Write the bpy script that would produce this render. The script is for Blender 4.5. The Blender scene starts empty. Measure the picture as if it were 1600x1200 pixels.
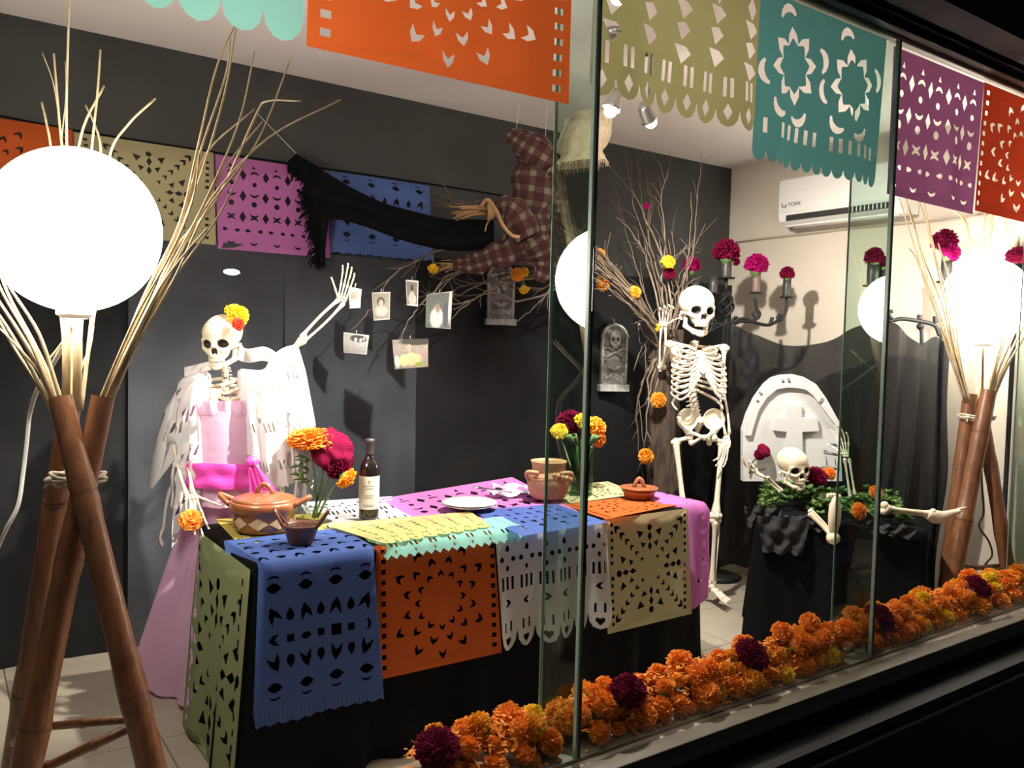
import bpy, bmesh, math, random
import numpy as np
from mathutils import Vector, Matrix, noise
from mathutils.geometry import delaunay_2d_cdt

random.seed(7)
SC = bpy.context.scene
COL = SC.collection
# ---------------------------------------------------------------- camera
# room axes: X runs along the shop window, Y goes into the display, Z is up
RX = np.array([0.81917199, 0.00666355, -0.57350924])
RY = np.array([-0.57300004, 0.05320499, -0.8178265])
RZ = np.array([0.02506393, 0.99856138, 0.04740225])
ROT = np.array([RX, RY, RZ])
FPX = 1291.0
CAM = np.array([0.0, 0.0, 1.4])
cam_data = bpy.data.cameras.new('camera')
cam_data.sensor_width = 36.0
cam_data.lens = 36.0 * FPX / 1600.0
cam_data.clip_start = 0.05
cam = bpy.data.objects.new('camera', cam_data)
COL.objects.link(cam)
M4 = Matrix.Identity(4)
for i in range(3):
    for j in range(3):
        M4[i][j] = ROT[i][j]
    M4[i][3] = CAM[i]
cam.matrix_world = M4
SC.camera = cam
# ---------------------------------------------------------------- world, exposure
W = bpy.data.worlds.new('night')
SC.world = W
W.use_nodes = True
W.node_tree.nodes['Background'].inputs[0].default_value = (0.35, 0.42, 0.6, 1)
W.node_tree.nodes['Background'].inputs[1].default_value = 0.02
SC.view_settings.view_transform = 'Standard'
SC.view_settings.look = 'None'
SC.view_settings.exposure = 0.25
SC.view_settings.gamma = 1.0
SC.view_settings.use_curve_mapping = False
SC.cycles.use_denoising = True
SC.cycles.max_bounces = 8
SC.cycles.diffuse_bounces = 4
SC.cycles.transparent_max_bounces = 24
SC.cycles.sample_clamp_indirect = 6.0
GLOBE_POWER = 27.0
SPOT_A, SPOT_B, SPOT_C = 300.0, 250.0, 480.0

# ---------------------------------------------------------------- geometry helpers
def ray(px, py):
    return ROT @ np.array([(px - 800.0) / FPX, -(py - 600.0) / FPX, -1.0])
def pt(px, py, t):
    return Vector(CAM + ray(px, py) * t)
def ony(px, py, y):
    r = ray(px, py); return Vector(CAM + r * (y / r[1]))
def onx(px, py, x):
    r = ray(px, py); return Vector(CAM + r * (x / r[0]))
def onz(px, py, z):
    r = ray(px, py); return Vector(CAM + r * ((z - CAM[2]) / r[2]))
U = Vector((0.82, -0.573, 0)).normalized()       # sideways as seen from the street
Wd = Vector((0.573, 0.82, 0)).normalized()       # away from the street corner
UP = Vector((0, 0, 1))
WL = {}

def link(o, parent=None):
    COL.objects.link(o)
    if parent is not None:
        o.parent = parent
    return o
def tag(o, label, cat, group=None, kind=None):
    if label: o['label'] = label
    if cat: o['category'] = cat
    if group: o['group'] = group
    if kind: o['kind'] = kind
    return o
def thing(name, loc, label, cat, group=None):
    o = bpy.data.objects.new(name, None)
    o.empty_display_size = 0.05
    COL.objects.link(o)
    o.location = loc
    WL[o] = Vector(loc)
    return tag(o, label, cat, group)
def mesh_from(name, verts, faces, mat, smooth=True, uv=None):
    me = bpy.data.meshes.new(name)
    me.from_pydata([tuple(v) for v in verts], [], faces)
    if smooth and len(me.polygons):
        me.polygons.foreach_set('use_smooth', [True] * len(me.polygons))
    if uv is not None:
        a = me.attributes.new('uvp', 'FLOAT_VECTOR', 'POINT')
        a.data.foreach_set('vector', [c for u in uv for c in (u[0], u[1], 0.0)])
    if mat: me.materials.append(mat)
    me.update()
    return me
def obj(name, me, parent=None, M=None, label=None):
    o = bpy.data.objects.new(name, me)
    link(o, parent)
    if M is not None:
        if parent is not None:
            o.matrix_basis = Matrix.Translation(-WL[parent]) @ M
        else:
            o.matrix_basis = M
    WL[o] = WL.get(parent, Vector((0, 0, 0)))
    if label: o['label'] = label
    return o
def axes(x, y, z, loc=(0, 0, 0), s=1.0):
    m = Matrix((Vector(x) * s, Vector(y) * s, Vector(z) * s)).transposed().to_4x4()
    m.translation = Vector(loc)
    return m

class MB:
    """collects shapes, then becomes one mesh object"""
    def __init__(self): self.v = []; self.f = []; self.uv = []
    def add(self, vs, fs, uv=None):
        b = len(self.v)
        self.v += [Vector(p) for p in vs]
        self.f += [tuple(i + b for i in f) for f in fs]
        self.uv += uv if uv is not None else [(p[0] + p[1], p[2]) for p in self.v[b:]]
        return self
    def box(self, c, size, M=None):
        x, y, z = [s / 2 for s in size]
        vs = [Vector((sx * x, sy * y, sz * z)) for sz in (-1, 1) for sx, sy in ((-1, -1), (1, -1), (1, 1), (-1, 1))]
        if M: vs = [M @ p for p in vs]
        vs = [p + Vector(c) for p in vs]
        return self.add(vs, [(3, 2, 1, 0), (4, 5, 6, 7), (0, 1, 5, 4), (1, 2, 6, 5), (2, 3, 7, 6), (3, 0, 4, 7)])
    def rbox(self, x0, x1, y0, y1, z0, z1, b=0.004):
        """box with chamfered edges"""
        c = ((x0 + x1) / 2, (y0 + y1) / 2, (z0 + z1) / 2)
        bm = bmesh.new()
        bmesh.ops.create_cube(bm, size=1.0)
        for v in bm.verts:
            v.co = Vector((v.co.x * (x1 - x0), v.co.y * (y1 - y0), v.co.z * (z1 - z0))) + Vector(c)
        bmesh.ops.bevel(bm, geom=bm.edges[:], offset=b, segments=2, profile=0.5, affect='EDGES')
        bm.verts.index_update()
        self.add([v.co.copy() for v in bm.verts], [tuple(v.index for v in f.verts) for f in bm.faces])
        bm.free()
        return self
    def tube(self, path, radii, seg=8, caps=True, flat=None):
        path = [Vector(p) for p in path]
        n = len(path)
        if not hasattr(radii, '__len__'): radii = [radii] * n
        t0 = (path[1] - path[0]).normalized()
        ref = Vector((0, 0, 1)) if abs(t0.z) < 0.9 else Vector((1, 0, 0))
        if flat is not None: ref = Vector(flat)
        a = (ref - t0 * ref.dot(t0)).normalized()
        vs, fs, uv = [], [], []
        L = 0.0
        for i in range(n):
            if i == 0: t = path[1] - path[0]
            elif i == n - 1: t = path[-1] - path[-2]
            else: t = path[i + 1] - path[i - 1]
            if t.length < 1e-9: t = t0
            t = t.normalized()
            a = (a - t * a.dot(t))
            a = a.normalized() if a.length > 1e-6 else t.orthogonal().normalized()
            bb = t.cross(a)
            if i: L += (path[i] - path[i - 1]).length
            for k in range(seg):
                an = 2 * math.pi * k / seg
                r = radii[i]
                ra, rb = (r, r) if not isinstance(r, tuple) else r
                vs.append(path[i] + a * (math.cos(an) * ra) + bb * (math.sin(an) * rb))
                uv.append((k / seg, L))
        for i in range(n - 1):
            for k in range(seg):
                k2 = (k + 1) % seg
                fs.append((i * seg + k, i * seg + k2, (i + 1) * seg + k2, (i + 1) * seg + k))
        if caps:
            fs.append(tuple(range(seg - 1, -1, -1)))
            fs.append(tuple((n - 1) * seg + k for k in range(seg)))
        return self.add(vs, fs, uv)
    def lathe(self, prof, base, axis=UP, seg=24, sx=1.0, sy=1.0, close=False):
        axis = Vector(axis).normalized()
        x = axis.orthogonal().normalized() if abs(axis.z) < 0.99 else Vector((1, 0, 0))
        y = axis.cross(x)
        vs, fs, uv = [], [], []
        for i, (r, h) in enumerate(prof):
            for k in range(seg):
                an = 2 * math.pi * k / seg
                vs.append(Vector(base) + axis * h + x * (math.cos(an) * r * sx) + y * (math.sin(an) * r * sy))
                uv.append((k / seg, h))
        for i in range(len(prof) - 1):
            for k in range(seg):
                k2 = (k + 1) % seg
                fs.append((i * seg + k, i * seg + k2, (i + 1) * seg + k2, (i + 1) * seg + k))
        if close:
            fs.append(tuple(range(seg - 1, -1, -1)))
            fs.append(tuple((len(prof) - 1) * seg + k for k in range(seg)))
        return self.add(vs, fs, uv)
    def ell(self, c, r, M=None, seg=12, rings=8, disp=None):
        if not hasattr(r, '__len__'): r = (r, r, r)
        vs, fs = [], []
        for i in range(rings + 1):
            th = math.pi * i / rings
            for k in range(seg):
                ph = 2 * math.pi * k / seg
                d = Vector((math.sin(th) * math.cos(ph), math.sin(th) * math.sin(ph), math.cos(th)))
                q = disp(d) if disp else 1.0
                p = Vector((d.x * r[0], d.y * r[1], d.z * r[2])) * q
                if M: p = M @ p
                vs.append(p + Vector(c))
        for i in range(rings):
            for k in range(seg):
                k2 = (k + 1) % seg
                fs.append((i * seg + k, (i + 1) * seg + k, (i + 1) * seg + k2, i * seg + k2))
        return self.add(vs, fs)
    def grid(self, fn, nu, nv):
        vs, fs, uv = [], [], []
        for j in range(nv + 1):
            for i in range(nu + 1):
                u, v = i / nu, j / nv
                vs.append(fn(u, v)); uv.append((u, v))
        for j in range(nv):
            for i in range(nu):
                a = j * (nu + 1) + i
                fs.append((a, a + 1, a + nu + 2, a + nu + 1))
        return self.add(vs, fs, uv)
    def prism(self, poly, fn, d):
        """extrude a 2D polygon; fn(x, y, depth) gives a point"""
        n = len(poly)
        vs = [fn(x, y, 0) for x, y in poly] + [fn(x, y, d) for x, y in poly]
        fs = [tuple(range(n)), tuple(range(2 * n - 1, n - 1, -1))]
        fs += [((i + 1) % n, i, n + i, n + (i + 1) % n) for i in range(n)]
        return self.add(vs, fs)
    def build(self, name, mat, parent=None, smooth=True, label=None):
        if parent is None:
            xs = [p.x for p in self.v]; ys = [p.y for p in self.v]; zs = [p.z for p in self.v]
            off = Vector(((min(xs) + max(xs)) / 2, (min(ys) + max(ys)) / 2, min(zs)))
        else:
            off = WL[parent]
        me = mesh_from(name, [p - off for p in self.v], self.f, mat, smooth, self.uv)
        o = bpy.data.objects.new(name, me)
        link(o, parent)
        if parent is None: o.location = off
        WL[o] = off
        if label: o['label'] = label
        return o

def catmull(P, n=6):
    P = [Vector(p) for p in P]
    Q = [P[0] * 2 - P[1]] + P + [P[-1] * 2 - P[-2]]
    out = []
    for i in range(1, len(Q) - 2):
        a, b, c, d = Q[i - 1], Q[i], Q[i + 1], Q[i + 2]
        for k in range(n):
            t = k / n
            out.append(0.5 * ((2 * b) + (c - a) * t + (2 * a - 5 * b + 4 * c - d) * t * t + (3 * b - a - 3 * c + d) * t ** 3))
    out.append(P[-1])
    return out
def lerp_list(L, t):
    x = t * (len(L) - 1)
    i = min(int(x), len(L) - 2)
    return L[i] * (1 - (x - i)) + L[i + 1] * (x - i)

# ---- signed distance modelling (bones, sacks): surface nets over a numpy grid
def sd_ell(P, c, r):
    q = (P - np.array(c)) / np.array(r)
    k = np.sqrt((q ** 2).sum(-1))
    return (k - 1.0) * min(r)
def sd_cap(P, a, b, ra, rb=None):
    rb = ra if rb is None else rb
    a = np.array(a, float); b = np.array(b, float)
    ab = b - a
    h = np.clip(((P - a) @ ab) / (ab @ ab), 0, 1)
    return np.sqrt(((P - (a + h[..., None] * ab)) ** 2).sum(-1)) - (ra + (rb - ra) * h)
def smin(a, b, k):
    h = np.clip(0.5 + 0.5 * (b - a) / k, 0, 1)
    return b + (a - b) * h - k * h * (1 - h)
def smax(a, b, k): return -smin(-a, -b, k)
def surface_nets(fn, lo, hi, h):
    lo = np.array(lo, float); hi = np.array(hi, float)
    n = np.ceil((hi - lo) / h).astype(int) + 1
    g = np.stack(np.meshgrid(*[lo[i] + h * np.arange(n[i]) for i in range(3)], indexing='ij'), -1)
    F = fn(g)
    s = F < 0
    cn = n - 1
    acc = np.zeros((*cn, 3)); cnt = np.zeros(cn)
    corner = lambda A, o: A[o[0]:o[0] + cn[0], o[1]:o[1] + cn[1], o[2]:o[2] + cn[2]]
    offs = [(a, b, c) for a in (0, 1) for b in (0, 1) for c in (0, 1)]
    for o in offs:
        for ax in range(3):
            if o[ax]: continue
            q = list(o); q[ax] = 1
            fa, fb = corner(F, o), corner(F, q)
            m = corner(s, o) != corner(s, q)
            t = np.where(m, fa / np.where(m, fa - fb, 1), 0)
            pnt = np.array(o, float)[None, None, None, :] + t[..., None] * np.eye(3)[ax]
            acc += np.where(m[..., None], pnt, 0); cnt += m
    act = cnt > 0
    idx = -np.ones(cn, int); idx[act] = np.arange(act.sum())
    base = np.stack(np.meshgrid(*[np.arange(c) for c in cn], indexing='ij'), -1)
    V = lo + h * (base[act] + acc[act] / cnt[act][:, None])
    faces = []
    for ax in range(3):
        b_, c_ = (ax + 1) % 3, (ax + 2) % 3
        sl0 = [slice(1, cn[k]) for k in range(3)]; sl0[ax] = slice(0, cn[ax])
        sl1 = list(sl0); sl1[ax] = slice(1, cn[ax] + 1)
        s0, s1 = s[tuple(sl0)], s[tuple(sl1)]
        I = np.argwhere(s0 != s1)
        if not len(I): continue
        flip = s0[tuple(I.T)]
        pos = I.copy()
        for k in range(3):
            if k != ax: pos[:, k] += 1
        def cell(db, dc):
            q = pos.copy(); q[:, b_] -= db; q[:, c_] -= dc
            return idx[tuple(q.T)]
        q = np.stack([cell(1, 1), cell(0, 1), cell(0, 0), cell(1, 0)], 1)
        q[~flip] = q[~flip][:, ::-1]
        faces.append(q)
    return V, np.concatenate(faces).tolist()

# ---------------------------------------------------------------- materials
def mat(name, col, rough=0.6, metal=0.0, noise_=None, bump=None, transl=0.0, coat=0.0, spec=0.5, sheen=0.0, stretch=None, alpha=None):
    m = bpy.data.materials.new(name)
    m.use_nodes = True
    nt = m.node_tree; N = nt.nodes; L = nt.links
    b = N['Principled BSDF']
    c = (*col, 1.0)
    b.inputs['Base Color'].default_value = c
    b.inputs['Roughness'].default_value = rough
    b.inputs['Metallic'].default_value = metal
    b.inputs['Specular IOR Level'].default_value = spec
    if coat: b.inputs['Coat Weight'].default_value = coat; b.inputs['Coat Roughness'].default_value = 0.12
    if sheen: b.inputs['Sheen Weight'].default_value = sheen; b.inputs['Sheen Roughness'].default_value = 0.5
    co = N.new('ShaderNodeTexCoord'); src = co.outputs['Object']
    if stretch:
        mp = N.new('ShaderNodeMapping'); mp.inputs['Scale'].default_value = stretch
        L.new(src, mp.inputs[0]); src = mp.outputs[0]
    colsock = None
    if noise_:
        sc, col2, lo, hi = noise_
        t = N.new('ShaderNodeTexNoise'); t.inputs['Scale'].default_value = sc; t.inputs['Detail'].default_value = 6
        L.new(src, t.inputs['Vector'])
        r = N.new('ShaderNodeValToRGB')
        r.color_ramp.elements[0].position = lo; r.color_ramp.elements[0].color = c
        r.color_ramp.elements[1].position = hi; r.color_ramp.elements[1].color = (*col2, 1)
        L.new(t.outputs['Fac'], r.inputs[0]); L.new(r.outputs[0], b.inputs['Base Color'])
        colsock = r.outputs[0]
    if bump:
        sc, st = bump
        t2 = N.new('ShaderNodeTexNoise'); t2.inputs['Scale'].default_value = sc; t2.inputs['Detail'].default_value = 5
        L.new(src, t2.inputs['Vector'])
        bp = N.new('ShaderNodeBump'); bp.inputs['Strength'].default_value = st; bp.inputs['Distance'].default_value = 0.01
        L.new(t2.outputs['Fac'], bp.inputs['Height']); L.new(bp.outputs[0], b.inputs['Normal'])
    out = N['Material Output']
    sh = b.outputs[0]
    if transl:
        tr = N.new('ShaderNodeBsdfTranslucent'); tr.inputs[0].default_value = c
        if colsock: L.new(colsock, tr.inputs[0])
        mx = N.new('ShaderNodeMixShader'); mx.inputs[0].default_value = transl
        L.new(sh, mx.inputs[1]); L.new(tr.outputs[0], mx.inputs[2]); sh = mx.outputs[0]
    if alpha is not None:
        tp = N.new('ShaderNodeBsdfTransparent')
        mx = N.new('ShaderNodeMixShader'); mx.inputs[0].default_value = alpha
        L.new(tp.outputs[0], mx.inputs[1]); L.new(sh, mx.inputs[2]); sh = mx.outputs[0]
    L.new(sh, out.inputs[0])
    return m
def emit(name, col, st):
    m = bpy.data.materials.new(name); m.use_nodes = True
    N = m.node_tree.nodes; N.clear()
    e = N.new('ShaderNodeEmission'); e.inputs[0].default_value = (*col, 1); e.inputs[1].default_value = st
    o = N.new('ShaderNodeOutputMaterial'); m.node_tree.links.new(e.outputs[0], o.inputs[0])
    return m
def thin_glass(name, tint, ior=1.5, gain=1.0, rough=0.0):
    m = bpy.data.materials.new(name); m.use_nodes = True
    nt = m.node_tree; N = nt.nodes; L = nt.links; N.clear()
    t = N.new('ShaderNodeBsdfTransparent'); t.inputs[0].default_value = (*tint, 1)
    g = N.new('ShaderNodeBsdfGlossy'); g.inputs['Roughness'].default_value = rough
    # Schlick reflectance of a thin pane, the same from both sides
    f = N.new('ShaderNodeLayerWeight'); f.inputs[0].default_value = 0.5
    pw = N.new('ShaderNodeMath'); pw.operation = 'POWER'; pw.inputs[1].default_value = 5.0
    L.new(f.outputs['Facing'], pw.inputs[0])
    r0 = ((ior - 1) / (ior + 1)) ** 2
    k = N.new('ShaderNodeMath'); k.operation = 'MULTIPLY_ADD'; k.inputs[1].default_value = (1 - r0) * gain; k.inputs[2].default_value = r0 * gain; k.use_clamp = True
    mx = N.new('ShaderNodeMixShader'); o = N.new('ShaderNodeOutputMaterial')
    L.new(pw.outputs[0], k.inputs[0]); L.new(k.outputs[0], mx.inputs[0])
    L.new(t.outputs[0], mx.inputs[1]); L.new(g.outputs[0], mx.inputs[2]); L.new(mx.outputs[0], o.inputs[0])
    return m
def paper(name, col, tr=0.5):
    return mat(name, col, rough=0.75, bump=(35, 0.12), transl=tr, spec=0.2)

BONE = mat('bone', (0.78, 0.68, 0.50), 0.5, noise_=(22, (0.55, 0.42, 0.26), 0.45, 0.8), bump=(60, 0.15))
BONE_W = mat('pale_bone', (0.84, 0.76, 0.62), 0.5, noise_=(22, (0.62, 0.50, 0.34), 0.5, 0.85), bump=(60, 0.15))
SOCKET = mat('socket_dark', (0.035, 0.028, 0.02), 0.8)
TOOTH = mat('tooth', (0.80, 0.70, 0.52), 0.4, noise_=(60, (0.6, 0.45, 0.28), 0.5, 0.8))
BAMBOO = mat('bamboo', (0.22, 0.085, 0.034), 0.38, noise_=(9, (0.11, 0.044, 0.019), 0.4, 0.72), bump=(30, 0.12), coat=0.25, stretch=(6, 6, 0.7))
BAMBOO_RIM = mat('bamboo_rim', (0.40, 0.22, 0.09), 0.6)
BAMBOO_NODE = mat('bamboo_node', (0.12, 0.05, 0.02), 0.6)
STICK = mat('stick', (0.64, 0.52, 0.33), 0.65, noise_=(25, (0.46, 0.34, 0.19), 0.4, 0.7), stretch=(3, 3, 0.8))
TWINE = mat('twine', (0.50, 0.44, 0.33), 0.8, bump=(120, 0.4))
GLOBE = emit('lit_globe', (1.0, 0.93, 0.82), GLOBE_POWER)
BLACK_CLOTH = mat('black_cloth', (0.0045, 0.0045, 0.005), 0.9, bump=(160, 0.15), spec=0.08)
CURTAIN_LIT = mat('lit_black_curtain', (0.032, 0.035, 0.041), 0.7, noise_=(3, (0.052, 0.056, 0.065), 0.4, 0.7), bump=(14, 0.25), spec=0.3)  # black cloth with the spot-lit gray of the middle panels put into its colour
CURTAIN_SHADED = mat('shaded_black_curtain', (0.008, 0.008, 0.009), 0.75, noise_=(3, (0.014, 0.014, 0.015), 0.4, 0.7), bump=(14, 0.25), spec=0.2)  # same cloth, colour darkened to hold the shade on the outer panels
IRON = mat('black_iron', (0.012, 0.012, 0.012), 0.5, bump=(40, 0.2), spec=0.25)
CANDLE = mat('black_candle', (0.028, 0.027, 0.025), 0.45)
CANDLE_B = mat('brown_candle', (0.14, 0.085, 0.07), 0.5)
MAGENTA = mat('magenta_velvet', (0.72, 0.008, 0.24), 0.8, noise_=(70, (0.42, 0.006, 0.10), 0.4, 0.65), bump=(140, 0.8), spec=0.1, transl=0.1)
CRIMSON = mat('crimson_velvet', (0.34, 0.006, 0.06), 0.8, noise_=(70, (0.24, 0.006, 0.05), 0.4, 0.65), bump=(140, 0.8), spec=0.1, transl=0.1)
ORANGE_F = mat('marigold_orange', (0.93, 0.35, 0.035), 0.7, noise_=(40, (0.88, 0.26, 0.02), 0.4, 0.7), transl=0.25)
AMBER_F = mat('marigold_amber', (0.92, 0.46, 0.03), 0.7, noise_=(40, (0.86, 0.33, 0.02), 0.4, 0.7), transl=0.25)
YELLOW_F = mat('marigold_yellow', (0.93, 0.70, 0.03), 0.7, noise_=(40, (0.88, 0.55, 0.02), 0.4, 0.7), transl=0.25)
RED_F = mat('red_paper_flower', (0.80, 0.06, 0.02), 0.7, transl=0.2)
STEM = mat('green_stem', (0.10, 0.17, 0.045), 0.6, noise_=(30, (0.05, 0.10, 0.03), 0.4, 0.7))
LEAF = mat('green_leaf', (0.075, 0.17, 0.03), 0.55, noise_=(25, (0.16, 0.26, 0.06), 0.4, 0.75), transl=0.2)
CLAY = mat('clay', (0.32, 0.105, 0.042), 0.28, noise_=(16, (0.25, 0.078, 0.03), 0.4, 0.7), coat=0.35)
CLAY_PALE = mat('pale_clay', (0.50, 0.27, 0.14), 0.6, noise_=(14, (0.40, 0.19, 0.09), 0.4, 0.7))
CLAY_CREAM = mat('cream_slip', (0.52, 0.36, 0.20), 0.5)
CLAY_DARK = mat('dark_clay', (0.13, 0.045, 0.025), 0.4, noise_=(20, (0.09, 0.03, 0.02), 0.4, 0.7), coat=0.2)
MOLE = mat('mole_sauce', (0.05, 0.013, 0.008), 0.3, bump=(60, 0.6))
WOOD_DK = mat('table_wood', (0.22, 0.14, 0.08), 0.6, noise_=(6, (0.14, 0.08, 0.04), 0.4, 0.7), stretch=(1, 12, 1))
STEEL = mat('steel', (0.55, 0.55, 0.55), 0.3, metal=0.9)
WHITE_P = mat('white_plastic', (0.78, 0.76, 0.72), 0.35)
PORCELAIN = mat('porcelain', (0.82, 0.80, 0.80), 0.15, coat=0.3)
DARK = mat('dark_void', (0.02, 0.02, 0.02), 0.6)
BARK = mat('bark', (0.085, 0.055, 0.036), 0.9, noise_=(14, (0.030, 0.020, 0.014), 0.38, 0.62), bump=(22, 1.0), stretch=(3.0, 3.0, 0.6))
TWIG = mat('twig', (0.10, 0.070, 0.046), 0.8, noise_=(30, (0.17, 0.125, 0.09), 0.4, 0.7))
TWIG_P = mat('pale_twig', (0.26, 0.21, 0.165), 0.8, noise_=(30, (0.15, 0.115, 0.085), 0.4, 0.7))
STRAW = mat('straw', (0.42, 0.25, 0.10), 0.8, noise_=(40, (0.28, 0.15, 0.06), 0.4, 0.7))
BURLAP = mat('burlap', (0.70, 0.58, 0.42), 0.9, noise_=(40, (0.54, 0.42, 0.28), 0.4, 0.7), bump=(150, 0.6))
STONE_G = mat('gray_foam_stone', (0.23, 0.23, 0.21), 0.8, noise_=(18, (0.10, 0.10, 0.095), 0.4, 0.65), bump=(40, 0.4))
STONE_L = mat('silver_brushed_stone', (0.44, 0.44, 0.41), 0.7, noise_=(25, (0.24, 0.24, 0.22), 0.4, 0.7), bump=(40, 0.4))
STONE_W = mat('white_stone', (0.58, 0.58, 0.57), 0.8, noise_=(5, (0.42, 0.42, 0.41), 0.55, 0.8), bump=(30, 0.15))
SOOT = mat('dark_smudge', (0.16, 0.16, 0.155), 0.9, noise_=(30, (0.40, 0.40, 0.39), 0.4, 0.65))
CORD_W = mat('white_cord', (0.72, 0.70, 0.66), 0.5)
GLASS_V = thin_glass('vase_glass', (0.90, 0.94, 0.92), 1.5, 1.0, 0.02)
GLASS_G = thin_glass('green_vase_glass', (0.52, 0.68, 0.56), 1.5, 1.0, 0.02)
STRING = mat('nylon_string', (0.7, 0.7, 0.7), 0.4)
# ================================================================ STRUCTURE
YG, YB, XR, XL, ZC = 1.52, 4.0, 4.67, -0.85, 2.69
SILL = 0.38
FINS = (1.295, 2.57, 3.845)
def struct(o): o['kind'] = 'structure'; return o
TILE = mat('beige_tile', (0.40, 0.345, 0.27), 0.35, noise_=(5, (0.35, 0.30, 0.235), 0.4, 0.7))
GROUT = mat('grout', (0.22, 0.18, 0.14), 0.9)
PAINT_BLACK = mat('black_wall_paint', (0.034, 0.034, 0.031), 0.75, noise_=(2.5, (0.048, 0.049, 0.047), 0.4, 0.75), bump=(90, 0.15))
PAINT_BEIGE = mat('beige_wall_paint', (0.58, 0.51, 0.42), 0.7, noise_=(1.5, (0.545, 0.475, 0.39), 0.4, 0.7), bump=(120, 0.05))
PAINT_WHITE = mat('ceiling_paint', (0.86, 0.81, 0.77), 0.8)
SILL_M = mat('sill_metal', (0.22, 0.185, 0.13), 0.5, noise_=(6, (0.18, 0.15, 0.105), 0.4, 0.7))
FRAME_D = mat('dark_frame', (0.045, 0.035, 0.03), 0.35, metal=0.5)
FRAME_L = mat('pale_frame_strip', (0.50, 0.43, 0.34), 0.5)
FACADE = mat('black_facade', (0.016, 0.013, 0.017), 0.6, noise_=(3, (0.028, 0.022, 0.024), 0.4, 0.7))
LEDGE = mat('facade_ledge', (0.24, 0.23, 0.23), 0.6)
GASKET = mat('gasket', (0.02, 0.018, 0.015), 0.7)
ASPHALT = mat('asphalt', (0.05, 0.05, 0.05), 0.9, bump=(80, 0.4))

fl = struct(MB().box(((XL + XR) / 2, (YG + YB) / 2, -0.06), (XR - XL, YB - YG, 0.108)).build('floor', GROUT, smooth=False))
tw = 0.413
tb = MB().rbox(-tw / 2 + 0.002, tw / 2 - 0.002, -tw / 2 + 0.002, tw / 2 - 0.002, -0.008, 0.0, 0.0015)
tme = mesh_from('tile', tb.v, tb.f, TILE, False)
for i in range(-3, 11):
    for j in range(-4, 3):
        x = 0.23 + tw * (i + 0.5); y = 2.985 + tw * (j + 0.5)
        if x - tw / 2 < XL - 0.25 or x + tw / 2 > XR + 0.3 or y + tw / 2 < YG or y - tw / 2 > YB: continue
        x0, x1 = max(x - tw / 2, XL), min(x + tw / 2, XR); y0, y1 = max(y - tw / 2, YG + 0.3), min(y + tw / 2, YB)
        if x1 - x0 < 0.03 or y1 - y0 < 0.03: continue
        M = Matrix.Translation(((x0 + x1) / 2, (y0 + y1) / 2, 0)) @ Matrix.Diagonal(((x1 - x0) / tw, (y1 - y0) / tw, 1, 1))
        obj('tile', tme, fl, M)
struct(MB().box(((XL + XR) / 2, (YG + YB) / 2, ZC + 0.04), (XR - XL + 0.3, YB - YG + 0.3, 0.08)).build('ceiling', PAINT_WHITE, smooth=False))
struct(MB().box(((XL + XR) / 2, YB + 0.05, ZC / 2), (XR - XL + 0.2, 0.1, ZC)).build('wall_back', PAINT_BLACK, smooth=False))
struct(MB().box((XR + 0.05, (YG + YB) / 2 - 0.05, ZC / 2), (0.1, YB - YG + 0.1, ZC)).build('wall_right', PAINT_BEIGE, smooth=False))
struct(MB().box((XL - 0.05, (YG + YB) / 2, ZC / 2), (0.1, YB - YG, ZC)).build('wall_left', PAINT_BLACK, smooth=False))
# low wall below the glass: room side and street side
struct(MB().box(((XL + XR) / 2, YG + 0.1, SILL / 2 - 0.1), (XR - XL, 0.22, SILL + 0.2 - 0.02)).build('wall_front', PAINT_BEIGE, smooth=False))
fc = MB()
fc.box((2.0, YG - 0.085, -0.03), (7.0, 0.15, 0.62))
struct(fc.build('wall_facade', FACADE, smooth=False))
lg = MB(); lg.rbox(-1.5, 5.5, YG - 0.172, YG - 0.159, 0.230, 0.241, 0.003)
struct(lg.build('trim_1', LEDGE))
sl = MB()
sl.rbox(XL, XR, YG + 0.012, YG + 0.215, SILL - 0.02, SILL, 0.003)
sl.rbox(XL, XR, YG - 0.07, YG - 0.014, SILL - 0.03, SILL - 0.004, 0.003)
sl.box((XL / 2 + XR / 2, YG, SILL - 0.022), (XR - XL, 0.05, 0.012))
struct(sl.build('trim_2', SILL_M))
# head of the window: dark fascia, pale inner strip
hd = MB()
hd.box((2.0, YG - 0.11, 2.62), (7.0, 0.14, 0.32))
hd.box((2.0, YG - 0.045, 2.475), (7.0, 0.05, 0.03))
struct(hd.build('wall_fascia', FACADE, smooth=False))
tr = MB(); tr.rbox(XL, XR, YG - 0.02, YG + 0.02, 2.435, 2.462, 0.003)
struct(tr.build('trim_3', FRAME_D))
tr = MB(); tr.rbox(XL, XR, YG + 0.021, YG + 0.05, 2.425, 2.47, 0.003); tr.box(((XL + XR) / 2, YG + 0.04, 2.58), (XR - XL, 0.02, 0.22))
struct(tr.build('trim_4', FRAME_L))
struct(MB().box((2.0, -3.0, -0.30), (16.0, 9.0, 0.04)).build('floor_street', ASPHALT, smooth=False))

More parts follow.
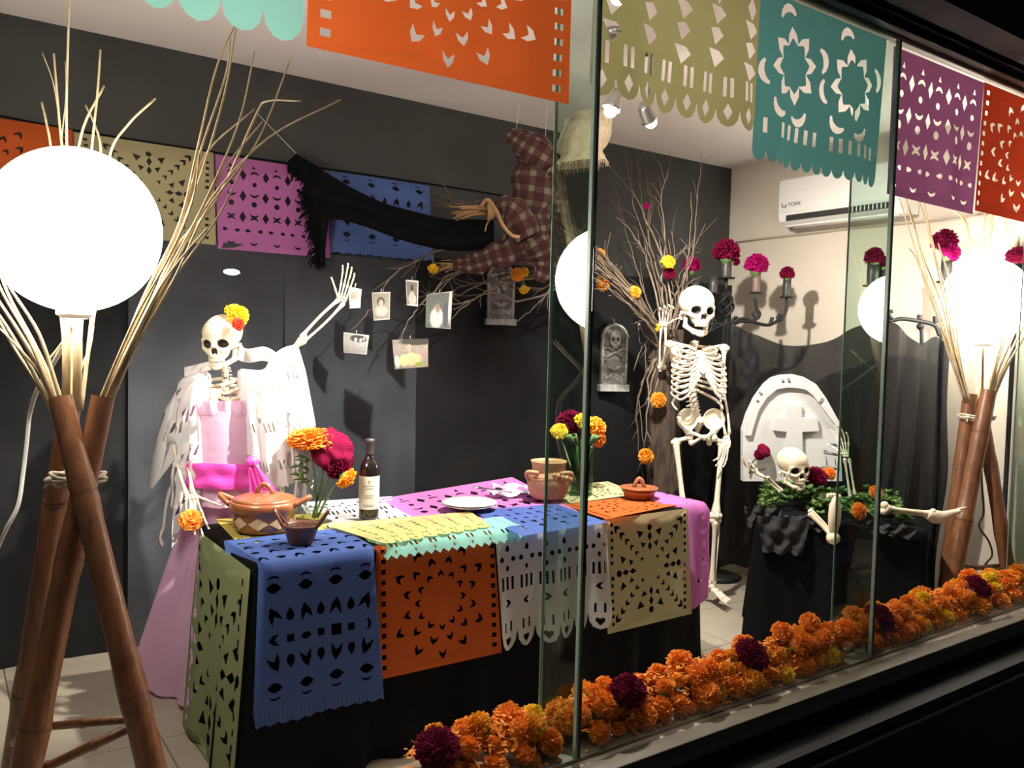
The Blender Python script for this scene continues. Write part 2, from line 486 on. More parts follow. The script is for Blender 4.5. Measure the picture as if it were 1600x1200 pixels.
PANE = thin_glass('window_glass', (0.985, 0.992, 0.988), 1.45, 1.0)
FIN = thin_glass('fin_glass', (0.76, 0.85, 0.80), 1.5, 1.25)
FIN_EDGE = mat('fin_glass_edge', (0.42, 0.55, 0.46), 0.25, transl=0.3)
xs = [XL] + list(FINS) + [XR]
for k in range(4):
    a, b = xs[k] + 0.003, xs[k + 1] - 0.003
    w = struct(MB().box(((a + b) / 2, YG, (SILL + 2.44) / 2 - 0.01), (b - a, 0.008, 2.44 - SILL + 0.02)).build('window_%d' % (k + 1), PANE, smooth=False))
for k, x in enumerate(FINS):
    r = thing('glass_fin', (x, YG + 0.012, SILL), ('green tinted glass stiffening fin beside the orange hanging banner',
              'green tinted glass stiffening fin beside the purple hanging banner', 'green tinted glass fin at the far right edge of the window')[k],
              'glass fin', 'glass fins behind the window')
    r['kind'] = 'structure'
    r.rotation_euler = (0, 0, (0.040, 0.070, 0.0)[k])
    MB().box((x, YG + 0.085, (SILL + 2.42) / 2 + 0.001), (0.01, 0.136, 2.42 - SILL - 0.002)).build('fin_pane', FIN, r, smooth=False)
    e = MB(); e.box((x, YG + 0.1545, (SILL + 2.42) / 2 + 0.001), (0.0102, 0.002, 2.42 - SILL - 0.002))
    e.build('polished_edge', FIN_EDGE, r, smooth=False)
    MB().box((x - 0.0045, YG + 0.010, (SILL + 2.42) / 2 + 0.001), (0.007, 0.011, 2.42 - SILL - 0.004)).build('sealant_strip', FIN_EDGE, r, smooth=False)
    MB().box((x + 0.0045, YG + 0.009, (SILL + 2.42) / 2 + 0.001), (0.007, 0.010, 2.42 - SILL - 0.004)).build('gasket', GASKET, r, smooth=False)
    c = MB(); c.rbox(x - 0.03, x + 0.03, YG + 0.08, YG + 0.15, SILL + 0.0005, SILL + 0.014, 0.002); c.build('foot_clip', STEEL, r)

# cable running along the right wall
cb = MB(); cb.tube([onx(1149, 379, XR - 0.01), onx(1200, 372, XR - 0.01), onx(1267, 365, XR - 0.01), onx(1335, 356, XR - 0.01), onx(1450, 346, XR - 0.01), onx(1567, 333, XR - 0.01), onx(1640, 325, XR - 0.01)], 0.006, 6)
tag(cb.build('wall_cable', mat('cable_beige', (0.38, 0.31, 0.24), 0.6)), 'thin beige cable running along the right wall under the air conditioner', 'cable')

# ---------------------------------------------------------------- curtain panels on the back wall
def curtain(x0, x1, z0, z1, y, label, seed, amp=0.018, m=None):
    rnd = random.Random(seed)
    fr = [(rnd.uniform(7, 13), rnd.uniform(0, 6), rnd.uniform(0.4, 1)) for _ in range(4)] + [(rnd.uniform(18, 30), rnd.uniform(0, 6), 0.35)]
    def fn(u, v):
        x = x0 + (x1 - x0) * u; z = z0 + (z1 - z0) * v
        d = sum(a * math.sin(f * x * 1.3 + p + 0.6 * math.sin(z * 1.7 + p)) for f, p, a in fr) / 2.6
        d2 = 0.35 * noise.noise(Vector((x * 6, z * 4, seed)))
        return Vector((x, y - 0.012 + amp * (d + d2) * (1.15 - 0.6 * v), z))
    o = MB().grid(fn, 90, 40).build('curtain_panel', m or CURTAIN_LIT)
    tag(o, label, 'curtain', 'black cloth panels over the back wall')
curtain(-0.85, 0.72, 0.004, 1.86, YB - 0.035, 'black cloth panel hanging behind the large left lamp', 1, m=CURTAIN_SHADED)
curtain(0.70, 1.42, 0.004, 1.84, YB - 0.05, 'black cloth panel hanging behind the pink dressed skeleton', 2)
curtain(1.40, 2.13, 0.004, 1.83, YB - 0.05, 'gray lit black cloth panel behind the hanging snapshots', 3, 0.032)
curtain(2.12, 3.2, 0.004, 1.86, YB - 0.05, 'black cloth panel behind the clay jar and green vase', 4, 0.012, CURTAIN_SHADED)
curtain(3.18, 4.66, 0.004, 1.86, YB - 0.045, 'black cloth panel in the corner behind the tree trunk', 5, m=CURTAIN_SHADED)

# ---------------------------------------------------------------- air conditioner
ac = thing('air_conditioner', (XR - 0.1, 2.98, 2.2), 'white split air conditioner unit high on the beige right wall', 'air conditioner')
y0, y1 = 2.61, 3.43
prof = [(0.0, 2.21), (-0.13, 2.205), (-0.185, 2.235), (-0.2, 2.28), (-0.2, 2.45), (-0.19, 2.495), (-0.16, 2.51), (0.0, 2.51)]
b = MB(); b.prism(prof, lambda x, z, d: Vector((XR + x - 0.001, y0 + d, z)), y1 - y0)
b.build('housing', WHITE_P, ac, smooth=False)
b = MB(); b.rbox(XR - 0.206, XR - 0.2, y0 + 0.004, y1 - 0.004, 2.287, 2.485, 0.002); b.build('front_panel', WHITE_P, ac)
b = MB(); b.box((XR - 0.192, (y0 + y1) / 2 + 0.0, 2.252), (0.02, y1 - y0 - 0.12, 0.034), None); b.build('air_outlet', DARK, ac, smooth=False)
b = MB()
for k in range(9):
    b.box((XR - 0.197, y0 + 0.085 + k * 0.026, 2.252), (0.016, 0.006, 0.03))
b.build('outlet_vane', WHITE_P, ac, smooth=False)
b = MB(); b.rbox(XR - 0.19, XR - 0.12, y0 + 0.05, y1 - 0.05, 2.197, 2.206, 0.002); b.build('louver', WHITE_P, ac)
b = MB(); b.tube([(XR - 0.14, y1 - 0.06, 2.204), (XR - 0.14, y1 - 0.06, 2.19)], 0.008, 8); b.build('drain_stub', DARK, ac)
def text_mesh(s, size, ex):
    cu = bpy.data.curves.new('t', 'FONT'); cu.body = s; cu.size = size; cu.extrude = ex; cu.align_x = 'LEFT'
    o = bpy.data.objects.new('t', cu); COL.objects.link(o)
    dg = bpy.context.evaluated_depsgraph_get()
    me = bpy.data.meshes.new_from_object(o.evaluated_get(dg))
    bpy.data.objects.remove(o)
    return me
INK = mat('ink', (0.03, 0.03, 0.035), 0.5)
tm = text_mesh('YORK', 0.036, 0.0008); tm.materials.append(INK)
obj('lettering', tm, ac, axes((0, -1, 0), (0, 0, 1), (-1, 0, 0), (XR - 0.2065, y1 - 0.075, 2.322)), 'dark brand lettering')
em = MB(); em.tube([(XR - 0.2065, y1 - 0.03, 2.348), (XR - 0.2065, y1 - 0.03, 2.326), (XR - 0.2065, y1 - 0.055, 2.322), (XR - 0.2065, y1 - 0.062, 2.34)], 0.0035, 5)
em.build('emblem', INK, ac)

# ---------------------------------------------------------------- ceiling spotlights
ST = mat('spot_metal', (0.55, 0.55, 0.53), 0.3, metal=0.8)
def spotlight(px, py, z, target, power, label, ang=150):
    p = onz(px, py, z)
    d = (Vector(target) - p).normalized()
    r = thing('ceiling_spotlight', (p.x, p.y, z - 0.05), label, 'spotlight', 'ceiling spotlights')
    m = MB(); m.lathe([(0.0, 0), (0.045, 0.0), (0.045, 0.02), (0.0, 0.02)], (p.x, p.y, ZC - 0.0205)); m.build('ceiling_rose', ST, r)
    m = MB(); m.tube([(p.x, p.y, ZC - 0.02), (p.x, p.y, z + 0.05), p - d * 0.05], 0.008, 8); m.build('stem', ST, r)
    m = MB(); m.lathe([(0.0, -0.07), (0.022, -0.07), (0.03, -0.05), (0.038, 0.0), (0.041, 0.012), (0.037, 0.012), (0.034, -0.002), (0.02, -0.012)], p, d, 20); m.build('lamp_head', ST, r)
    m = MB(); m.ell(p + d * 0.022, 0.026, seg=16, rings=10); m.build('lit_bulb', emit('lens_glow', (1.0, 0.93, 0.82), 160.0), r)
    l = bpy.data.lights.new('spot_beam', 'SPOT'); l.energy = power; l.spot_size = math.radians(ang); l.spot_blend = 0.8
    l.shadow_soft_size = 0.028; l.color = (1.0, 0.93, 0.84)
    lo = bpy.data.objects.new('spot_beam', l); COL.objects.link(lo); lo.parent = r
    q = p + d * 0.052
    lo.matrix_basis = Matrix.Translation(-WL[r]) @ (Matrix.Translation(q) @ d.to_track_quat('-Z', 'Y').to_matrix().to_4x4())
spotlight(957, 166, 2.385, (1.75, 2.95, 0.7), SPOT_A, 'small lit ceiling spotlight nearest the burlap head', 104)
spotlight(1014, 184, 2.395, (3.75, 2.9, 1.2), SPOT_B, 'small lit ceiling spotlight right of the other one', 120)
spotlight(974, -15, 2.5, (1.16, 3.08, 1.22), SPOT_C, 'ceiling spotlight above the olive banner, aimed at the dressed skeleton', 44)
# ================================================================ CUT PAPER BANNERS
def xf(poly, cx, cy, s, rot=0.0, sy=None):
    c, n = math.cos(rot), math.sin(rot); sy = s if sy is None else sy
    return [(cx + (x * s) * c - (y * sy) * n, cy + (x * s) * n + (y * sy) * c) for x, y in poly]
TRI = [(-0.5, -0.45), (0.5, -0.45), (0.0, 0.6)]
DIA = [(0, 0.6), (0.36, 0), (0, -0.6), (-0.36, 0)]
DISC = [(0.5 * math.cos(k * math.pi / 4), 0.5 * math.sin(k * math.pi / 4)) for k in range(8)]
RECT = [(-0.5, -0.5), (0.5, -0.5), (0.5, 0.5), (-0.5, 0.5)]
CHEV = [(-0.5, -0.45), (-0.12, 0.0 - 0.12), (0, -0.05), (0.12, -0.12), (0.5, -0.45), (0.42, 0.1), (0, 0.55), (-0.42, 0.1)]
CRES = [(0.55 * math.cos(a), 0.55 * math.sin(a)) for a in [math.pi * (0.08 + 0.84 * k / 6) for k in range(7)]] + \
       [(0.42 * math.cos(a), 0.42 * math.sin(a) * 0.55 - 0.0 + 0.02) for a in [math.pi * (0.92 - 0.84 * k / 6) for k in range(7)]]
DROP = [(0, 0.6), (0.3, 0.12), (0.34, -0.2), (0.16, -0.45), (-0.16, -0.45), (-0.34, -0.2), (-0.3, 0.12)]
EYE = [(-0.55, 0), (-0.25, 0.26), (0, 0.34), (0.25, 0.26), (0.55, 0), (0.25, -0.26), (0, -0.34), (-0.25, -0.26)]
HEART = [(0, -0.55), (0.48, 0.05), (0.42, 0.38), (0.2, 0.45), (0, 0.28), (-0.2, 0.45), (-0.42, 0.38), (-0.48, 0.05)]

def pat_sun(w, h):
    H = []
    cx, cy = w / 2, h / 2
    for r, n, s, o in ((0.20, 12, 0.055, 0.0), (0.30, 12, 0.065, 0.26), (0.405, 12, 0.075, 0.0), (0.50, 8, 0.075, 0.4)):
        for k in range(n):
            a = o + 2 * math.pi * k / n
            x, y = cx + r * h * math.cos(a), cy + r * h * math.sin(a)
            if 0.14 * w < x < 0.86 * w and 0.08 * h < y < 0.92 * h:
                H.append(xf(CHEV, x, y, s * h * 1.0, a - math.pi / 2))
    for side in (0.055, 0.945):
        for k in range(12):
            H.append(xf(RECT, side * w, h * (0.07 + 0.078 * k), 0.034 * w, 0, 0.034 * h))
    return H
def pat_star(w, h):
    H = []
    cx, cy = w / 2, h / 2
    s = h
    for q in range(4):
        a = math.pi / 4 + q * math.pi / 2
        for k in range(6):
            r = 0.13 + 0.085 * k
            H.append(xf(CHEV, cx + r * s * math.cos(a), cy + r * s * math.sin(a), (0.04 + 0.007 * k) * s, a - math.pi / 2))
    for q in range(4):
        a = q * math.pi / 2
        for r, sh, z in ((0.2, DIA, 0.07), (0.29, DIA, 0.075), (0.37, DISC, 0.06)):
            H.append(xf(sh, cx + r * s * math.cos(a), cy + r * s * math.sin(a), z * s, a - math.pi / 2))
        for da in (-0.36, 0.36):
            for r, z in ((0.24, 0.055), (0.35, 0.07)):
                H.append(xf(TRI, cx + r * s * math.cos(a + da), cy + r * s * math.sin(a + da), z * s, a + da - math.pi / 2 + (0.5 if da > 0 else -0.5)))
    for side in (0.07, 0.93):
        for k in range(14):
            if k == 7: continue
            H.append(xf(RECT, side * w, h * (0.07 + 0.0665 * k), 0.028 * w, 0, 0.03 * h))
    return H
def pat_bars(w, h, n=8):
    H = []
    for i in range(7):
        x = w * (i + 0.75) / 7.4
        for k, sh in enumerate((TRI, TRI, TRI, DIA, RECT, RECT)):
            y = h * (0.34 + 0.1 * k + 0.025 * (i % 2))
            if y > 0.93 * h: continue
            rot = math.pi + 0.35 if sh is TRI else (0 if sh is DIA else 0.1)
            H.append(xf(sh, x, y, 0.055 * h * (1.2 if sh is RECT else 1), rot, 0.062 * h if sh is not RECT else 0.03 * h))
    for i in range(n):
        x = w * (i + 0.5) / n
        for d in (-0.016, 0.016):
            H.append(xf(RECT, x + d * w, h * 0.205, 0.014 * w, 0, 0.075 * h))
        H.append(xf(DIA, x, h * 0.09, 0.05 * h))
    return H
def pat_big_bars(w, h, n=8):
    H = []
    for i in range(5):
        x = w * (0.10 + 0.21 * i)
        for k, sh in enumerate((TRI, TRI, TRI, DIA, RECT, RECT)):
            y = h * (0.355 + 0.125 * k + 0.035 * (i % 2))
            if y > 0.95 * h: continue
            if sh is TRI: H.append(xf([(-0.5, 0.35), (0.1, 0.5), (0.5, 0.1), (-0.1, -0.5)] if k % 2 else [(-0.6, 0.45), (0.2, 0.4), (0.6, 0.05), (-0.05, -0.55)], x, y, 0.105 * h))
            elif sh is DIA: H.append(xf(DIA, x, y, 0.12 * h))
            else: H.append(xf(RECT, x, y, 0.13 * h, -0.12, 0.05 * h))
    for i in range(n):
        x = w * (i + 0.5) / n
        for d in (-0.019, 0.019): H.append(xf(RECT, x + d * w, h * 0.235, 0.019 * w, 0, 0.115 * h))
        H.append(xf(DIA, x, h * 0.09, 0.085 * h))
    return H
def pat_flower(w, h):
    H = []
    for cx in (0.27 * w, 0.73 * w):
        cy = 0.62 * h
        for k in range(8):
            a = 2 * math.pi * k / 8 + 0.2
            H.append(xf(CHEV, cx + 0.165 * h * math.cos(a), cy + 0.17 * h * math.sin(a), 0.105 * h, a - math.pi / 2, 0.115 * h))
            if k % 2 == 0 or k == 5:
                H.append(xf(CRES, cx + 0.265 * h * math.cos(a + .1), cy + 0.275 * h * math.sin(a + .1), 0.15 * h, a + .1 - math.pi / 2, 0.17 * h))
    for i in range(14):
        if i in (1, 7): continue
        H.append(xf(RECT, w * (0.07 + 0.066 * i), h * 0.215, 0.026 * w, 0, 0.09 * h))
    return H
def pat_moon(w, h):
    H = []
    for i in range(5):
        x = w * (0.11 + 0.195 * i)
        H.append(xf(TRI, x, 0.9 * h, 0.04 * h))
        for y, sh, r, z in ((0.80, CRES, 0.0, 0.09), (0.71, DISC, 0, 0.05), (0.62, CRES, math.pi, 0.09), (0.50, DISC, 0, 0.062), (0.40, CRES, math.pi, 0.085), (0.315, CRES, 0, 0.085), (0.10, CRES, math.pi, 0.075)):
            H.append(xf(sh, x, y * h, z * h, r))
        for d in (-1, 1):
            H.append(xf(DROP, x + d * 0.052 * w, 0.215 * h, 0.055 * h, d * math.pi / 2))
    for i in (0, 1, 2, 3):
        x = w * (0.2075 + 0.195 * i)
        for y in (0.58, 0.36, 0.8):
            H.append(xf(DIA, x, y * h, 0.10 * h))
    return H
def pat_eyes(w, h):
    H = []
    if h > 0.6:                     # long sheet: small motifs on the part that lies flat
        for i in range(7):
            for j in range(4):
                H.append(xf(EYE if (i + j) % 2 else CHEV, w * (0.09 + 0.137 * i), 0.52 + 0.072 * j, 0.034, 0.2 * (j % 2)))
        h = 0.47
    for i in range(4):
        x = w * (0.14 + 0.24 * i)
        for y, s in ((0.88, 1), (0.24, -1)):
            H.append(xf(EYE, x, y * h, 0.10 * h))
            H.append(xf(CRES, x, (y + s * 0.055) * h, 0.075 * h, 0 if s > 0 else math.pi, 0.05 * h))
        for y, r in ((0.70, 0.5 - i * 0.3), (0.40, math.pi + 0.4 - i * 0.25)):
            H.append(xf(CHEV, x, y * h, 0.085 * h, r, 0.12 * h))
        H.append(xf((CHEV, EYE, RECT, CRES)[i], x, 0.545 * h, 0.075 * h, (math.pi / 2, 0, 0, -math.pi / 2)[i]))
    for i in range(3):
        x = w * (0.26 + 0.24 * i)
        H.append(xf(DROP, x, 0.70 * h, 0.085 * h)); H.append(xf(DROP, x, 0.40 * h, 0.085 * h, math.pi))
        H.append(xf(RECT, x, 0.545 * h, 0.05 * h))
    return H
def pat_hearts(w, h):
    H = []
    n = 6
    for i in range(n):
        x = w * (i + 0.5) / n
        H.append(xf(HEART, x, 0.075 * h, 0.075 * h))
        for d in (-0.03, 0.03): H.append(xf(RECT, x + d * w, 0.2 * h, 0.016 * w, 0, 0.085 * h))
        H.append(xf(CHEV, x, 0.4 * h, 0.07 * h, (math.pi / 2) * (1 if i % 2 else -1), 0.07 * h))
        for d in (-0.045, -0.0, 0.045): H.append(xf(RECT, x + d * w, 0.565 * h, 0.02 * w, 0, 0.11 * h))
        H.append(xf(DROP, x, 0.86 * h, 0.06 * h)); H.append(xf(DISC, x - 0.05 * w, 0.77 * h, 0.045 * h)); H.append(xf(DISC, x + 0.05 * w, 0.77 * h, 0.045 * h))
        H.append(xf(DROP, x, 0.69 * h, 0.05 * h, math.pi))
    return H
def outline(w, h, edge):
    top = [(w, h), (0, h)]
    if edge == 'flat': return [(0, 0), (w, 0)] + top
    if edge == 'scallop' or edge == 'small' or edge == 'lobes':
        n, d = {'scallop': (8, 0.045), 'small': (13, 0.028), 'lobes': (6, 0.065)}[edge]
        P = []
        for i in range(n):
            for k in range(7):
                a = math.pi * k / 6
                P.append((w * (i + 0.5 - 0.49 * math.cos(a)) / n, d * (1 - math.sin(a))))
        return P + top
    if edge == 'fringe':
        P = []; n = 30
        for i in range(n):
            P += [(w * (i + 0.02) / n, 0.004 * (i % 3)), (w * (i + 0.9) / n, 0.004 * ((i + 1) % 3)), (w * (i + 0.95) / n, 0.055)]
        P[-1] = (w, 0.0)
        return P + top
    if edge == 'zig':
        P = []; n = 18
        for i in range(n):
            P += [(w * i / n, 0.0), (w * (i + 0.5) / n, 0.012)]
        return P + [(w, 0)] + top
def inside(poly, p):
    x, y = p; c = False; j = len(poly) - 1
    for i in range(len(poly)):
        xi, yi = poly[i]; xj, yj = poly[j]
        if (yi > y) != (yj > y) and x < (xj - xi) * (y - yi) / (yj - yi) + xi: c = not c
        j = i
    return c
_cut_cache = {}
def cut_sheet(w, h, pat, edge, step=0.03):
    key = (round(w, 3), round(h, 3), pat.__name__ if pat else '', edge, step)
    if key in _cut_cache: return _cut_cache[key]
    O = outline(w, h, edge)
    holes = [[(x, y) for x, y in p] for p in (pat(w, h) if pat else [])]
    holes = [p for p in holes if all(0.004 < x < w - 0.004 and 0.012 < y < h - 0.004 for x, y in p)]
    V = [Vector(p) for p in O]; F = [list(range(len(O)))]
    for p in holes:
        ar = sum(p[i][0] * p[(i + 1) % len(p)][1] - p[(i + 1) % len(p)][0] * p[i][1] for i in range(len(p)))
        if ar < 0: p = p[::-1]
        F.append(list(range(len(V), len(V) + len(p)))); V += [Vector(q) for q in p]
    nx, ny = int(w / step), int(h / step)
    for i in range(1, nx):
        for j in range(1, ny):
            V.append(Vector((w * i / nx + 0.0007 * ((i * 7 + j * 3) % 5), h * j / ny + 0.0007 * ((i * 5 + j * 11) % 5))))
    for j in range(1, ny):
        pass
    v, e, f, ov, oe, of = delaunay_2d_cdt(V, [], F, 0, 1e-5, True)
    out = [tuple(q) for q, src in zip(f, of) if 0 in src and len(src) == 1]
    used = sorted({i for q in out for i in q}); mp = {a: b for b, a in enumerate(used)}
    r = ([(v[i].x, v[i].y) for i in used], [tuple(mp[i] for i in q) for q in out])
    _cut_cache[key] = r
    return r
def banner(name, w, h, pat, edge, fn, m, label, cat='paper banner', group=None, step=0.03, parent=None):
    v, f = cut_sheet(w, h, pat, edge, step)
    b = MB(); b.add([fn(x, y) for x, y in v], f, [(x, y) for x, y in v])
    o = b.build(name, m, parent)
    if parent is None: tag(o, label, cat, group)
    return o
P_ORANGE = paper('orange_paper', (0.82, 0.155, 0.032))
P_OLIVE = paper('olive_paper', (0.58, 0.54, 0.25))
P_CREAM = paper('cream_paper', (0.66, 0.58, 0.33))
P_TEAL = paper('teal_paper', (0.15, 0.47, 0.46))
P_AQUA = paper('aqua_paper', (0.34, 0.74, 0.66))
P_PURPLE = paper('purple_paper', (0.52, 0.17, 0.40))
P_PINK = paper('pink_paper', (0.74, 0.24, 0.62))
P_BLUE = paper('blue_paper', (0.10, 0.17, 0.48))
P_BLUE_W = paper('sky_blue_paper', (0.16, 0.26, 0.66))
P_WHITE = paper('white_paper', (0.78, 0.77, 0.76))
P_YELLOW = paper('yellow_paper', (0.70, 0.56, 0.13))
P_GREEN = paper('green_paper', (0.48, 0.54, 0.28))
P_RED = paper('red_orange_paper', (0.70, 0.07, 0.02))

GF = 'cut paper banners along the top of the window'
def front_fn(x0, h, top, seed, ph=0.0, slant=0.0):
    def fn(x, y):
        k = 1 - y / h
        d = 0.012 * k * math.sin(x * 14 + seed) + 0.006 * k * math.sin(x * 31 + 2 * seed) + 0.004 * noise.noise(Vector((x * 9, y * 9, seed)))
        cr = 0.0022 * (abs(((x / 0.155) % 1) - 0.5) * 2)
        return Vector((x0 + x + slant * k, YG + 0.035 + k * 0.014 + d + cr, top - h + y))
    return fn
banner('paper_banner', 0.62, 0.455, pat_flower, 'scallop', front_fn(-0.03, 0.47, 2.44, 1), P_AQUA, 'pale aqua cut paper banner with scalloped edge at top left of window', group=GF)
banner('paper_banner', 0.635, 0.45, pat_sun, 'flat', front_fn(0.598, 0.455, 2.425, 2), P_ORANGE, 'large orange cut paper banner with sunburst hanging inside the window top', group=GF)
banner('paper_banner', 0.605, 0.46, pat_big_bars, 'scallop', front_fn(1.308, 0.46, 2.475, 3.3), P_OLIVE, 'olive cut paper banner with round lobes hanging right of the first glass fin', group=GF)
banner('paper_banner', 0.63, 0.475, pat_flower, 'small', front_fn(1.912, 0.475, 2.42, 4.1), P_TEAL, 'teal cut paper banner with two flower cut-outs beside the olive one', group=GF)
banner('paper_banner', 0.60, 0.48, pat_moon, 'flat', front_fn(2.588, 0.48, 2.41, 5.7), P_PURPLE, 'purple cut paper banner with moons and diamonds right of second glass fin', group=GF)
banner('paper_banner', 0.62, 0.47, pat_sun, 'flat', front_fn(3.192, 0.47, 2.415, 6.2), P_RED, 'red orange cut paper banner at the right end of the window top', group=GF)

GW = 'cut paper banners on the back wall'
def wall_fn(x0, h, top, seed, slope=0.0):
    def fn(x, y):
        k = 1 - y / h
        d = 0.006 * noise.noise(Vector((x * 7, y * 7, seed))) + 0.006 * k * (1 + math.sin(x * 18 + seed))
        return Vector((x0 + x, YB - 0.012 - 0.05 * min(1, k * 6) - d, top - h + y + slope * x))
    return fn
banner('paper_banner', 0.575, 0.43, pat_sun, 'flat', wall_fn(-0.085, 0.43, 2.265, 1), P_ORANGE, 'orange cut paper banner on the back wall behind the big lamp globe', group=GW)
banner('paper_banner', 0.578, 0.43, pat_star, 'flat', wall_fn(0.494, 0.43, 2.255, 2), P_CREAM, 'cream cut paper banner with star pattern on the back wall', group=GW)
banner('paper_banner', 0.55, 0.44, pat_moon, 'flat', wall_fn(1.08, 0.44, 2.25, 3), P_PINK, 'pink cut paper banner with moons on the back wall', group=GW)
banner('paper_banner', 0.58, 0.415, pat_eyes, 'fringe', wall_fn(1.635, 0.415, 2.252, 4), P_BLUE_W, 'blue fringed cut paper banner on the back wall beside the black shawl', group=GW)
tag(MB().tube([(-0.3, YB - 0.01, 2.30), (0.5, YB - 0.01, 2.262), (1.08, YB - 0.01, 2.258), (1.9, YB - 0.01, 2.262), (2.5, YB - 0.01, 2.262), (3.0, YB - 0.01, 2.25)], 0.004, 6).build('banner_cord', BLACK_CLOTH), 'black cord on the back wall carrying the row of paper banners', 'cord')

# ================================================================ TABLE
TX0, TX1, TY0, TY1, TZ = 0.80, 2.745, 2.475, 3.09, 0.715
tb_ = thing('folding_table', ((TX0 + TX1) / 2, (TY0 + TY1) / 2, 0), 'long folding table hidden under the black cloth and paper banners', 'table')
MB().rbox(TX0 + 0.01, TX1 - 0.01, TY0 + 0.01, TY1 - 0.01, TZ - 0.03, TZ - 0.003, 0.004).build('tabletop', WOOD_DK, tb_)
for x in (TX0 + 0.12, TX1 - 0.12):
    for y in (TY0 + 0.08, TY1 - 0.08):
        MB().tube([(x, y, 0.0), (x, y, TZ - 0.028)], 0.015, 10).build('leg', STEEL, tb_)
def round_rect(p):
    """point on the cloth outline, p in 0..1 around the table; returns xy and outward normal"""
    L = [TX1 - TX0, TY1 - TY0, TX1 - TX0, TY1 - TY0]
    s = p * sum(L)
    if s < L[0]: return Vector((TX0 + s, TY0, 0)), Vector((0, -1, 0))
    s -= L[0]
    if s < L[1]: return Vector((TX1, TY0 + s, 0)), Vector((1, 0, 0))
    s -= L[1]
    if s < L[2]: return Vector((TX1 - s, TY1, 0)), Vector((0, 1, 0))
    s -= L[2]
    return Vector((TX0, TY1 - s, 0)), Vector((-1, 0, 0))
cl = MB()
NU, ZS = 260, [TZ, TZ - 0.012, TZ - 0.05, TZ - 0.15, TZ - 0.3, TZ - 0.45, TZ - 0.58, TZ - 0.68, TZ - 0.712]
vs, fs = [], []
per = 2 * (TX1 - TX0 + TY1 - TY0)
for j, z in enumerate(ZS):
    k = (TZ - z) / TZ
    for i in range(NU):
        p, n = round_rect(i / NU); q, n2 = round_rect((i + 1.5) / NU % 1.0); q0, n0 = round_rect((i - 1.5) / NU % 1.0)
        n = (n + n2 + n0).normalized()
        s = i / NU * per
        off = 0.002 + 0.008 * min(1, j) + k * 0.035 + k * (0.020 * math.sin(s * 26) + 0.012 * math.sin(s * 41 + 1.3))
        if j == 0: off = -0.003
        vs.append(p + n * off + Vector((0, 0, z)))
for j in range(len(ZS) - 1):
    for i in range(NU):
        i2 = (i + 1) % NU
        fs.append((j * NU + i, j * NU + i2, (j + 1) * NU + i2, (j + 1) * NU + i))
fs.append(tuple(range(NU - 1, -1, -1)))
cl.add(vs, fs)
tag(cl.build('tablecloth', BLACK_CLOTH), 'black floor length tablecloth covering the long table', 'tablecloth')

GT = 'cut paper sheets laid over the table'
def quad_fn(w, h, c, z, seed=0.0, wob=0.004, bumps=()):
    """c: four floor-plan corners of the sheet, far left, far right, near right, near left"""
    a, b, d, e = [Vector((p.x, p.y, 0)) for p in c]
    def fn(x, y):
        u, v = x / w, y / h
        p = (e * (1 - u) + d * u) * (1 - v) + (a * (1 - u) + b * u) * v
        zz = z + wob * (0.5 + 0.5 * noise.noise(Vector((p.x * 8, p.y * 8, seed))))
        for bu, bv, br, bh in bumps:
            zz += bh * math.exp(-(((u - bu) / br) ** 2 + ((v - bv) / br) ** 2))
        return Vector((p.x, p.y, zz))
    return fn
def flat(label, m, pat, edge, corners, z, seed=0, wob=0.004, size=(0.6, 0.45), bumps=()):
    c = [onz(px, py, z) for px, py in corners]
    return banner('paper_banner', size[0], size[1], pat, edge, quad_fn(*size, c, z, seed, wob, bumps), m, label, 'paper banner', GT)
Z0 = TZ + 0.002
flat('white cut paper sheet lying on the table under the wine bottle', P_WHITE, pat_hearts, 'flat', [(468, 786), (612, 776), (660, 812), (500, 838)], Z0 + 0.002, 1)
flat('large pink cut paper sheet on the table under the white plate', P_PINK, pat_moon, 'flat', [(592, 780), (800, 752), (905, 800), (690, 832)], Z0 + 0.004, 2, 0.003, bumps=((0.52, 1.0, 0.10, 0.018), (0.95, 0.98, 0.14, 0.024)))
flat('pale cream cut paper sheet on the table under the green vase', P_CREAM, pat_star, 'flat', [(845, 762), (950, 753), (1000, 772), (870, 790)], Z0 + 0.003, 3)
flat('yellow cut paper sheet on the table under the lidded clay pot', P_YELLOW, pat_bars, 'scallop', [(336, 812), (505, 802), (512, 832), (376, 854)], Z0 + 0.003, 4)
flat('orange cut paper sheet on the table under the small lidded casserole', P_ORANGE, pat_sun, 'flat', [(880, 789), (1032, 771), (1074, 786), (948, 812)], Z0 + 0.006, 6)
flat('blue cut paper sheet lying on the table in front of the clay jar', P_BLUE, pat_eyes, 'flat', [(735, 798), (868, 788), (950, 817), (815, 838)], Z0 + 0.010, 7)
flat('pale yellow cut paper sheet on the table in front of the wine bottle', paper('straw_yellow_paper', (0.72, 0.62, 0.26)), pat_bars, 'scallop', [(505, 820), (735, 800), (768, 824), (602, 851)], Z0 + 0.016, 8, 0.005)

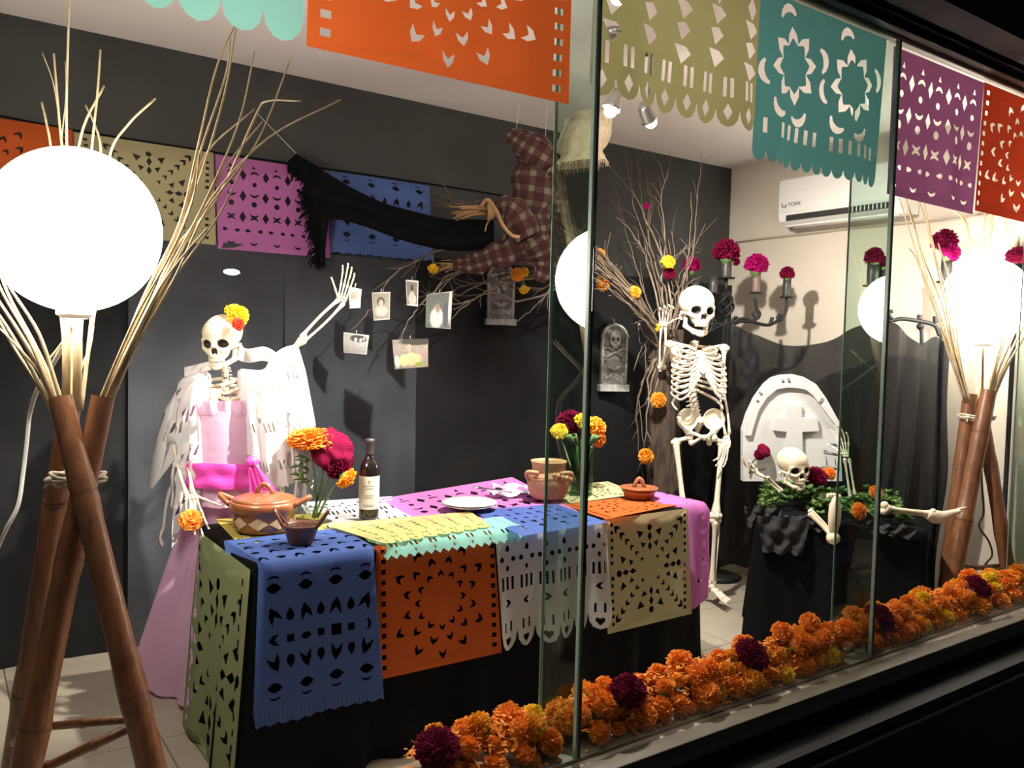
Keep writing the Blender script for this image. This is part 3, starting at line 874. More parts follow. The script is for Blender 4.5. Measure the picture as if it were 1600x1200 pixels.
def rot2(v, a): return (v[0] * math.cos(a) - v[1] * math.sin(a), v[0] * math.sin(a) + v[1] * math.cos(a))
def drape_front(x0, x1, top_on, ztop, seed, amp=0.008, off=0.012, bow=0.0, lift=0.0, dxb=0.0):
    """sheet lying top_on metres on the table, then falling over the front edge"""
    def mk(w, h):
        hang = h - top_on
        def fn(x, y):
            u = x / w
            X = x0 + (x1 - x0) * u
            s = h - y                      # distance from the far edge
            if s < top_on - 0.02:
                return Vector((X, TY0 - 0.014 + (top_on - s), ztop + 0.002 * noise.noise(Vector((X * 9, s * 9, seed)))))
            q = min(1.0, (s - (top_on - 0.02)) / 0.04)
            a = q * math.pi / 2
            d = max(0, s - top_on - 0.02)
            k = d / max(hang, 0.01)
            w_ = amp * k * (math.sin(X * 22 + seed) + 0.5 * math.sin(X * 47 + seed * 2)) + 0.003 * noise.noise(Vector((X * 9, d * 9, seed)))
            crease = 0.005 * math.exp(-((k - 0.5) / 0.02) ** 2)
            yy = TY0 - 0.014 + 0.02 * (1 - math.sin(a)) * 1.0 - off - k * 0.032 - w_ - crease
            zz = ztop - 0.02 * (1 - math.cos(a)) * 1.0 - d
            if q < 1: yy = TY0 - 0.014 + 0.02 - (0.02 + off) * math.sin(a)
            return Vector((X + dxb * k, yy, zz))
        return fn
    return mk
# blue sheet: top corner of the table and down the front
h = 0.50 + 0.34
banner('paper_banner', 0.44, 0.80, pat_eyes, 'fringe', drape_front(0.785, 1.205, 0.30, Z0 + 0.010, 1, 0.006, 0.018)(0.44, 0.80), P_BLUE, 'deep blue cut paper sheet hanging with fringe at the left front of table', 'paper banner', GT)
banner('paper_banner', 0.49, 0.45, pat_sun, 'flat', drape_front(1.188, 1.674, 0.02, Z0 + 0.003, 2, 0.007, 0.012)(0.49, 0.45), P_ORANGE, 'orange cut paper sheet with sunburst hanging down the table front', 'paper banner', GT)
banner('paper_banner', 0.52, 0.43, pat_hearts, 'lobes', drape_front(1.662, 2.190, 0.0, Z0 + 0.002, 3, 0.022, 0.022)(0.52, 0.43), P_WHITE, 'white cut paper sheet with heart lobes hanging down the table front', 'paper banner', GT)
banner('paper_banner', 0.475, 0.455, pat_star, 'flat', drape_front(2.178, 2.662, 0.0, Z0 + 0.004, 4, 0.006, 0.022)(0.475, 0.455), P_CREAM, 'cream cut paper sheet with star pattern hanging at the right table front', 'paper banner', GT)
banner('paper_banner', 0.60, 0.22, pat_bars, 'zig', drape_front(1.215, 1.815, 0.175, Z0 + 0.013, 5, 0.004, 0.026)(0.60, 0.22), P_AQUA, 'turquoise cut paper sheet lying over the front table edge', 'paper banner', GT)
# end pieces
def drape_end(side, y0, y1, top_on, ztop, seed, amp=0.01, sag=0.0, off=0.014):
    XE = TX0 if side < 0 else TX1
    def mk(w, h):
        hang = h - top_on
        def fn(x, y):
            u = x / w; Y = y0 + (y1 - y0) * u
            s = h - y
            if s < top_on - 0.02: return Vector((XE - side * (top_on - s) + side * 0.014, Y, ztop))
            q = min(1.0, (s - (top_on - 0.02)) / 0.04); a = q * math.pi / 2
            d = max(0, s - top_on - 0.02); k = d / hang
            w_ = amp * k * (math.sin(Y * 19 + seed) + 0.5 * math.sin(Y * 43 + seed)) + 0.004 * noise.noise(Vector((Y * 9, d * 9, seed)))
            out = 0.02 * math.sin(a) - 0.006 + (off + k * 0.045 + w_ if q >= 1 else off * math.sin(a))
            return Vector((XE + side * out, Y, ztop - 0.02 * (1 - math.cos(a)) - d - sag * math.sin(u * math.pi)))
        return fn
    return mk
banner('paper_banner', 0.57, 0.70, pat_star, 'flat', drape_end(-1, 3.05, 2.47, 0.0, Z0 - 0.012, 2, 0.012, 0.03)(0.57, 0.70), P_GREEN, 'pale green cut paper sheet hanging over the left table end', 'paper banner', GT)
def corner_fn(w, h, top_on, ztop, path):
    P = [Vector((a, b, 0)) for a, b in path]
    L = [0.0]
    for i in range(1, len(P)): L.append(L[-1] + (P[i] - P[i - 1]).length)
    ctr = Vector(((TX0 + TX1) / 2 + 0.6, (TY0 + TY1) / 2, 0))
    def fn(x, y):
        s = min(x, L[-1] - 1e-5); i = max(k for k in range(len(L) - 1) if L[k] <= s)
        p = P[i].lerp(P[i + 1], (s - L[i]) / (L[i + 1] - L[i])); inw = (ctr - p).normalized()
        q = h - y
        if q < top_on: return Vector((p.x, p.y, 0)) + inw * (top_on - q + 0.02) + UP * ztop
        d = q - top_on; a = min(1, d / 0.04) * math.pi / 2
        k = d / (h - top_on)
        wv = 0.008 * k * math.sin(x * 34) + 0.004 * noise.noise(Vector((x * 9, d * 9, 2)))
        return Vector((p.x, p.y, 0)) + inw * (0.02 * (1 - math.sin(a)) - wv - 0.018 * k) + UP * (ztop - 0.02 * (1 - math.cos(a)) - max(0, d - 0.02))
    return fn
banner('paper_banner', 0.62, 0.56, pat_moon, 'flat', corner_fn(0.62, 0.56, 0.11, Z0 + 0.011, [(2.672, 2.432), (2.785, 2.436), (2.80, 2.455), (2.805, 2.52), (2.80, 3.02)]), P_PINK, 'pink cut paper sheet hanging over the right table end', 'paper banner', GT)
# ================================================================ BAMBOO LAMPS
def bamboo(p, q, r0, r1, nodes, parent):
    """hollow pole from top p to foot q with rings at the given fractions"""
    p, q = Vector(p), Vector(q)
    d = (q - p)
    pts, rad = [], []
    fr = sorted([0.0, 1.0] + [n + e for n in nodes for e in (-0.012, 0.0, 0.012)] + [k / 8 for k in range(1, 8)])
    for f in fr:
        pts.append(p + d * f)
        r = r0 + (r1 - r0) * f
        for n in nodes:
            if abs(f - n) < 0.001: r *= 1.06
            elif abs(f - n) < 0.013: r *= 1.10
        rad.append(r)
    m = MB(); m.tube(pts, rad, 18, caps=False)
    inner = [r0 * 0.80, r0 * 0.80]
    m.tube([p, p + d.normalized() * 0.12], inner, 18, caps=False)
    a = d.orthogonal().normalized()
    o = m.build('bamboo_pole', BAMBOO, parent)
    rim = MB(); dn = d.normalized()
    x = dn.orthogonal().normalized(); y = dn.cross(x)
    vs, fs = [], []
    for k in range(18):
        an = 2 * math.pi * k / 18; e = x * math.cos(an) + y * math.sin(an)
        vs += [p + e * r0 - dn * 0.001, p + e * r0 * 0.8 - dn * 0.001]
    for k in range(18):
        k2 = (k + 1) % 18; fs.append((2 * k, 2 * k + 1, 2 * k2 + 1, 2 * k2))
    rim.add(vs, fs); rim.build('cut_rim', BAMBOO_RIM, o)
    for n in nodes:
        rr = (r0 + (r1 - r0) * n) * 1.06
        g = MB(); c = p + d * n
        g.tube([c - dn * 0.004, c + dn * 0.004], [rr * 1.025, rr * 1.025], 18, caps=False)
        g.build('node_ring', BAMBOO_NODE, o)
    return o
def stick(path, r0, r1, parent, forks=()):
    P = catmull(path, 5)
    n = len(P)
    m = MB(); m.tube(P, [r0 + (r1 - r0) * i / (n - 1) for i in range(n)], 6)
    for f, tip, r in forks:
        k = int(f * (n - 1))
        m.tube(catmull([P[k], P[k] * 0.5 + Vector(tip) * 0.5 + Vector((0.006, 0, 0.008)), Vector(tip)], 4), [r, r * .95, r * .9, r * .85, r * .8, r * .75, r * .7, r * .65, r * .6], 5)
    return m.build('stick', STICK, parent)
def globe(c, R, parent):
    m = MB(); m.ell(c, R, seg=48, rings=32)
    g = m.build('globe', GLOBE, parent)
    k = MB(); k.lathe([(0.03, 0), (0.045, 0.01), (0.045, 0.035), (0.03, 0.04)], c + Vector((0, 0, -R - 0.018)), UP, 16)
    k.build('lamp_collar', WHITE_P, parent)
    return g

T1 = 2.14
c1 = pt(117, 360, T1)
L1 = thing('bamboo_floor_lamp', (c1.x, c1.y, 0), 'large bamboo tripod lamp with round white globe at the left, nearest the window', 'floor lamp', 'bamboo globe lamps')
def foot(px0, py0, t0, px1, py1, t1):
    a, b = pt(px0, py0, t0), pt(px1, py1, t1)
    k = (a.z - 0.012) / (a.z - b.z)
    return a, a + (b - a) * k
a, q = foot(95, 622, T1 - 0.04, 232, 1180, T1 - 0.14); bamboo(a, q, 0.028, 0.036, (0.19, 0.585, 0.9), L1)
a, q = foot(161, 620, T1 + 0.0, 70, 1060, T1 - 0.09); bamboo(a, q, 0.028, 0.038, (0.33, 0.66, 0.92), L1)
a, q = foot(113, 612, T1 + 0.09, 30, 1150, T1 + 0.22); bamboo(a, q, 0.027, 0.036, (0.25, 0.7), L1)
def twine(cx, cy, t, rx, parent, lp):
    m = MB()
    c = lp(cx, cy, t)
    for k, (dz, s) in enumerate(((0.0, 1.0), (0.009, 1.02), (-0.008, 1.01), (0.004, 1.05))):
        P = []
        for i in range(33):
            an = 2 * math.pi * i / 32
            P.append(c + U * (math.cos(an) * rx * s) + Wd * (math.sin(an) * rx * 0.72 * s) + UP * (dz + 0.006 * math.sin(an * 2 + k)))
        m.tube(P, 0.0045, 6)
    m.ell(c - U * rx * 0.8 - Wd * rx * 0.5 + UP * 0.0, (0.016, 0.012, 0.011))
    m.tube([c - U * rx * 0.8 - Wd * rx * 0.55, c - U * rx * 0.95 - Wd * rx * 0.7 - UP * 0.02], 0.004, 5)
    return m.build('twine_binding', TWINE, parent)
twine(122, 748, T1, 0.066, L1, pt)
def brace(p, q, r, nodes, parent):
    p, q = Vector(p), Vector(q); pts = []; rad = []
    for f in sorted([0, 1] + [n + e for n in nodes for e in (-0.02, 0, 0.02)]):
        pts.append(p + (q - p) * f); rad.append(r * (1.3 if any(abs(f - n) < 0.001 for n in nodes) else 1))
    MB().tube(pts, rad, 10).build('brace', BAMBOO, parent)
brace(pt(75, 1135, T1 + 0.03), pt(218, 1122, T1 - 0.08), 0.011, (0.4,), L1)
brace(pt(60, 1205, T1 - 0.08), pt(218, 1130, T1 - 0.09), 0.012, (0.55, 0.1), L1)
brace(pt(20, 1160, T1 + 0.1), pt(75, 1140, T1 - 0.02), 0.011, (0.5,), L1)
g1 = globe(c1, 0.21, L1)
# fans of sticks: right bundle, centre bundle, left bundle
def px_path(P, t0, t1):
    n = len(P)
    return [pt(x, y, t0 + (t1 - t0) * i / (n - 1)) for i, (x, y) in enumerate(P)]
right = [
 [(160, 640), (205, 540), (262, 425), (318, 320), (372, 195), (398, 80)],
 [(158, 640), (200, 545), (255, 430), (305, 300), (350, 150), (372, 20)],
 [(164, 640), (215, 530), (275, 410), (330, 310), (420, 215), (532, 156)],
 [(160, 640), (195, 555), (250, 440), (300, 290), (315, 230), (352, 120), (360, 60)],
 [(156, 640), (190, 550), (238, 450), (292, 330), (322, 240), (398, 170)],
 [(166, 640), (210, 545), (270, 440), (322, 330), (400, 225), (455, 90)],
 [(162, 640), (214, 528), (268, 400), (303, 350), (352, 262), (410, 190)],
 [(168, 640), (222, 520), (275, 430), (340, 340), (382, 255)],
 [(155, 640), (186, 560), (226, 460), (280, 350), (310, 225), (340, 100), (380, 15)],
 [(163, 640), (208, 532), (285, 385), (345, 300), (400, 180), (418, 158), (470, 158)],
 [(150, 640), (180, 568), (215, 490), (265, 400), (300, 318), (312, 240)],
 [(157, 640), (192, 565), (247, 455), (290, 395), (330, 350)],
]
for i, P in enumerate(right):
    dt = (-0.13 + 0.02 * (i % 5))
    stick(px_path(P, T1 + 0.0, T1 + dt), 0.0050 - 0.0004 * (i % 3), 0.0018, L1)
mid = [
 [(118, 640), (114, 560), (108, 440), (106, 300), (104, 160), (109, -20)],
 [(112, 640), (108, 540), (102, 400), (101, 280), (92, 180), (84, 84)],
 [(124, 640), (126, 540), (122, 420), (119, 280), (130, 200), (163, 134)],
 [(121, 640), (126, 540), (134, 400), (142, 250), (152, 150), (157, 78)],
 [(126, 640), (140, 520), (155, 380), (158, 240), (148, 195), (134, 165)],
 [(128, 640), (140, 540), (160, 400), (170, 250), (200, 195), (243, 154)],
 [(110, 640), (98, 520), (86, 380), (80, 240), (72, 190), (65, 160)],
 [(121, 640), (126, 580), (140, 545), (146, 510)],
]
for i, P in enumerate(mid):
    f = ((0.80, pt(66, 82, T1 + 0.24), 0.0022), (0.72, pt(102, 96, T1 + 0.24), 0.002)) if i == 1 else ()
    stick(px_path(P, T1 + 0.06, T1 + 0.25), 0.0052 if i < 3 else 0.004, 0.0030, L1, f)
for x in (103, 120):
    MB().tube([pt(x, 640, T1 + 0.06), pt(x + 1, 560, T1 + 0.03), pt(x, 500, T1 + 0.01)], 0.0105, 8).build('support_rod', STICK, L1)
left = [
 [(92, 650), (70, 590), (30, 520), (-20, 440), (-60, 340), (-80, 200)],
 [(88, 650), (62, 600), (10, 510), (-40, 440), (-90, 350)],
 [(84, 650), (58, 600), (20, 540), (-10, 480), (-40, 380), (-50, 250)],
 [(98, 650), (75, 600), (45, 530), (5, 460), (-30, 380)],
 [(90, 650), (66, 590), (30, 545), (-4, 510)],
 [(95, 650), (78, 590), (50, 530), (12, 458), (-14, 380), (-28, 280)],
 [(102, 650), (84, 590), (60, 520), (22, 460), (-4, 420)],
]
for i, P in enumerate(left):
    stick(px_path(P, T1 - 0.02, T1 - 0.10 + 0.03 * (i % 3)), 0.0062 - 0.0005 * (i % 3), 0.0025, L1)
stick(px_path([(74, 565), (90, 545), (104, 525)], T1 + 0.02, T1 + 0.02), 0.004, 0.0025, L1)
# power cord of the left lamp
cd = MB(); cd.tube(catmull([Vector((-0.30, 2.35, 0.01)), pt(-30, 960, 2.42), pt(-12, 880, 2.45), pt(8, 830, 2.4), pt(28, 790, 2.4), pt(36, 740, 2.42), pt(42, 690, 2.42), pt(47, 645, 2.4), pt(60, 606, 2.32), pt(88, 560, 2.24), c1 - UP * 0.235], 6), 0.0062, 8)
tag(cd.build('power_cord', CORD_W), 'white power cord hanging left of the large bamboo lamp', 'cord')

T2 = 4.14
c2 = pt(1540, 470, T2)
L2 = thing('bamboo_floor_lamp', (c2.x, c2.y, 0), 'distant bamboo tripod lamp with round white globe by the beige right wall', 'floor lamp', 'bamboo globe lamps')
a, q = foot(1545, 611, T2 - 0.04, 1490, 890, T2 - 0.12); bamboo(a, q, 0.036, 0.046, (0.17, 0.52), L2)
a, q = foot(1516, 616, T2 + 0.05, 1484, 880, T2 + 0.02); bamboo(a, q, 0.034, 0.042, (0.3, 0.7), L2)
a, q = foot(1530, 620, T2 + 0.10, 1574, 885, T2 + 0.05); bamboo(a, q, 0.030, 0.036, (0.3, 0.58), L2)
twine(1526, 652, T2 + 0.02, 0.085, L2, pt)
brace(pt(1500, 882, T2 - 0.05), pt(1568, 893, T2 + 0.02), 0.011, (0.4,), L2)
brace(pt(1488, 890, T2), pt(1560, 884, T2 + 0.06), 0.011, (0.5,), L2)
globe(c2, 0.21, L2)
fan = [
 [(1512, 630), (1490, 560), (1465, 480), (1440, 420), (1402, 300)],
 [(1510, 630), (1486, 550), (1455, 470), (1432, 405), (1420, 388)],
 [(1514, 630), (1494, 560), (1474, 460), (1448, 350), (1436, 315)],
 [(1508, 630), (1480, 545), (1450, 440), (1428, 350), (1412, 300)],
 [(1515, 630), (1500, 570), (1478, 460), (1460, 390), (1440, 300)],
 [(1511, 630), (1492, 560), (1470, 470), (1446, 410), (1420, 330)],
 [(1516, 630), (1500, 560), (1486, 450), (1466, 380)],
]
for i, P in enumerate(fan):
    stick(px_path(P, T2, T2 - 0.12 + 0.03 * (i % 3)), 0.0062, 0.003, L2)
up2 = [
 [(1527, 630), (1524, 560), (1520, 440), (1508, 350), (1480, 320)],
 [(1529, 630), (1528, 560), (1524, 440), (1512, 360), (1494, 290)],
 [(1531, 630), (1532, 560), (1535, 420), (1540, 320), (1542, 280)],
 [(1533, 630), (1538, 560), (1544, 420), (1552, 320), (1556, 280)],
 [(1536, 630), (1552, 560), (1574, 440), (1596, 350), (1602, 300)],
]
for i, P in enumerate(up2):
    stick(px_path(P, T2 + 0.06, T2 + 0.26), 0.007, 0.005, L2)
rgt = [
 [(1545, 630), (1560, 580), (1585, 520), (1612, 460), (1640, 380)],
 [(1547, 630), (1568, 575), (1598, 510), (1625, 450)],
 [(1543, 630), (1556, 575), (1576, 510), (1604, 430), (1620, 350)],
 [(1549, 630), (1575, 570), (1604, 520), (1640, 460)],
 [(1541, 630), (1552, 580), (1570, 520), (1590, 470)],
]
for i, P in enumerate(rgt):
    stick(px_path(P, T2 - 0.03, T2 - 0.14), 0.0075, 0.003, L2)
cd = MB(); cd.tube(catmull([c2 - UP * 0.23, pt(1534, 660, T2 + .1), pt(1534, 752, T2 + 0.11), pt(1537, 800, T2 + 0.13), pt(1530, 822, T2 + 0.12), pt(1545, 846, T2 + 0.12), pt(1550, 868, T2 + 0.1), pt(1538, 886, T2 + 0.1), onz(1530, 925, 0.008)], 6), 0.005, 6)
tag(cd.build('power_cord', BAMBOO_NODE), 'brown power cord trailing down inside the distant bamboo lamp', 'cord')

# ================================================================ FLOWERS (meshes shared by copies)
def marigold_mesh(name, m, seed, R=1.0, dome=1.75, fine=1.0):
    """ruffled pompom: crowded short petals over a round core"""
    rnd = random.Random(seed)
    b = MB()
    core = 0.74
    b.ell((0, 0, 0.0), core * R, seg=14, rings=9, disp=lambda d: 1 + 0.08 * noise.noise(d * 4 + Vector((seed, 0, 0))))
    nr = int(10 * fine)
    for k in range(nr):
        th = 0.10 + (dome - 0.10) * k / (nr - 1)
        n = max(5, int(30 * fine * math.sin(min(th, 1.5708))))
        for i in range(n):
            ph = 2 * math.pi * (i + 0.5 * (k % 2)) / n + rnd.uniform(-.12, .12)
            t2 = th + rnd.uniform(-.12, .12)
            d = Vector((math.sin(t2) * math.cos(ph), math.sin(t2) * math.sin(ph), math.cos(t2)))
            s = d.cross(UP).normalized() if abs(d.z) < 0.99 else Vector((1, 0, 0))
            s = Matrix.Rotation(rnd.uniform(-.9, .9), 3, d) @ s
            up = s.cross(d)
            big = 1 + 0.10 * noise.noise(d * 2.3 + Vector((seed * 3, 0, 0)))
            L = R * rnd.uniform(0.90, 1.08) * big; wd = R * rnd.uniform(0.10, 0.17) / fine
            p0 = d * R * 0.64; fl = up * rnd.uniform(-.10, .06) * R
            q = d * L * 0.86
            vs = [p0, q - s * wd, q + up * wd * .5, q + s * wd, d * L - s * wd * 0.8 + fl - up * wd * rnd.uniform(-.2, .6), d * L * 1.02 + fl + up * wd * .3, d * L + s * wd * 0.8 + fl - up * wd * rnd.uniform(-.2, .6)]
            b.add(vs, [(0, 2, 1), (0, 3, 2), (1, 2, 5, 4), (2, 3, 6, 5)])
    ns = len(b.f)
    b.lathe([(0.6 * R, -0.25 * R), (0.42 * R, -0.7 * R), (0.2 * R, -0.95 * R), (0.0, -1.0 * R)], (0, 0, 0), UP, 8)
    me = mesh_from(name, b.v, b.f, m, False)
    me.materials.append(STEM)
    for p in me.polygons[ns:]: p.material_index = 1
    return me
def velvet_mesh(name, m, seed, squash=0.7):
    b = MB()
    def disp(d):
        return 1 + 0.22 * noise.noise(d * 2.2 + Vector((seed, 0, 0))) - 0.06 * abs(noise.noise(d * 6 + Vector((seed, 3, 0)))) + 0.05 * noise.noise(d * 14) + 0.05 * noise.noise(d * 30)
    b.ell((0, 0, 0), (1.06, 1.06, squash), seg=52, rings=32, disp=disp)
    return mesh_from(name, b.v, b.f, m, True)
FM = {'orange': [marigold_mesh('marigold_head', ORANGE_F, s, 1.0, d) for s, d in ((1, 1.75), (2, 1.95), (3, 1.6))],
      'amber': [marigold_mesh('marigold_head', AMBER_F, s, 1.0, d) for s, d in ((4, 1.75), (5, 1.9))],
      'yellow': [marigold_mesh('marigold_head', YELLOW_F, 6, 1.0, 1.6)],
      'big': [marigold_mesh('marigold_head', ORANGE_F, 12, 1.0, 1.9, 1.7)],
      'red': [marigold_mesh('red_flower_head', RED_F, 8, 1.0, 1.5)],
      'magenta': [marigold_mesh('magenta_head', MAGENTA, 21, 1.0, 1.9, 1.35), velvet_mesh('magenta_head', MAGENTA, 5)],
      'crimson': [marigold_mesh('crimson_head', CRIMSON, 22, 1.0, 2.1, 1.35), velvet_mesh('crimson_head', CRIMSON, 9, 0.8)]}
def facing(d, loc, s, roll=0.0, sx=1.0):
    """matrix that turns local +Z to d"""
    q = Vector(d).normalized().to_track_quat('Z', 'Y').to_matrix().to_4x4()
    return Matrix.Translation(loc) @ q @ Matrix.Diagonal((s * sx, s, s * (0.8 if sx > 1 else 1), 1)) @ Matrix.Rotation(roll, 4, 'Z')
def flower(kind, loc, d, s, label=None, cat='flower', group=None, parent=None, name=None, sx=1.0, k=None):
    meshes = FM[kind]
    me = meshes[(0 if kind in ('magenta', 'crimson') else random.randrange(len(meshes))) if k is None else k]
    nm = name or {'magenta': 'magenta_cockscomb', 'crimson': 'crimson_cockscomb', 'red': 'red_flower'}.get(kind, 'marigold')
    o = obj(nm, me, parent, facing(d, Vector(loc), s, random.uniform(0, 6.28), sx))
    if parent is None: tag(o, label, cat, group)
    return o

# ================================================================ THINGS ON THE TABLE
ZT = TZ + 0.010
def arc_handle(m, a, b, out, r, flat=1.0, n=10):
    a, b, out = Vector(a), Vector(b), Vector(out)
    P = []
    for i in range(n + 1):
        t = i / n
        P.append(a + (b - a) * t + out * math.sin(math.pi * t))
    m.tube(P, [(r, r * flat)] * (n + 1), 8)
# lidded clay pot
p = onz(413, 828, ZT); s = 0.00238 * 0.94
cz = thing('lidded_clay_pot', (p.x, p.y, ZT), 'large lidded clay pot with cream zigzag band on yellow paper sheet', 'pot')
B = Vector((p.x, p.y, ZT + 0.0005))
m = MB(); m.lathe([(0, 0), (0.085, 0), (0.098, 0.008), (0.103, 0.03), (0.105, 0.06), (0.108, 0.064), (0.115, 0.078), (0.121, 0.092), (0.117, 0.105), (0.112, 0.108), (0.105, 0.104), (0.10, 0.06), (0.09, 0.012), (0, 0.01)], B, UP, 40)
m.build('pot_body', CLAY, cz)
m = MB()
for k in range(9):
    a0 = 2 * math.pi * k / 9; P = []
    for da, dz in ((-0.34, 0), (0, 0.021), (0.34, 0), (0, -0.021)):
        an = a0 + da; P.append(B + Vector((math.cos(an) * 0.1062, math.sin(an) * 0.1062, 0.040 + dz)))
    cc = sum(P, Vector()) / 4; cc = B + (cc - B) * 1.0 + Vector((math.cos(a0), math.sin(a0), 0)) * 0.007
    n = len(m.v)
    m.add(P + [Vector((B.x + math.cos(a0) * 0.1068, B.y + math.sin(a0) * 0.1068, B.z + 0.040))], [(0, 3, 4), (3, 2, 4), (2, 1, 4), (1, 0, 4)])
m.build('zigzag_band', CLAY_CREAM, cz, smooth=False)
m = MB(); m.lathe([(0.108, 0.106), (0.109, 0.112), (0.098, 0.118), (0.07, 0.126), (0.03, 0.131), (0.0, 0.132)], B, UP, 40); lid = m.build('lid', CLAY, cz)
m = MB(); arc_handle(m, B + U * -0.030 + UP * 0.128, B + U * 0.030 + UP * 0.128, UP * 0.036, 0.008, 1.3); m.build('lid_handle', CLAY, lid)
for sd in (-1, 1):
    m = MB(); c = B + U * (sd * 0.112) + UP * 0.094
    arc_handle(m, c - Wd * 0.035, c + Wd * 0.035, U * (sd * 0.048) + UP * 0.028, 0.010, 0.8); m.build('side_handle', CLAY, cz)
# small bowl with dark sauce and tall ears
p = onz(470, 851, ZT); B = Vector((p.x, p.y, ZT + 0.004))
bw = thing('clay_bowl', (p.x, p.y, ZT + 0.003), 'small dark clay bowl of sauce with two ear handles on blue paper', 'bowl')
m = MB(); m.lathe([(0, 0), (0.036, 0), (0.040, 0.004), (0.050, 0.034), (0.058, 0.058), (0.061, 0.064), (0.058, 0.066), (0.054, 0.058), (0.045, 0.03), (0.0, 0.012)], B, UP, 32); m.build('bowl_body', CLAY_DARK, bw)
m = MB(); m.lathe([(0.0535, 0.054), (0.048, 0.060), (0.030, 0.066), (0.0, 0.069)], B, UP, 24); m.build('sauce', MOLE, bw)
for sd in (-1, 1):
    m = MB(); c = B + U * (sd * 0.053) + UP * 0.056
    arc_handle(m, c - Wd * 0.018, c + Wd * 0.018, U * (sd * 0.036) + UP * 0.055, 0.006, 0.9); m.build('ear_handle', CLAY_DARK, bw)
# glass bottle vase with flowers
p = onz(492, 815, ZT); B = Vector((p.x, p.y, ZT + 0.002))
vz = thing('glass_vase', (p.x, p.y, ZT), 'clear glass bottle vase holding orange and crimson flowers', 'vase')
m = MB(); m.lathe([(0, 0.001), (0.044, 0.001), (0.050, 0.006), (0.050, 0.10), (0.047, 0.122), (0.034, 0.146), (0.024, 0.158), (0.022, 0.172), (0.026, 0.176), (0.026, 0.184), (0.022, 0.185)], B, UP, 32); m.build('glass_body', GLASS_V, vz)
m = MB(); m.lathe([(0.0, 0.004), (0.047, 0.004), (0.047, 0.05), (0.0, 0.05)], B, UP, 24); m.build('water', GLASS_V, vz)
tv = (onz(492, 815, ZT) - Vector(CAM)).dot(Vector(-np.array([ROT[0][2], ROT[1][2], ROT[2][2]])))
def stem_to(parent, base, head, r, name='stem'):
    mid = (base + head) * 0.5 + Vector((random.uniform(-.008, .008), random.uniform(-.008, .008), 0))
    MB().tube(catmull([base, mid, head], 5), r, 7).build(name, STEM, parent)
def bouquet(label_pre, vase_pt, tvv, heads, group):
    for i, (kind, px, py, dt, sz, d, lab, sx) in enumerate(heads):
        loc = pt(px, py, tvv + dt)
        r = thing({'crimson': 'crimson_cockscomb', 'magenta': 'magenta_cockscomb'}.get(kind, 'marigold'), vase_pt + UP * 0.01, lab, 'flower', group)
        dd = Vector(d)
        obj('flower_head', FM[kind][i % len(FM[kind])], r, facing(dd, loc, sz, 0.7 * i, sx) @ Matrix.Diagonal((1, 1, 0.72 if kind == 'big' else 0.9, 1)))
        stem_to(r, vase_pt + UP * 0.012 + Vector((0.01 * math.cos(i * 2.1), 0.01 * math.sin(i * 2.1), 0)), loc - dd.normalized() * sz * 0.5, 0.0042)
bouquet('', B, tv, [
 ('big', 487, 688, 0.0, 0.078, (-0.1, -0.1, 1), 'wide orange marigold at the upper left of the clear vase', 1.15),
 ('crimson', 520, 703, 0.03, 0.085, (0.35, -0.6, 0.5), 'big crimson cockscomb flower in the clear vase by the bottle', 1.0),
 ('crimson', 528, 727, 0.0, 0.050, (0.4, -0.6, -0.1), 'smaller crimson cockscomb drooping from the clear vase', 1.0),
 ('amber', 541, 747, -0.02, 0.040, (0.5, -0.3, -0.5), 'small orange marigold drooping at the right of the clear vase', 1.1)], 'flowers in the clear vase')
lf = MB()
for i in range(16):
    a = i * 2.4; c = pt(478 + 6 * math.sin(i), 715 + i * 2.6, tv)
    e = c + Vector((-0.035 - 0.012 * math.sin(i * 3), 0.03 * math.cos(a), 0.012 * math.sin(a * 2)))
    lf.tube([c, (c + e) / 2 + UP * 0.006, e], [(0.003, 0.001), (0.006, 0.001), (0.001, 0.0005)], 4)
tag(lf.build('vase_foliage', STEM), 'feathery green leaves hanging over the rim of the clear vase', 'leaves', kind='stuff')
# wine bottle
p = onz(576, 811, ZT); B = Vector((p.x, p.y, ZT + 0.003))
WINE = mat('dark_bottle_glass', (0.012, 0.008, 0.008), 0.06, coat=0.4)
wb = thing('wine_bottle', (p.x, p.y, ZT), 'dark wine bottle with pale label standing on white paper sheet', 'bottle')
m = MB(); m.lathe([(0, 0.004), (0.030, 0), (0.037, 0.004), (0.038, 0.015), (0.038, 0.185), (0.036, 0.20), (0.028, 0.218), (0.017, 0.232), (0.0145, 0.245), (0.0145, 0.29), (0.0165, 0.292), (0.0165, 0.302), (0.013, 0.304), (0, 0.304)], B, UP, 32); m.build('bottle_body', WINE, wb)
m = MB(); m.lathe([(0.0152, 0.246), (0.0152, 0.289), (0.0172, 0.291), (0.0172, 0.303), (0.0, 0.3055)], B, UP, 24); m.build('foil_capsule', mat('foil', (0.05, 0.04, 0.045), 0.5), wb)
dc = Vector((-B.x, -B.y, 0)).normalized(); an0 = math.atan2(dc.y, dc.x)
LABEL = mat('label_paper', (0.62, 0.59, 0.52), 0.7)
def curved(m, a0, a1, z0, z1, r):
    m.grid(lambda u, v: B + Vector((math.cos(a0 + (a1 - a0) * u) * r, math.sin(a0 + (a1 - a0) * u) * r, z0 + (z1 - z0) * v)), 14, 1); return m
m = MB(); curved(m, an0 - 1.75, an0 + 1.55, 0.040, 0.165, 0.0385); m.build('bottle_label', LABEL, wb)
m = MB()
for z, a in ((0.128, 0.55), (0.118, 0.4), (0.092, 0.5), (0.084, 0.42), (0.056, 0.6), (0.050, 0.5)): curved(m, an0 - a, an0 + a, z, z + 0.0028, 0.0389)
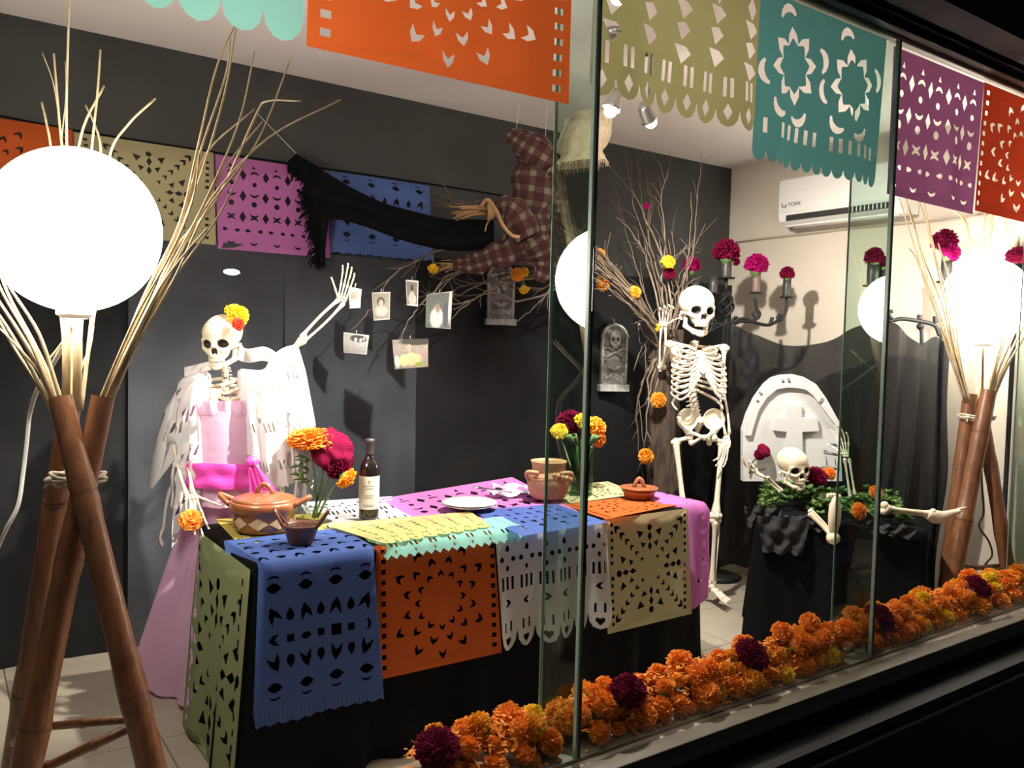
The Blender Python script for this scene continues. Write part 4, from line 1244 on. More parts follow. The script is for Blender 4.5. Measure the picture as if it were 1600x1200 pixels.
curved(m, an0 - 0.13, an0 + 0.13, 0.146, 0.149, 0.0389); curved(m, an0 - 0.06, an0 + 0.06, 0.139, 0.146, 0.0389)
m.build('label_print', mat('label_ink', (0.30, 0.28, 0.26), 0.7), wb)['kind'] = 'stuff'
# plate stack with folded napkin and spoon
p = onz(733, 797, ZT); B = Vector((p.x, p.y, ZT + 0.006))
for k, dz in enumerate((0.0, 0.007)):
    m = MB(); zb = dz
    m.lathe([(0, 0.004 + zb), (0.05, 0.003 + zb), (0.055, 0.0 + zb), (0.06, 0.004 + zb), (0.085, 0.012 + zb), (0.112, 0.020 + zb), (0.113, 0.0225 + zb), (0.085, 0.016 + zb), (0.058, 0.009 + zb), (0, 0.0085 + zb)], B, UP, 40)
    tag(m.build('plate', PORCELAIN), ('lower white dinner plate of the pair on the pink sheet', 'upper white dinner plate of the pair on the pink sheet')[k], 'plate', 'white plates on the pink sheet')
NAP = mat('napkin', (0.74, 0.68, 0.78), 0.8, transl=0.2)
p = onz(798, 775, ZT)
def napkin(ox, oy, rot, z0, s):
    def fn(u, v):
        x = (u - 0.5) * 0.2 * s; y = (v - 0.5) * 0.11 * s
        z = 0.010 + 0.010 * math.sin(u * 11 + v * 2) + 0.008 * noise.noise(Vector((u * 5, v * 5, ox * 9)))
        return Vector((p.x + ox + x * math.cos(rot) - y * math.sin(rot), p.y + oy + x * math.sin(rot) + y * math.cos(rot), ZT + z0 + z))
    return MB().grid(fn, 24, 12).build('paper_napkin', NAP)
tag(napkin(0, 0, -0.25, 0.006, 1.0), 'crumpled pale napkin lying left of the clay jar', 'napkin', 'napkins by the clay jar')
tag(napkin(0.05, 0.06, -0.5, 0.020, 0.9), 'crumpled pale napkin farther back behind the clay jar side', 'napkin', 'napkins by the clay jar')
sp = MB(); a = onz(745, 772, ZT) + UP * 0.03; b_ = onz(800, 782, ZT) + UP * 0.036
sp.tube([a, (a + b_) / 2, b_], [(0.005, 0.0016), (0.003, 0.0016), (0.004, 0.0016)], 6); sp.ell(a, (0.022, 0.013, 0.004))
tag(sp.build('spoon', STEEL), 'metal spoon resting on the crumpled napkin beside the plates', 'spoon')
# clay jar
p = onz(856, 781, ZT); B = Vector((p.x, p.y, ZT + 0.008))
jr = thing('clay_jar', (p.x, p.y, ZT), 'round terracotta jar with flared neck and side handles on the table', 'jar')
m = MB(); m.lathe([(0, 0), (0.062, 0), (0.078, 0.010), (0.090, 0.04), (0.094, 0.075), (0.088, 0.105), (0.076, 0.122), (0.072, 0.130), (0.074, 0.150), (0.080, 0.164), (0.076, 0.166), (0.069, 0.152), (0.066, 0.13), (0.08, 0.10), (0.086, 0.07), (0.07, 0.012), (0, 0.008)], B, UP, 40); m.build('jar_body', CLAY_PALE, jr)
for sd in (-1, 1):
    m = MB(); c = B + U * (sd * 0.066) - Wd * 0.035
    arc_handle(m, c + UP * 0.118 - U * sd * 0.02 - Wd * 0.035, c + U * (sd * 0.022) + UP * 0.085, U * (sd * 0.028) + UP * 0.018 - Wd * 0.012, 0.010, 0.8)
    if sd > 0:
        for k in range(5): m.ell(c + UP * (0.112 - 0.004 * k) - Wd * 0.045 - U * (0.045 - 0.018 * k), (0.009, 0.009, 0.012))
    m.build('side_handle', CLAY_PALE, jr)
m = MB(); m.lathe([(0.0905, 0.097), (0.0925, 0.099), (0.0905, 0.101)], B, UP, 40); m.build('incised_ring', CLAY, jr)
# tall green vase with flowers
p = onz(908, 772, ZT); B = Vector((p.x, p.y, ZT + 0.003))
gv = thing('green_glass_vase', (p.x, p.y, ZT), 'tall green glass vase of marigolds behind the clay jar', 'vase')
m = MB(); m.lathe([(0, 0.001), (0.045, 0.001), (0.052, 0.006), (0.054, 0.06), (0.050, 0.14), (0.048, 0.20), (0.054, 0.235), (0.051, 0.235), (0.046, 0.20), (0.049, 0.14), (0.050, 0.02), (0, 0.012)], B, UP, 32); m.build('glass_body', GLASS_G, gv)
tv2 = 3.93
bouquet('', B, tv2, [
 ('crimson', 893, 664, 0.04, 0.075, (-0.2, -0.4, 0.8), 'dark magenta cockscomb in the tall green vase', 1.0),
 ('yellow', 912, 660, -0.03, 0.048, (0.0, -0.5, 0.8), 'yellow marigold at the top of the tall green vase', 1.0),
 ('amber', 929, 668, 0.0, 0.055, (0.5, -0.5, 0.5), 'amber marigold at the right of the tall green vase', 1.0),
 ('orange', 934, 685, 0.0, 0.042, (0.6, -0.5, 0.0), 'orange marigold low at the right of the tall green vase', 1.0),
 ('yellow', 874, 674, -0.04, 0.038, (-0.6, -0.5, 0.4), 'small yellow marigold at the left of the tall green vase', 1.1)], 'flowers in the green vase')
m = MB()
for k in range(6):
    a = k * 1.05; m.tube([B + Vector((0.02 * math.cos(a), 0.02 * math.sin(a), 0.015)), B + Vector((0.03 * math.cos(a + 1), 0.03 * math.sin(a + 1), 0.235))], 0.005, 6)
for k in range(9):
    a = k * 0.7; c = B + Vector((0.04 * math.cos(a), 0.04 * math.sin(a), 0.22)); e = c + Vector((0.05 * math.cos(a), 0.05 * math.sin(a), 0.045))
    m.tube([c, (c + e) / 2 + UP * 0.015, e], [(0.004, 0.001), (0.016, 0.002), (0.002, 0.001)], 5)
tag(m.build('vase_foliage', STEM), 'dark green stalks and leaves filling the tall green vase', 'leaves', kind='stuff')
# small lidded casserole
p = onz(998, 779, ZT); B = Vector((p.x, p.y, ZT + 0.003))
cs = thing('lidded_casserole', (p.x, p.y, ZT), 'small shallow clay casserole with looped lid on orange paper', 'casserole')
m = MB(); m.lathe([(0, 0), (0.055, 0), (0.064, 0.005), (0.075, 0.03), (0.078, 0.036), (0.074, 0.038), (0, 0.03)], B, UP, 36); m.build('dish', CLAY, cs)
m = MB(); m.lathe([(0.074, 0.038), (0.084, 0.044), (0.088, 0.048), (0.084, 0.050), (0.06, 0.044), (0.03, 0.048), (0.0, 0.05)], B, UP, 36); lid = m.build('lid', CLAY, cs)
m = MB(); arc_handle(m, B + U * -0.024 + UP * 0.046, B + U * 0.024 + UP * 0.046, UP * 0.042, 0.0075, 1.4); m.build('lid_handle', CLAY, lid)
m = MB(); m.tube([onz(1070, 790, 0.80) + Wd * 0.3, onz(1086, 788, .80) + Wd * 0.3], 0.02, 6)

# ================================================================ SILL OF MARIGOLDS
rnd = random.Random(21)
def ok_x(x): return all(abs(x - f) > 0.045 for f in FINS)
n_ = 0
for layer, (ny, zz) in enumerate(((3, 0.0), (2, 0.046), (1, 0.082))):
    x = 0.96
    while x < XR - 0.68:
        for j in range(ny):
            if layer == 2 and rnd.random() < 0.6: continue
            yy = YG + 0.047 + (0.128 * (j + (0.5 if layer == 1 else 0.0)) / 2 if layer < 2 else 0.06) + rnd.uniform(-.012, .012)
            xx = x + rnd.uniform(-.02, .02) + 0.03 * (j % 2)
            s = rnd.choice((0.020, 0.026, 0.030, 0.034, 0.040)) * rnd.uniform(.9, 1.08)
            if not ok_x(xx): continue
            k = rnd.random(); kind = 'orange' if k < 0.78 else ('amber' if k < 0.95 else 'yellow')
            d = Vector((rnd.uniform(-.8, .8), rnd.uniform(-.9, .3), rnd.uniform(0.3, 1)))
            flower(kind, (xx, yy, SILL + s * 0.75 + zz + rnd.uniform(-.004, .012)), d, s, {'orange': 'orange marigold head heaped on the window sill', 'amber': 'amber marigold head heaped on the window sill', 'yellow': 'yellow marigold head heaped on the window sill'}[kind], 'flower', kind + ' marigold heads heaped on the sill')
            n_ += 1
        x += 0.060 if layer == 0 else 0.064
for px, py, lab in ((1012, 1096, 'crimson cockscomb lying in the sill marigolds nearest the first glass fin'), (1195, 1030, 'crimson cockscomb lying in the sill marigolds midway between the glass fins'),
                    (1390, 968, 'crimson cockscomb lying in the sill marigolds just right of the second glass fin'), (1530, 918, 'crimson cockscomb lying in the sill marigolds near the far lamp'), (715, 1195, 'crimson cockscomb at the near end of the sill marigolds'), (1320, 1190, '')):
    if not lab: continue
    q = onz(px, py, SILL + 0.10)
    q.y = min(max(q.y, YG + 0.07), YG + 0.15)
    flower('crimson', q, (0.2, -0.5, 0.8), 0.047, lab, 'flower', 'crimson cockscombs on the sill', sx=1.25)
gl = MB(); q = onz(1497, 930, SILL + .07); gl.lathe([(0, 0), (0.02, 0), (0.024, 0.01), (0.024, 0.06), (0.021, 0.06), (0.02, 0.008), (0, 0.006)], (q.x, YG + 0.07, SILL + 0.045), UP, 16)
tag(gl.build('candle_glass', GLASS_V), 'small clear candle glass among the sill marigolds near the far lamp', 'glass')
# loose petals
pm = MB()
for k in range(5200):
    x = rnd.uniform(0.9, XR - 0.3); y = YG + rnd.uniform(0.022, 0.195)
    if not ok_x(x): continue
    hgt = max(0.003, 0.105 * (1 - ((y - YG - 0.11) / 0.10) ** 2)) * rnd.uniform(0.5, 1)
    c = Vector((x, y, SILL + 0.004 + (hgt if 0.03 < y - YG < 0.18 else 0))); a = rnd.uniform(0, 6.28); s = rnd.uniform(0.006, 0.013)
    e = Vector((math.cos(a), math.sin(a), rnd.uniform(-.4, .6))) * s; f_ = Vector((-math.sin(a), math.cos(a), rnd.uniform(-.3, .3))) * s * 0.6
    pm.add([c - e, c + f_ * .8 + UP * .002, c + e + UP * .003, c - f_ * .8], [(0, 1, 2, 3)])
tag(pm.build('loose_petals', ORANGE_F), 'loose orange petals scattered between the marigolds on the sill', 'petals', kind='stuff')
# ================================================================ SKELETON PARTS (built in centimetres, then scaled)
def skull_sdf(P):
    X = np.abs(P[..., 0]); Q = np.stack([X, P[..., 1], P[..., 2]], -1)
    d = sd_ell(Q, (0, -1.8, 3.6), (7.1, 8.8, 7.0))
    d = smin(d, sd_ell(Q, (0, 2.5, 3.2), (5.9, 5.2, 5.2)), 2.0)
    face = sd_ell(Q, (0, 3.6, -2.2), (4.9, 4.0, 5.0))
    d = smin(d, face, 1.6)
    d = smin(d, sd_cap(Q, (0.5, 7.0, 1.3), (4.9, 5.4, 1.2), 0.85), 0.9)          # brow
    d = smin(d, sd_cap(Q, (3.0, 6.3, -3.3), (5.6, 3.9, -2.2), 1.0), 0.8)          # cheek bone
    d = smin(d, sd_cap(Q, (5.4, 3.9, -2.1), (6.9, -1.2, -1.6), 0.62), 0.5)        # zygomatic arch
    d = smin(d, sd_cap(Q, (5.1, 5.2, 1.0), (5.6, 4.3, -1.9), 0.7), 0.6)           # outer orbit
    d = smin(d, sd_cap(Q, (0, 7.4, 0.8), (0, 8.3, -1.2), 0.75, 0.6), 0.6)         # nose bridge
    d = smin(d, sd_ell(Q, (0, 5.4, -5.4), (3.1, 2.6, 2.0)), 1.0)                  # upper jaw
    d = smin(d, sd_cap(Q, (5.9, -3.3, -3.0), (5.7, -2.8, -4.4), 1.0, .6), 0.8)    # mastoid
    d = smax(d, -sd_ell(Q, (3.25, 7.6, -0.45), (2.15, 4.2, 1.85)), 0.35)          # eye socket
    d = smax(d, -sd_ell(Q, (0.55, 8.6, -3.2), (0.72, 2.6, 1.45)), 0.25)           # nose hole
    d = smax(d, -sd_ell(Q, (0.75, 8.6, -3.9), (0.62, 2.4, 0.75)), 0.25)
    d = smax(d, -sd_ell(Q, (8.6, 3.0, 0.6), (2.1, 3.0, 3.4)), 0.8)                # temple hollow
    d = smax(d, -sd_ell(Q, (6.0, 2.0, -5.9), (2.2, 3.4, 2.8)), 0.8)               # under cheek
    d = smax(d, -sd_ell(Q, (0, 0.0, -7.0), (3.9, 4.6, 3.2)), 0.6)                 # open underside
    return d
def jaw_sdf(P):
    X = np.abs(P[..., 0]); Q = np.stack([X, P[..., 1], P[..., 2]], -1)
    d = sd_cap(Q, (5.3, -0.6, -2.6), (4.9, 0.6, -7.2), 0.62, 0.8)
    d = smin(d, sd_cap(Q, (5.2, 1.4, -4.0), (4.9, 1.0, -7.0), 0.6, 0.8), 0.8)
    d = smin(d, sd_cap(Q, (4.9, 0.6, -7.3), (2.6, 5.2, -9.0), 0.95, 1.05), 0.8)
    d = smin(d, sd_cap(Q, (2.6, 5.2, -8.9), (0, 6.3, -9.1), 1.05, 1.25), 0.8)
    d = smin(d, sd_ell(Q, (0, 6.6, -10.0), (1.8, 1.0, 0.8)), 0.6)
    return d
def teeth_mb(z0, z1, n, rx, ry, yc, r):
    b = MB()
    for i in range(n):
        a = math.radians(-72 + 144 * i / (n - 1))
        x, y = rx * math.sin(a), yc + ry * math.cos(a)
        k = 1.0 if abs(a) > 0.7 else 1.12
        b.ell((x, y, (z0 + z1) / 2), (r * k, r * 0.8, abs(z1 - z0) / 2), seg=8, rings=6)
    return b
SKV, SKF = surface_nets(skull_sdf, (-8.5, -12, -7.5), (8.5, 9.5, 11.5), 0.30)
JV, JF = surface_nets(jaw_sdf, (-7, -3, -11.5), (7, 8.5, -1), 0.30)
SK_ME = {}; 
def skull_meshes(m, key):
    if key not in SK_ME:
        t = teeth_mb(-5.9, -7.6, 12, 2.75, 3.6, 4.1, 0.42); t2 = teeth_mb(-7.7, -9.1, 12, 2.6, 3.3, 4.0, 0.38)
        e = MB(); e.ell((3.25, 5.6, -0.45), (2.0, 1.2, 1.75)); e.ell((-3.25, 5.6, -0.45), (2.0, 1.2, 1.75))
        SK_ME[key] = (mesh_from('skull', SKV, SKF, m), mesh_from('jaw', JV, JF, m),
                      mesh_from('teeth', t.v, t.f, TOOTH), mesh_from('teeth', t2.v, t2.f, TOOTH), None)
        # give the inside of the sockets and nose a darker material
        me = SK_ME[key][0]; me.materials.append(SOCKET)
        for p in me.polygons:
            c = p.center; x = abs(c.x)
            if ((x - 3.25) / 2.05) ** 2 + ((c.z + 0.45) / 1.75) ** 2 < 1 and 1.0 < c.y < 5.9 - 0.25 * (x - 3.2): p.material_index = 1
            if ((x - 0.6) / 0.75) ** 2 + ((c.z + 3.4) / 1.4) ** 2 < 1 and 1.0 < c.y < 7.1: p.material_index = 1
    return SK_ME[key]
def skull(parent, c, fwd, up, s, m, key, jaw_open=0.0):
    f = Vector(fwd).normalized(); r = f.cross(Vector(up)).normalized(); u = r.cross(f)
    M = axes(r, f, u, c, s)
    sm, jm, t1, t2, _ = skull_meshes(m, key)
    k = obj('skull', sm, parent, M)
    WL[k] = WL[parent]
    ob = lambda nm, me, MM: obj(nm, me, k, M.inverted() and MM)
    def sub(nm, me, MM):
        o = bpy.data.objects.new(nm, me); link(o, k); o.matrix_basis = M.inverted() @ MM; WL[o] = WL[parent]; return o
    sub('upper_teeth', t1, M)
    J = M @ Matrix.Translation((0, -0.6, -2.6)) @ Matrix.Rotation(-jaw_open, 4, 'X') @ Matrix.Translation((0, 0.6, 2.6))
    j = obj('jaw', jm, parent, J)
    o = bpy.data.objects.new('lower_teeth', t2); link(o, j)
    return k
def bone(m, a, b, r, ka=1.9, kb=1.9, lat=None, seg=10):
    a, b = Vector(a), Vector(b); d = (b - a).normalized()
    prof = ((0, ka * 0.8), (0.03, ka), (0.07, ka * 0.9), (0.14, 1.15), (0.3, 0.95), (0.55, 0.92), (0.8, 1.05), (0.88, kb * 0.8), (0.95, kb), (0.985, kb * 0.9), (1, kb * 0.6))
    m.tube([a + (b - a) * t for t, k in prof], [r * k for t, k in prof], seg)
    lt = Vector(lat).normalized() if lat is not None else d.orthogonal().normalized()
    for e, k in ((a, ka), (b, kb)):
        for sg in (-1, 1): m.ell(e + lt * (sg * r * k * 0.62), r * k * 0.82, seg=10, rings=6)
    return m
def hand(parent, wrist, d, n, side, m, size=0.185, curl=(0.15, 0.2, 0.25, 0.3), spread=1.0, thumb_curl=0.15, thumb_out=0.8):
    """d: finger direction, n: palm normal (fingers curl towards it), side: thumb side"""
    d = Vector(d).normalized(); n = Vector(n); n = (n - d * n.dot(d)).normalized()
    s = d.cross(n); s = s if s.dot(Vector(side)) > 0 else -s
    k = size / 0.185; w = Vector(wrist)
    b = MB()
    for i in range(4):
        b.ell(w + d * 0.010 * k + s * (0.016 - 0.0105 * i) * k, (0.0075 * k, 0.0075 * k, 0.007 * k), seg=8, rings=6)
        b.ell(w + d * 0.022 * k + s * (0.018 - 0.012 * i) * k + n * 0.002 * k, 0.0072 * k, seg=8, rings=6)
    base = []
    for i in range(4):
        p0 = w + d * 0.026 * k + s * (0.019 - 0.0125 * i) * k
        p1 = w + d * (0.090 - 0.004 * abs(i - 1)) * k + s * (0.030 - 0.019 * i) * k * spread
        b.tube([p0, p0.lerp(p1, .15), p0.lerp(p1, .5), p0.lerp(p1, .88), p1], [0.0052 * k, 0.0045 * k, 0.0033 * k, 0.0050 * k, 0.0055 * k], 7)
        base.append((p1, (p1 - p0).normalized()))
    t0 = w + d * 0.018 * k + s * 0.022 * k
    td = (d * 0.62 + s * thumb_out + n * 0.25).normalized()
    t1 = t0 + td * 0.042 * k
    b.tube([t0, t0.lerp(t1, .5), t1], [0.0055 * k, 0.0038 * k, 0.0058 * k], 7)
    h = b.build('hand', m, parent)
    lens = ((0.042, 0.026, 0.019), (0.047, 0.030, 0.020), (0.043, 0.027, 0.019), (0.034, 0.020, 0.017))
    for i in range(4):
        f = MB(); p, dd = base[i]; ax = None
        for L in lens[i]:
            c = curl[i] if hasattr(curl, '__len__') else curl
            dd = (dd * math.cos(c) + n * math.sin(c)); nn = n
            # rotate the curl normal with the bone so that repeated curls close the hand
            n_loc = (n - dd * n.dot(dd)); n_loc = n_loc.normalized() if n_loc.length > 1e-4 else -d
            q = p + dd.normalized() * L * k
            f.tube([p + dd * 0.002, p.lerp(q, .2), p.lerp(q, .55), p.lerp(q, .9), q], [0.0050 * k, 0.0040 * k, 0.0030 * k, 0.0042 * k, 0.0036 * k], 7)
            f.ell(q, 0.0045 * k, seg=7, rings=5)
            e1 = dd.normalized(); e2 = (n - e1 * n.dot(e1))
            axis = d.cross(n).normalized()
            dd = Matrix.Rotation(c, 3, axis) @ e1
            p = q
        f.build('finger', m, h)
    f = MB(); p, dd = t1, td
    axis = td.cross(n).normalized()
    for L in (0.032, 0.025):
        dd = Matrix.Rotation(thumb_curl, 3, axis) @ dd
        q = p + dd * L * k
        f.tube([p, p.lerp(q, .5), q], [0.0055 * k, 0.0037 * k, 0.0042 * k], 7); f.ell(q, 0.0046 * k, seg=7, rings=5); p = q
    f.build('thumb', m, h)
    return h
def foot_bones(parent, ankle, fwd, up, m, size=0.22):
    f = Vector(fwd).normalized(); u = Vector(up); u = (u - f * u.dot(f)).normalized(); s = f.cross(u); k = size / 0.22
    a = Vector(ankle); b = MB()
    b.ell(a - u * 0.045 * k - f * 0.035 * k, (0.020 * k, 0.020 * k, 0.026 * k)); b.ell(a - u * 0.02 * k, (0.022 * k, 0.02 * k, 0.018 * k)); b.ell(a - u * 0.038 * k + f * 0.03 * k, (0.024 * k, 0.024 * k, 0.016 * k))
    heads = []
    for i in range(5):
        o = (0.024 - 0.012 * i) * k
        p0 = a - u * 0.04 * k + f * 0.045 * k + s * o * 0.8; p1 = a - u * 0.062 * k + f * (0.118 - 0.006 * i) * k + s * o * 1.25
        b.tube([p0, p0.lerp(p1, .5), p1], [0.007 * k, 0.0048 * k, 0.0068 * k], 7); heads.append((p1, (p1 - p0).normalized()))
    h = b.build('foot', m, parent)
    for i, (p, dd) in enumerate(heads):
        t = MB(); d2 = (f + dd * 0.4 - u * 0.05).normalized(); L = (0.040 if i == 0 else 0.03 - 0.002 * i) * k
        q = p + d2 * L * 0.55; q2 = q + (d2 - u * 0.15).normalized() * L * 0.5
        t.tube([p, p.lerp(q, .5), q, q2], [0.006 * k, 0.0042 * k, 0.005 * k, 0.004 * k], 7); t.ell(q2, 0.0046 * k, seg=7, rings=5)
        t.build('toe', m, h)
    return h
def vert_mesh(m):
    b = MB()
    b.lathe([(0, -1.0), (1.65, -1.0), (1.8, -0.8), (1.45, 0), (1.8, 0.8), (1.65, 1.0), (0, 1.0)], (0, 0, 0), UP, 14, 1.15, 0.9)
    b.tube([(0, -1.2, 0), (0, -3.6, -0.8)], [0.5, 0.28], 6)
    for s in (-1, 1): b.tube([(s * 1.2, -0.9, 0), (s * 3.2, -1.9, 0.2)], [0.45, 0.28], 6)
    return mesh_from('vertebra', b.v, b.f, m)
VERT = {}
def spine(parent, pts, fwd, m, n, s0, s1):
    P = catmull(pts, 12)
    if m not in VERT: VERT[m] = vert_mesh(m)
    for i in range(n):
        t = i / (n - 1); c = lerp_list(P, t); e = 0.02
        up = (lerp_list(P, min(1, t + e)) - lerp_list(P, max(0, t - e))).normalized()
        f = Vector(fwd); f = (f - up * f.dot(up)).normalized(); r = f.cross(up)
        s = (s0 + (s1 - s0) * t) * 0.01
        obj('vertebra', VERT[m], parent, axes(r, f, up, c, s))
    return P
def ribcage(parent, top, bot, fwd, m, wd=0.128, dp=0.085, npair=11):
    """top: spine point at the first rib; bot: spine point at the last rib"""
    top, bot = Vector(top), Vector(bot); up = (top - bot).normalized(); f = Vector(fwd); f = (f - up * f.dot(up)).normalized(); r = f.cross(up)
    H = (top - bot).length
    def sternum_pt(v): return top + f * (dp * 1.0 + 0.055 * v) - up * (0.03 + v * H * 0.52)
    sb = MB()
    S = [sternum_pt(v) for v in (0, 0.08, 0.25, 0.3, 0.6, 0.85, 1.0)]
    sb.tube(S, [(0.022, 0.007), (0.026, 0.008), (0.020, 0.007), (0.016, 0.007), (0.020, 0.007), (0.016, 0.006), (0.006, 0.004)], 10, flat=r)
    sb.build('sternum', m, parent)
    for i in range(npair):
        t = i / (npair - 1)
        w = wd * (0.52 + 0.55 * math.sin(math.pi * (0.12 + 0.62 * t)))
        w = min(w, wd)
        dpt = dp * (0.75 + 0.5 * math.sin(math.pi * (0.1 + 0.65 * t)))
        c0 = top.lerp(bot, t)
        for sg in (-1, 1):
            P = []
            end = sternum_pt(min(1.0, 0.10 + 0.125 * i)) if i < 9 else None
            for k in range(10):
                a = math.pi * k / 10 * (1.0 if i < 9 else 0.68)
                x = math.sin(a) * w
                y = dpt * (1 - math.cos(a)) - 0.012 - 0.02 * math.sin(a)
                z = -(0.034 + 0.06 * t) * (k / 10) * 1.25
                P.append(c0 + r * (sg * (0.012 + x)) + f * y + up * z)
            if end is not None:
                q = end + r * (sg * 0.016)
                a9 = P[-1]
                P = P[:8] + [P[7].lerp(q, 0.45) - up * (0.010 + 0.018 * t), q]
            P = catmull(P, 3)
            b = MB(); n = len(P)
            b.tube(P, [(0.0080, 0.0048)] * n, 7, flat=up)
            b.build('rib', m, parent)
def clav_scap(parent, top, fwd, m, shoulders, dp):
    top = Vector(top); f = Vector(fwd).normalized(); up = UP; r = f.cross(up)
    st = top + f * (dp * 1.0) - up * 0.025
    for sh in shoulders:
        sh = Vector(sh); sg = 1 if (sh - top).dot(r) > 0 else -1
        a = st + r * sg * 0.02; b = sh + up * 0.012 - f * 0.005
        m_ = MB(); P = catmull([a, a.lerp(b, .35) + f * 0.014 + up * .006, a.lerp(b, .7) - f * 0.006 + up * .006, b], 5)
        m_.tube(P, [0.009 - 0.002 * math.sin(math.pi * i / (len(P) - 1)) for i in range(len(P))], 8); m_.build('clavicle', m, parent)
        c = sh - r * sg * 0.055 - f * 0.075 - up * 0.06
        b2 = MB()
        b2.prism([(0, 0.075), (-0.05, 0.055), (-0.042, -0.02), (-0.015, -0.085), (0.0, -0.09), (0.022, -0.01), (0.055, 0.06)], lambda x, y, d: c + r * (sg * x) + up * y + f * (d + 0.35 * x * x * 0), 0.007)
        b2.tube([c + r * sg * -0.04 + up * 0.04 - f * 0.006, c + r * sg * 0.03 + up * 0.065 - f * 0.012, sh + up * 0.014 - f * 0.012], [0.005, 0.007, 0.010], 7)
        b2.build('scapula', m, parent, smooth=False)
def pelvis_sdf(P):
    X = np.abs(P[..., 0]); Q = np.stack([X, P[..., 1], P[..., 2]], -1)
    # wing: thin curved shell
    wing = sd_ell(Q, (8.2, -0.2, 5.2), (6.6, 5.4, 6.6))
    inner = sd_ell(Q, (7.0, 2.6, 5.8), (6.4, 5.6, 6.6))
    d = smax(wing, -inner, 0.5)
    d = smax(d, -(Q[..., 2] + 1.5), 0.5)
    d = smin(d, sd_cap(Q, (8.6, 0.3, -1.0), (7.6, 0.2, -3.0), 2.2, 1.9), 1.4)        # hip socket body
    d = smin(d, sd_cap(Q, (7.6, 1.0, -2.2), (1.0, 5.6, -4.6), 1.15, 1.0), 0.8)        # upper pubic ramus
    d = smin(d, sd_cap(Q, (1.2, 5.6, -4.8), (5.4, 0.5, -9.0), 0.85, 1.2), 0.7)        # lower ramus
    d = smin(d, sd_cap(Q, (7.4, -0.8, -3.0), (5.6, -0.2, -9.0), 1.4, 1.5), 0.9)       # ischium
    d = smin(d, sd_cap(Q, (0, 5.7, -4.0), (0, 5.6, -6.0), 0.9), 0.6)
    sac = sd_cap(Q, (0, -3.0, 4.0), (0, -5.6, -3.5), 3.0, 1.0)
    sac = smin(sac, sd_cap(Q, (0, -3.0, 4.2), (4.2, -3.4, 3.8), 2.0, 1.8), 1.0)
    d = smin(d, sac, 0.7)
    for z in (2.6, 0.4, -1.6):
        d = smax(d, -sd_ell(Q, (1.4 - 0.12 * (2.6 - z), -1.0 - 0.35 * (2.6 - z), z), (0.5, 1.6, 0.5)), 0.2)
    return d
PV, PF = surface_nets(pelvis_sdf, (-16, -9, -12), (16, 9, 13), 0.5)
PEL = {}
def pelvis(parent, c, fwd, up, m, s):
    if m not in PEL: PEL[m] = mesh_from('pelvis', PV, PF, m)
    f = Vector(fwd).normalized(); r = f.cross(Vector(up)).normalized(); u = r.cross(f)
    return obj('pelvis', PEL[m], parent, axes(r, f, u, c, s * 0.01))
def arm(parent, sh, el, wr, m, r=0.0088, bow=None):
    b = MB(); bone(b, sh, el, r, 1.9, 1.7, bow); b.ell(sh, r * 2.2); b.build('humerus', m, parent)
    el, wr = Vector(el), Vector(wr); d = (wr - el).normalized(); s = Vector(bow) if bow is not None else d.orthogonal(); s = (s - d * s.dot(d)).normalized()
    for nm, o0, o1, k in (('radius', 0.010, 0.013, 1.0), ('ulna', -0.009, -0.010, 0.85)):
        sg = 1 if nm == 'radius' else -1
        a = el + s * o0 - d * (0.0 if sg > 0 else 0.018); b_ = wr + s * o1
        b = MB(); P = catmull([a, a.lerp(b_, .3) + s * sg * 0.004, a.lerp(b_, .65) + s * sg * 0.005, b_], 4); n = len(P)
        b.tube(P, [0.0058 * k * (1 + 0.75 * (abs(2 * i / (n - 1) - 1) ** 4)) for i in range(n)], 8); b.ell(b_, 0.0088); b.ell(a, 0.0085)
        b.build(nm, m, parent)
def leg(parent, hip, tro, kn, an, m, side, fwd):
    hip, tro, kn, an = map(Vector, (hip, tro, kn, an))
    b = MB(); b.ell(hip, 0.022); b.tube([hip, hip.lerp(tro, .5), tro], [0.015, 0.012, 0.016], 10); b.ell(tro, (0.017, 0.017, 0.022))
    bone(b, tro - UP * 0.005, kn, 0.0150, 1.35, 1.8, side, 12); b.build('femur', m, parent)
    f = Vector(fwd).normalized()
    b = MB(); b.ell(kn + f * 0.022 + UP * 0.004, (0.015, 0.015, 0.018)); b.build('kneecap', m, parent)
    k2 = kn - UP * 0.024; s = Vector(side).normalized()
    b = MB(); bone(b, k2, an, 0.0125, 1.95, 1.45, side, 12); b.build('tibia', m, parent)
    b = MB(); P = [k2 + s * 0.024 - UP * 0.02 - f * .01, k2.lerp(an, .5) + s * 0.026 - f * .01, an + s * 0.017]; b.tube(P, [0.006, 0.0045, 0.006], 7); b.ell(P[0], 0.008); b.ell(P[2], 0.009); b.build('fibula', m, parent)

# ---------------------------------------------------------------- standing skeleton (right)
TS = 4.52
J = lambda x, y, dt=0.0: pt(x, y, TS + dt)
S2 = thing('skeleton', onz(1100, 925, 0), 'bare standing life size plastic skeleton gripping the tree branches beside the tomb', 'skeleton')
FW = (-Wd * 0.98 + U * 0.16).normalized(); SIDE = FW.cross(UP)
skull(S2, J(1089, 484, -0.03), (-Wd + U * 0.24 - UP * 0.02), UP + U * 0.04, 0.0124, BONE_W, 'pale', 0.16)
spine(S2, [J(1087, 535, 0.03), J(1085, 546, 0.05), J(1083, 575, 0.08), J(1082, 605, 0.05), J(1084, 630, 0.03), J(1088, 652, 0.05)], FW, BONE_W, 18, 0.75, 1.25)
top, bot = J(1084, 540, 0.05), J(1083, 608, 0.06)
ribcage(S2, top, bot, FW, BONE_W, 0.136, 0.088, 10)
shR, shL = J(1132, 544, 0.0), J(1046, 538, 0.03)
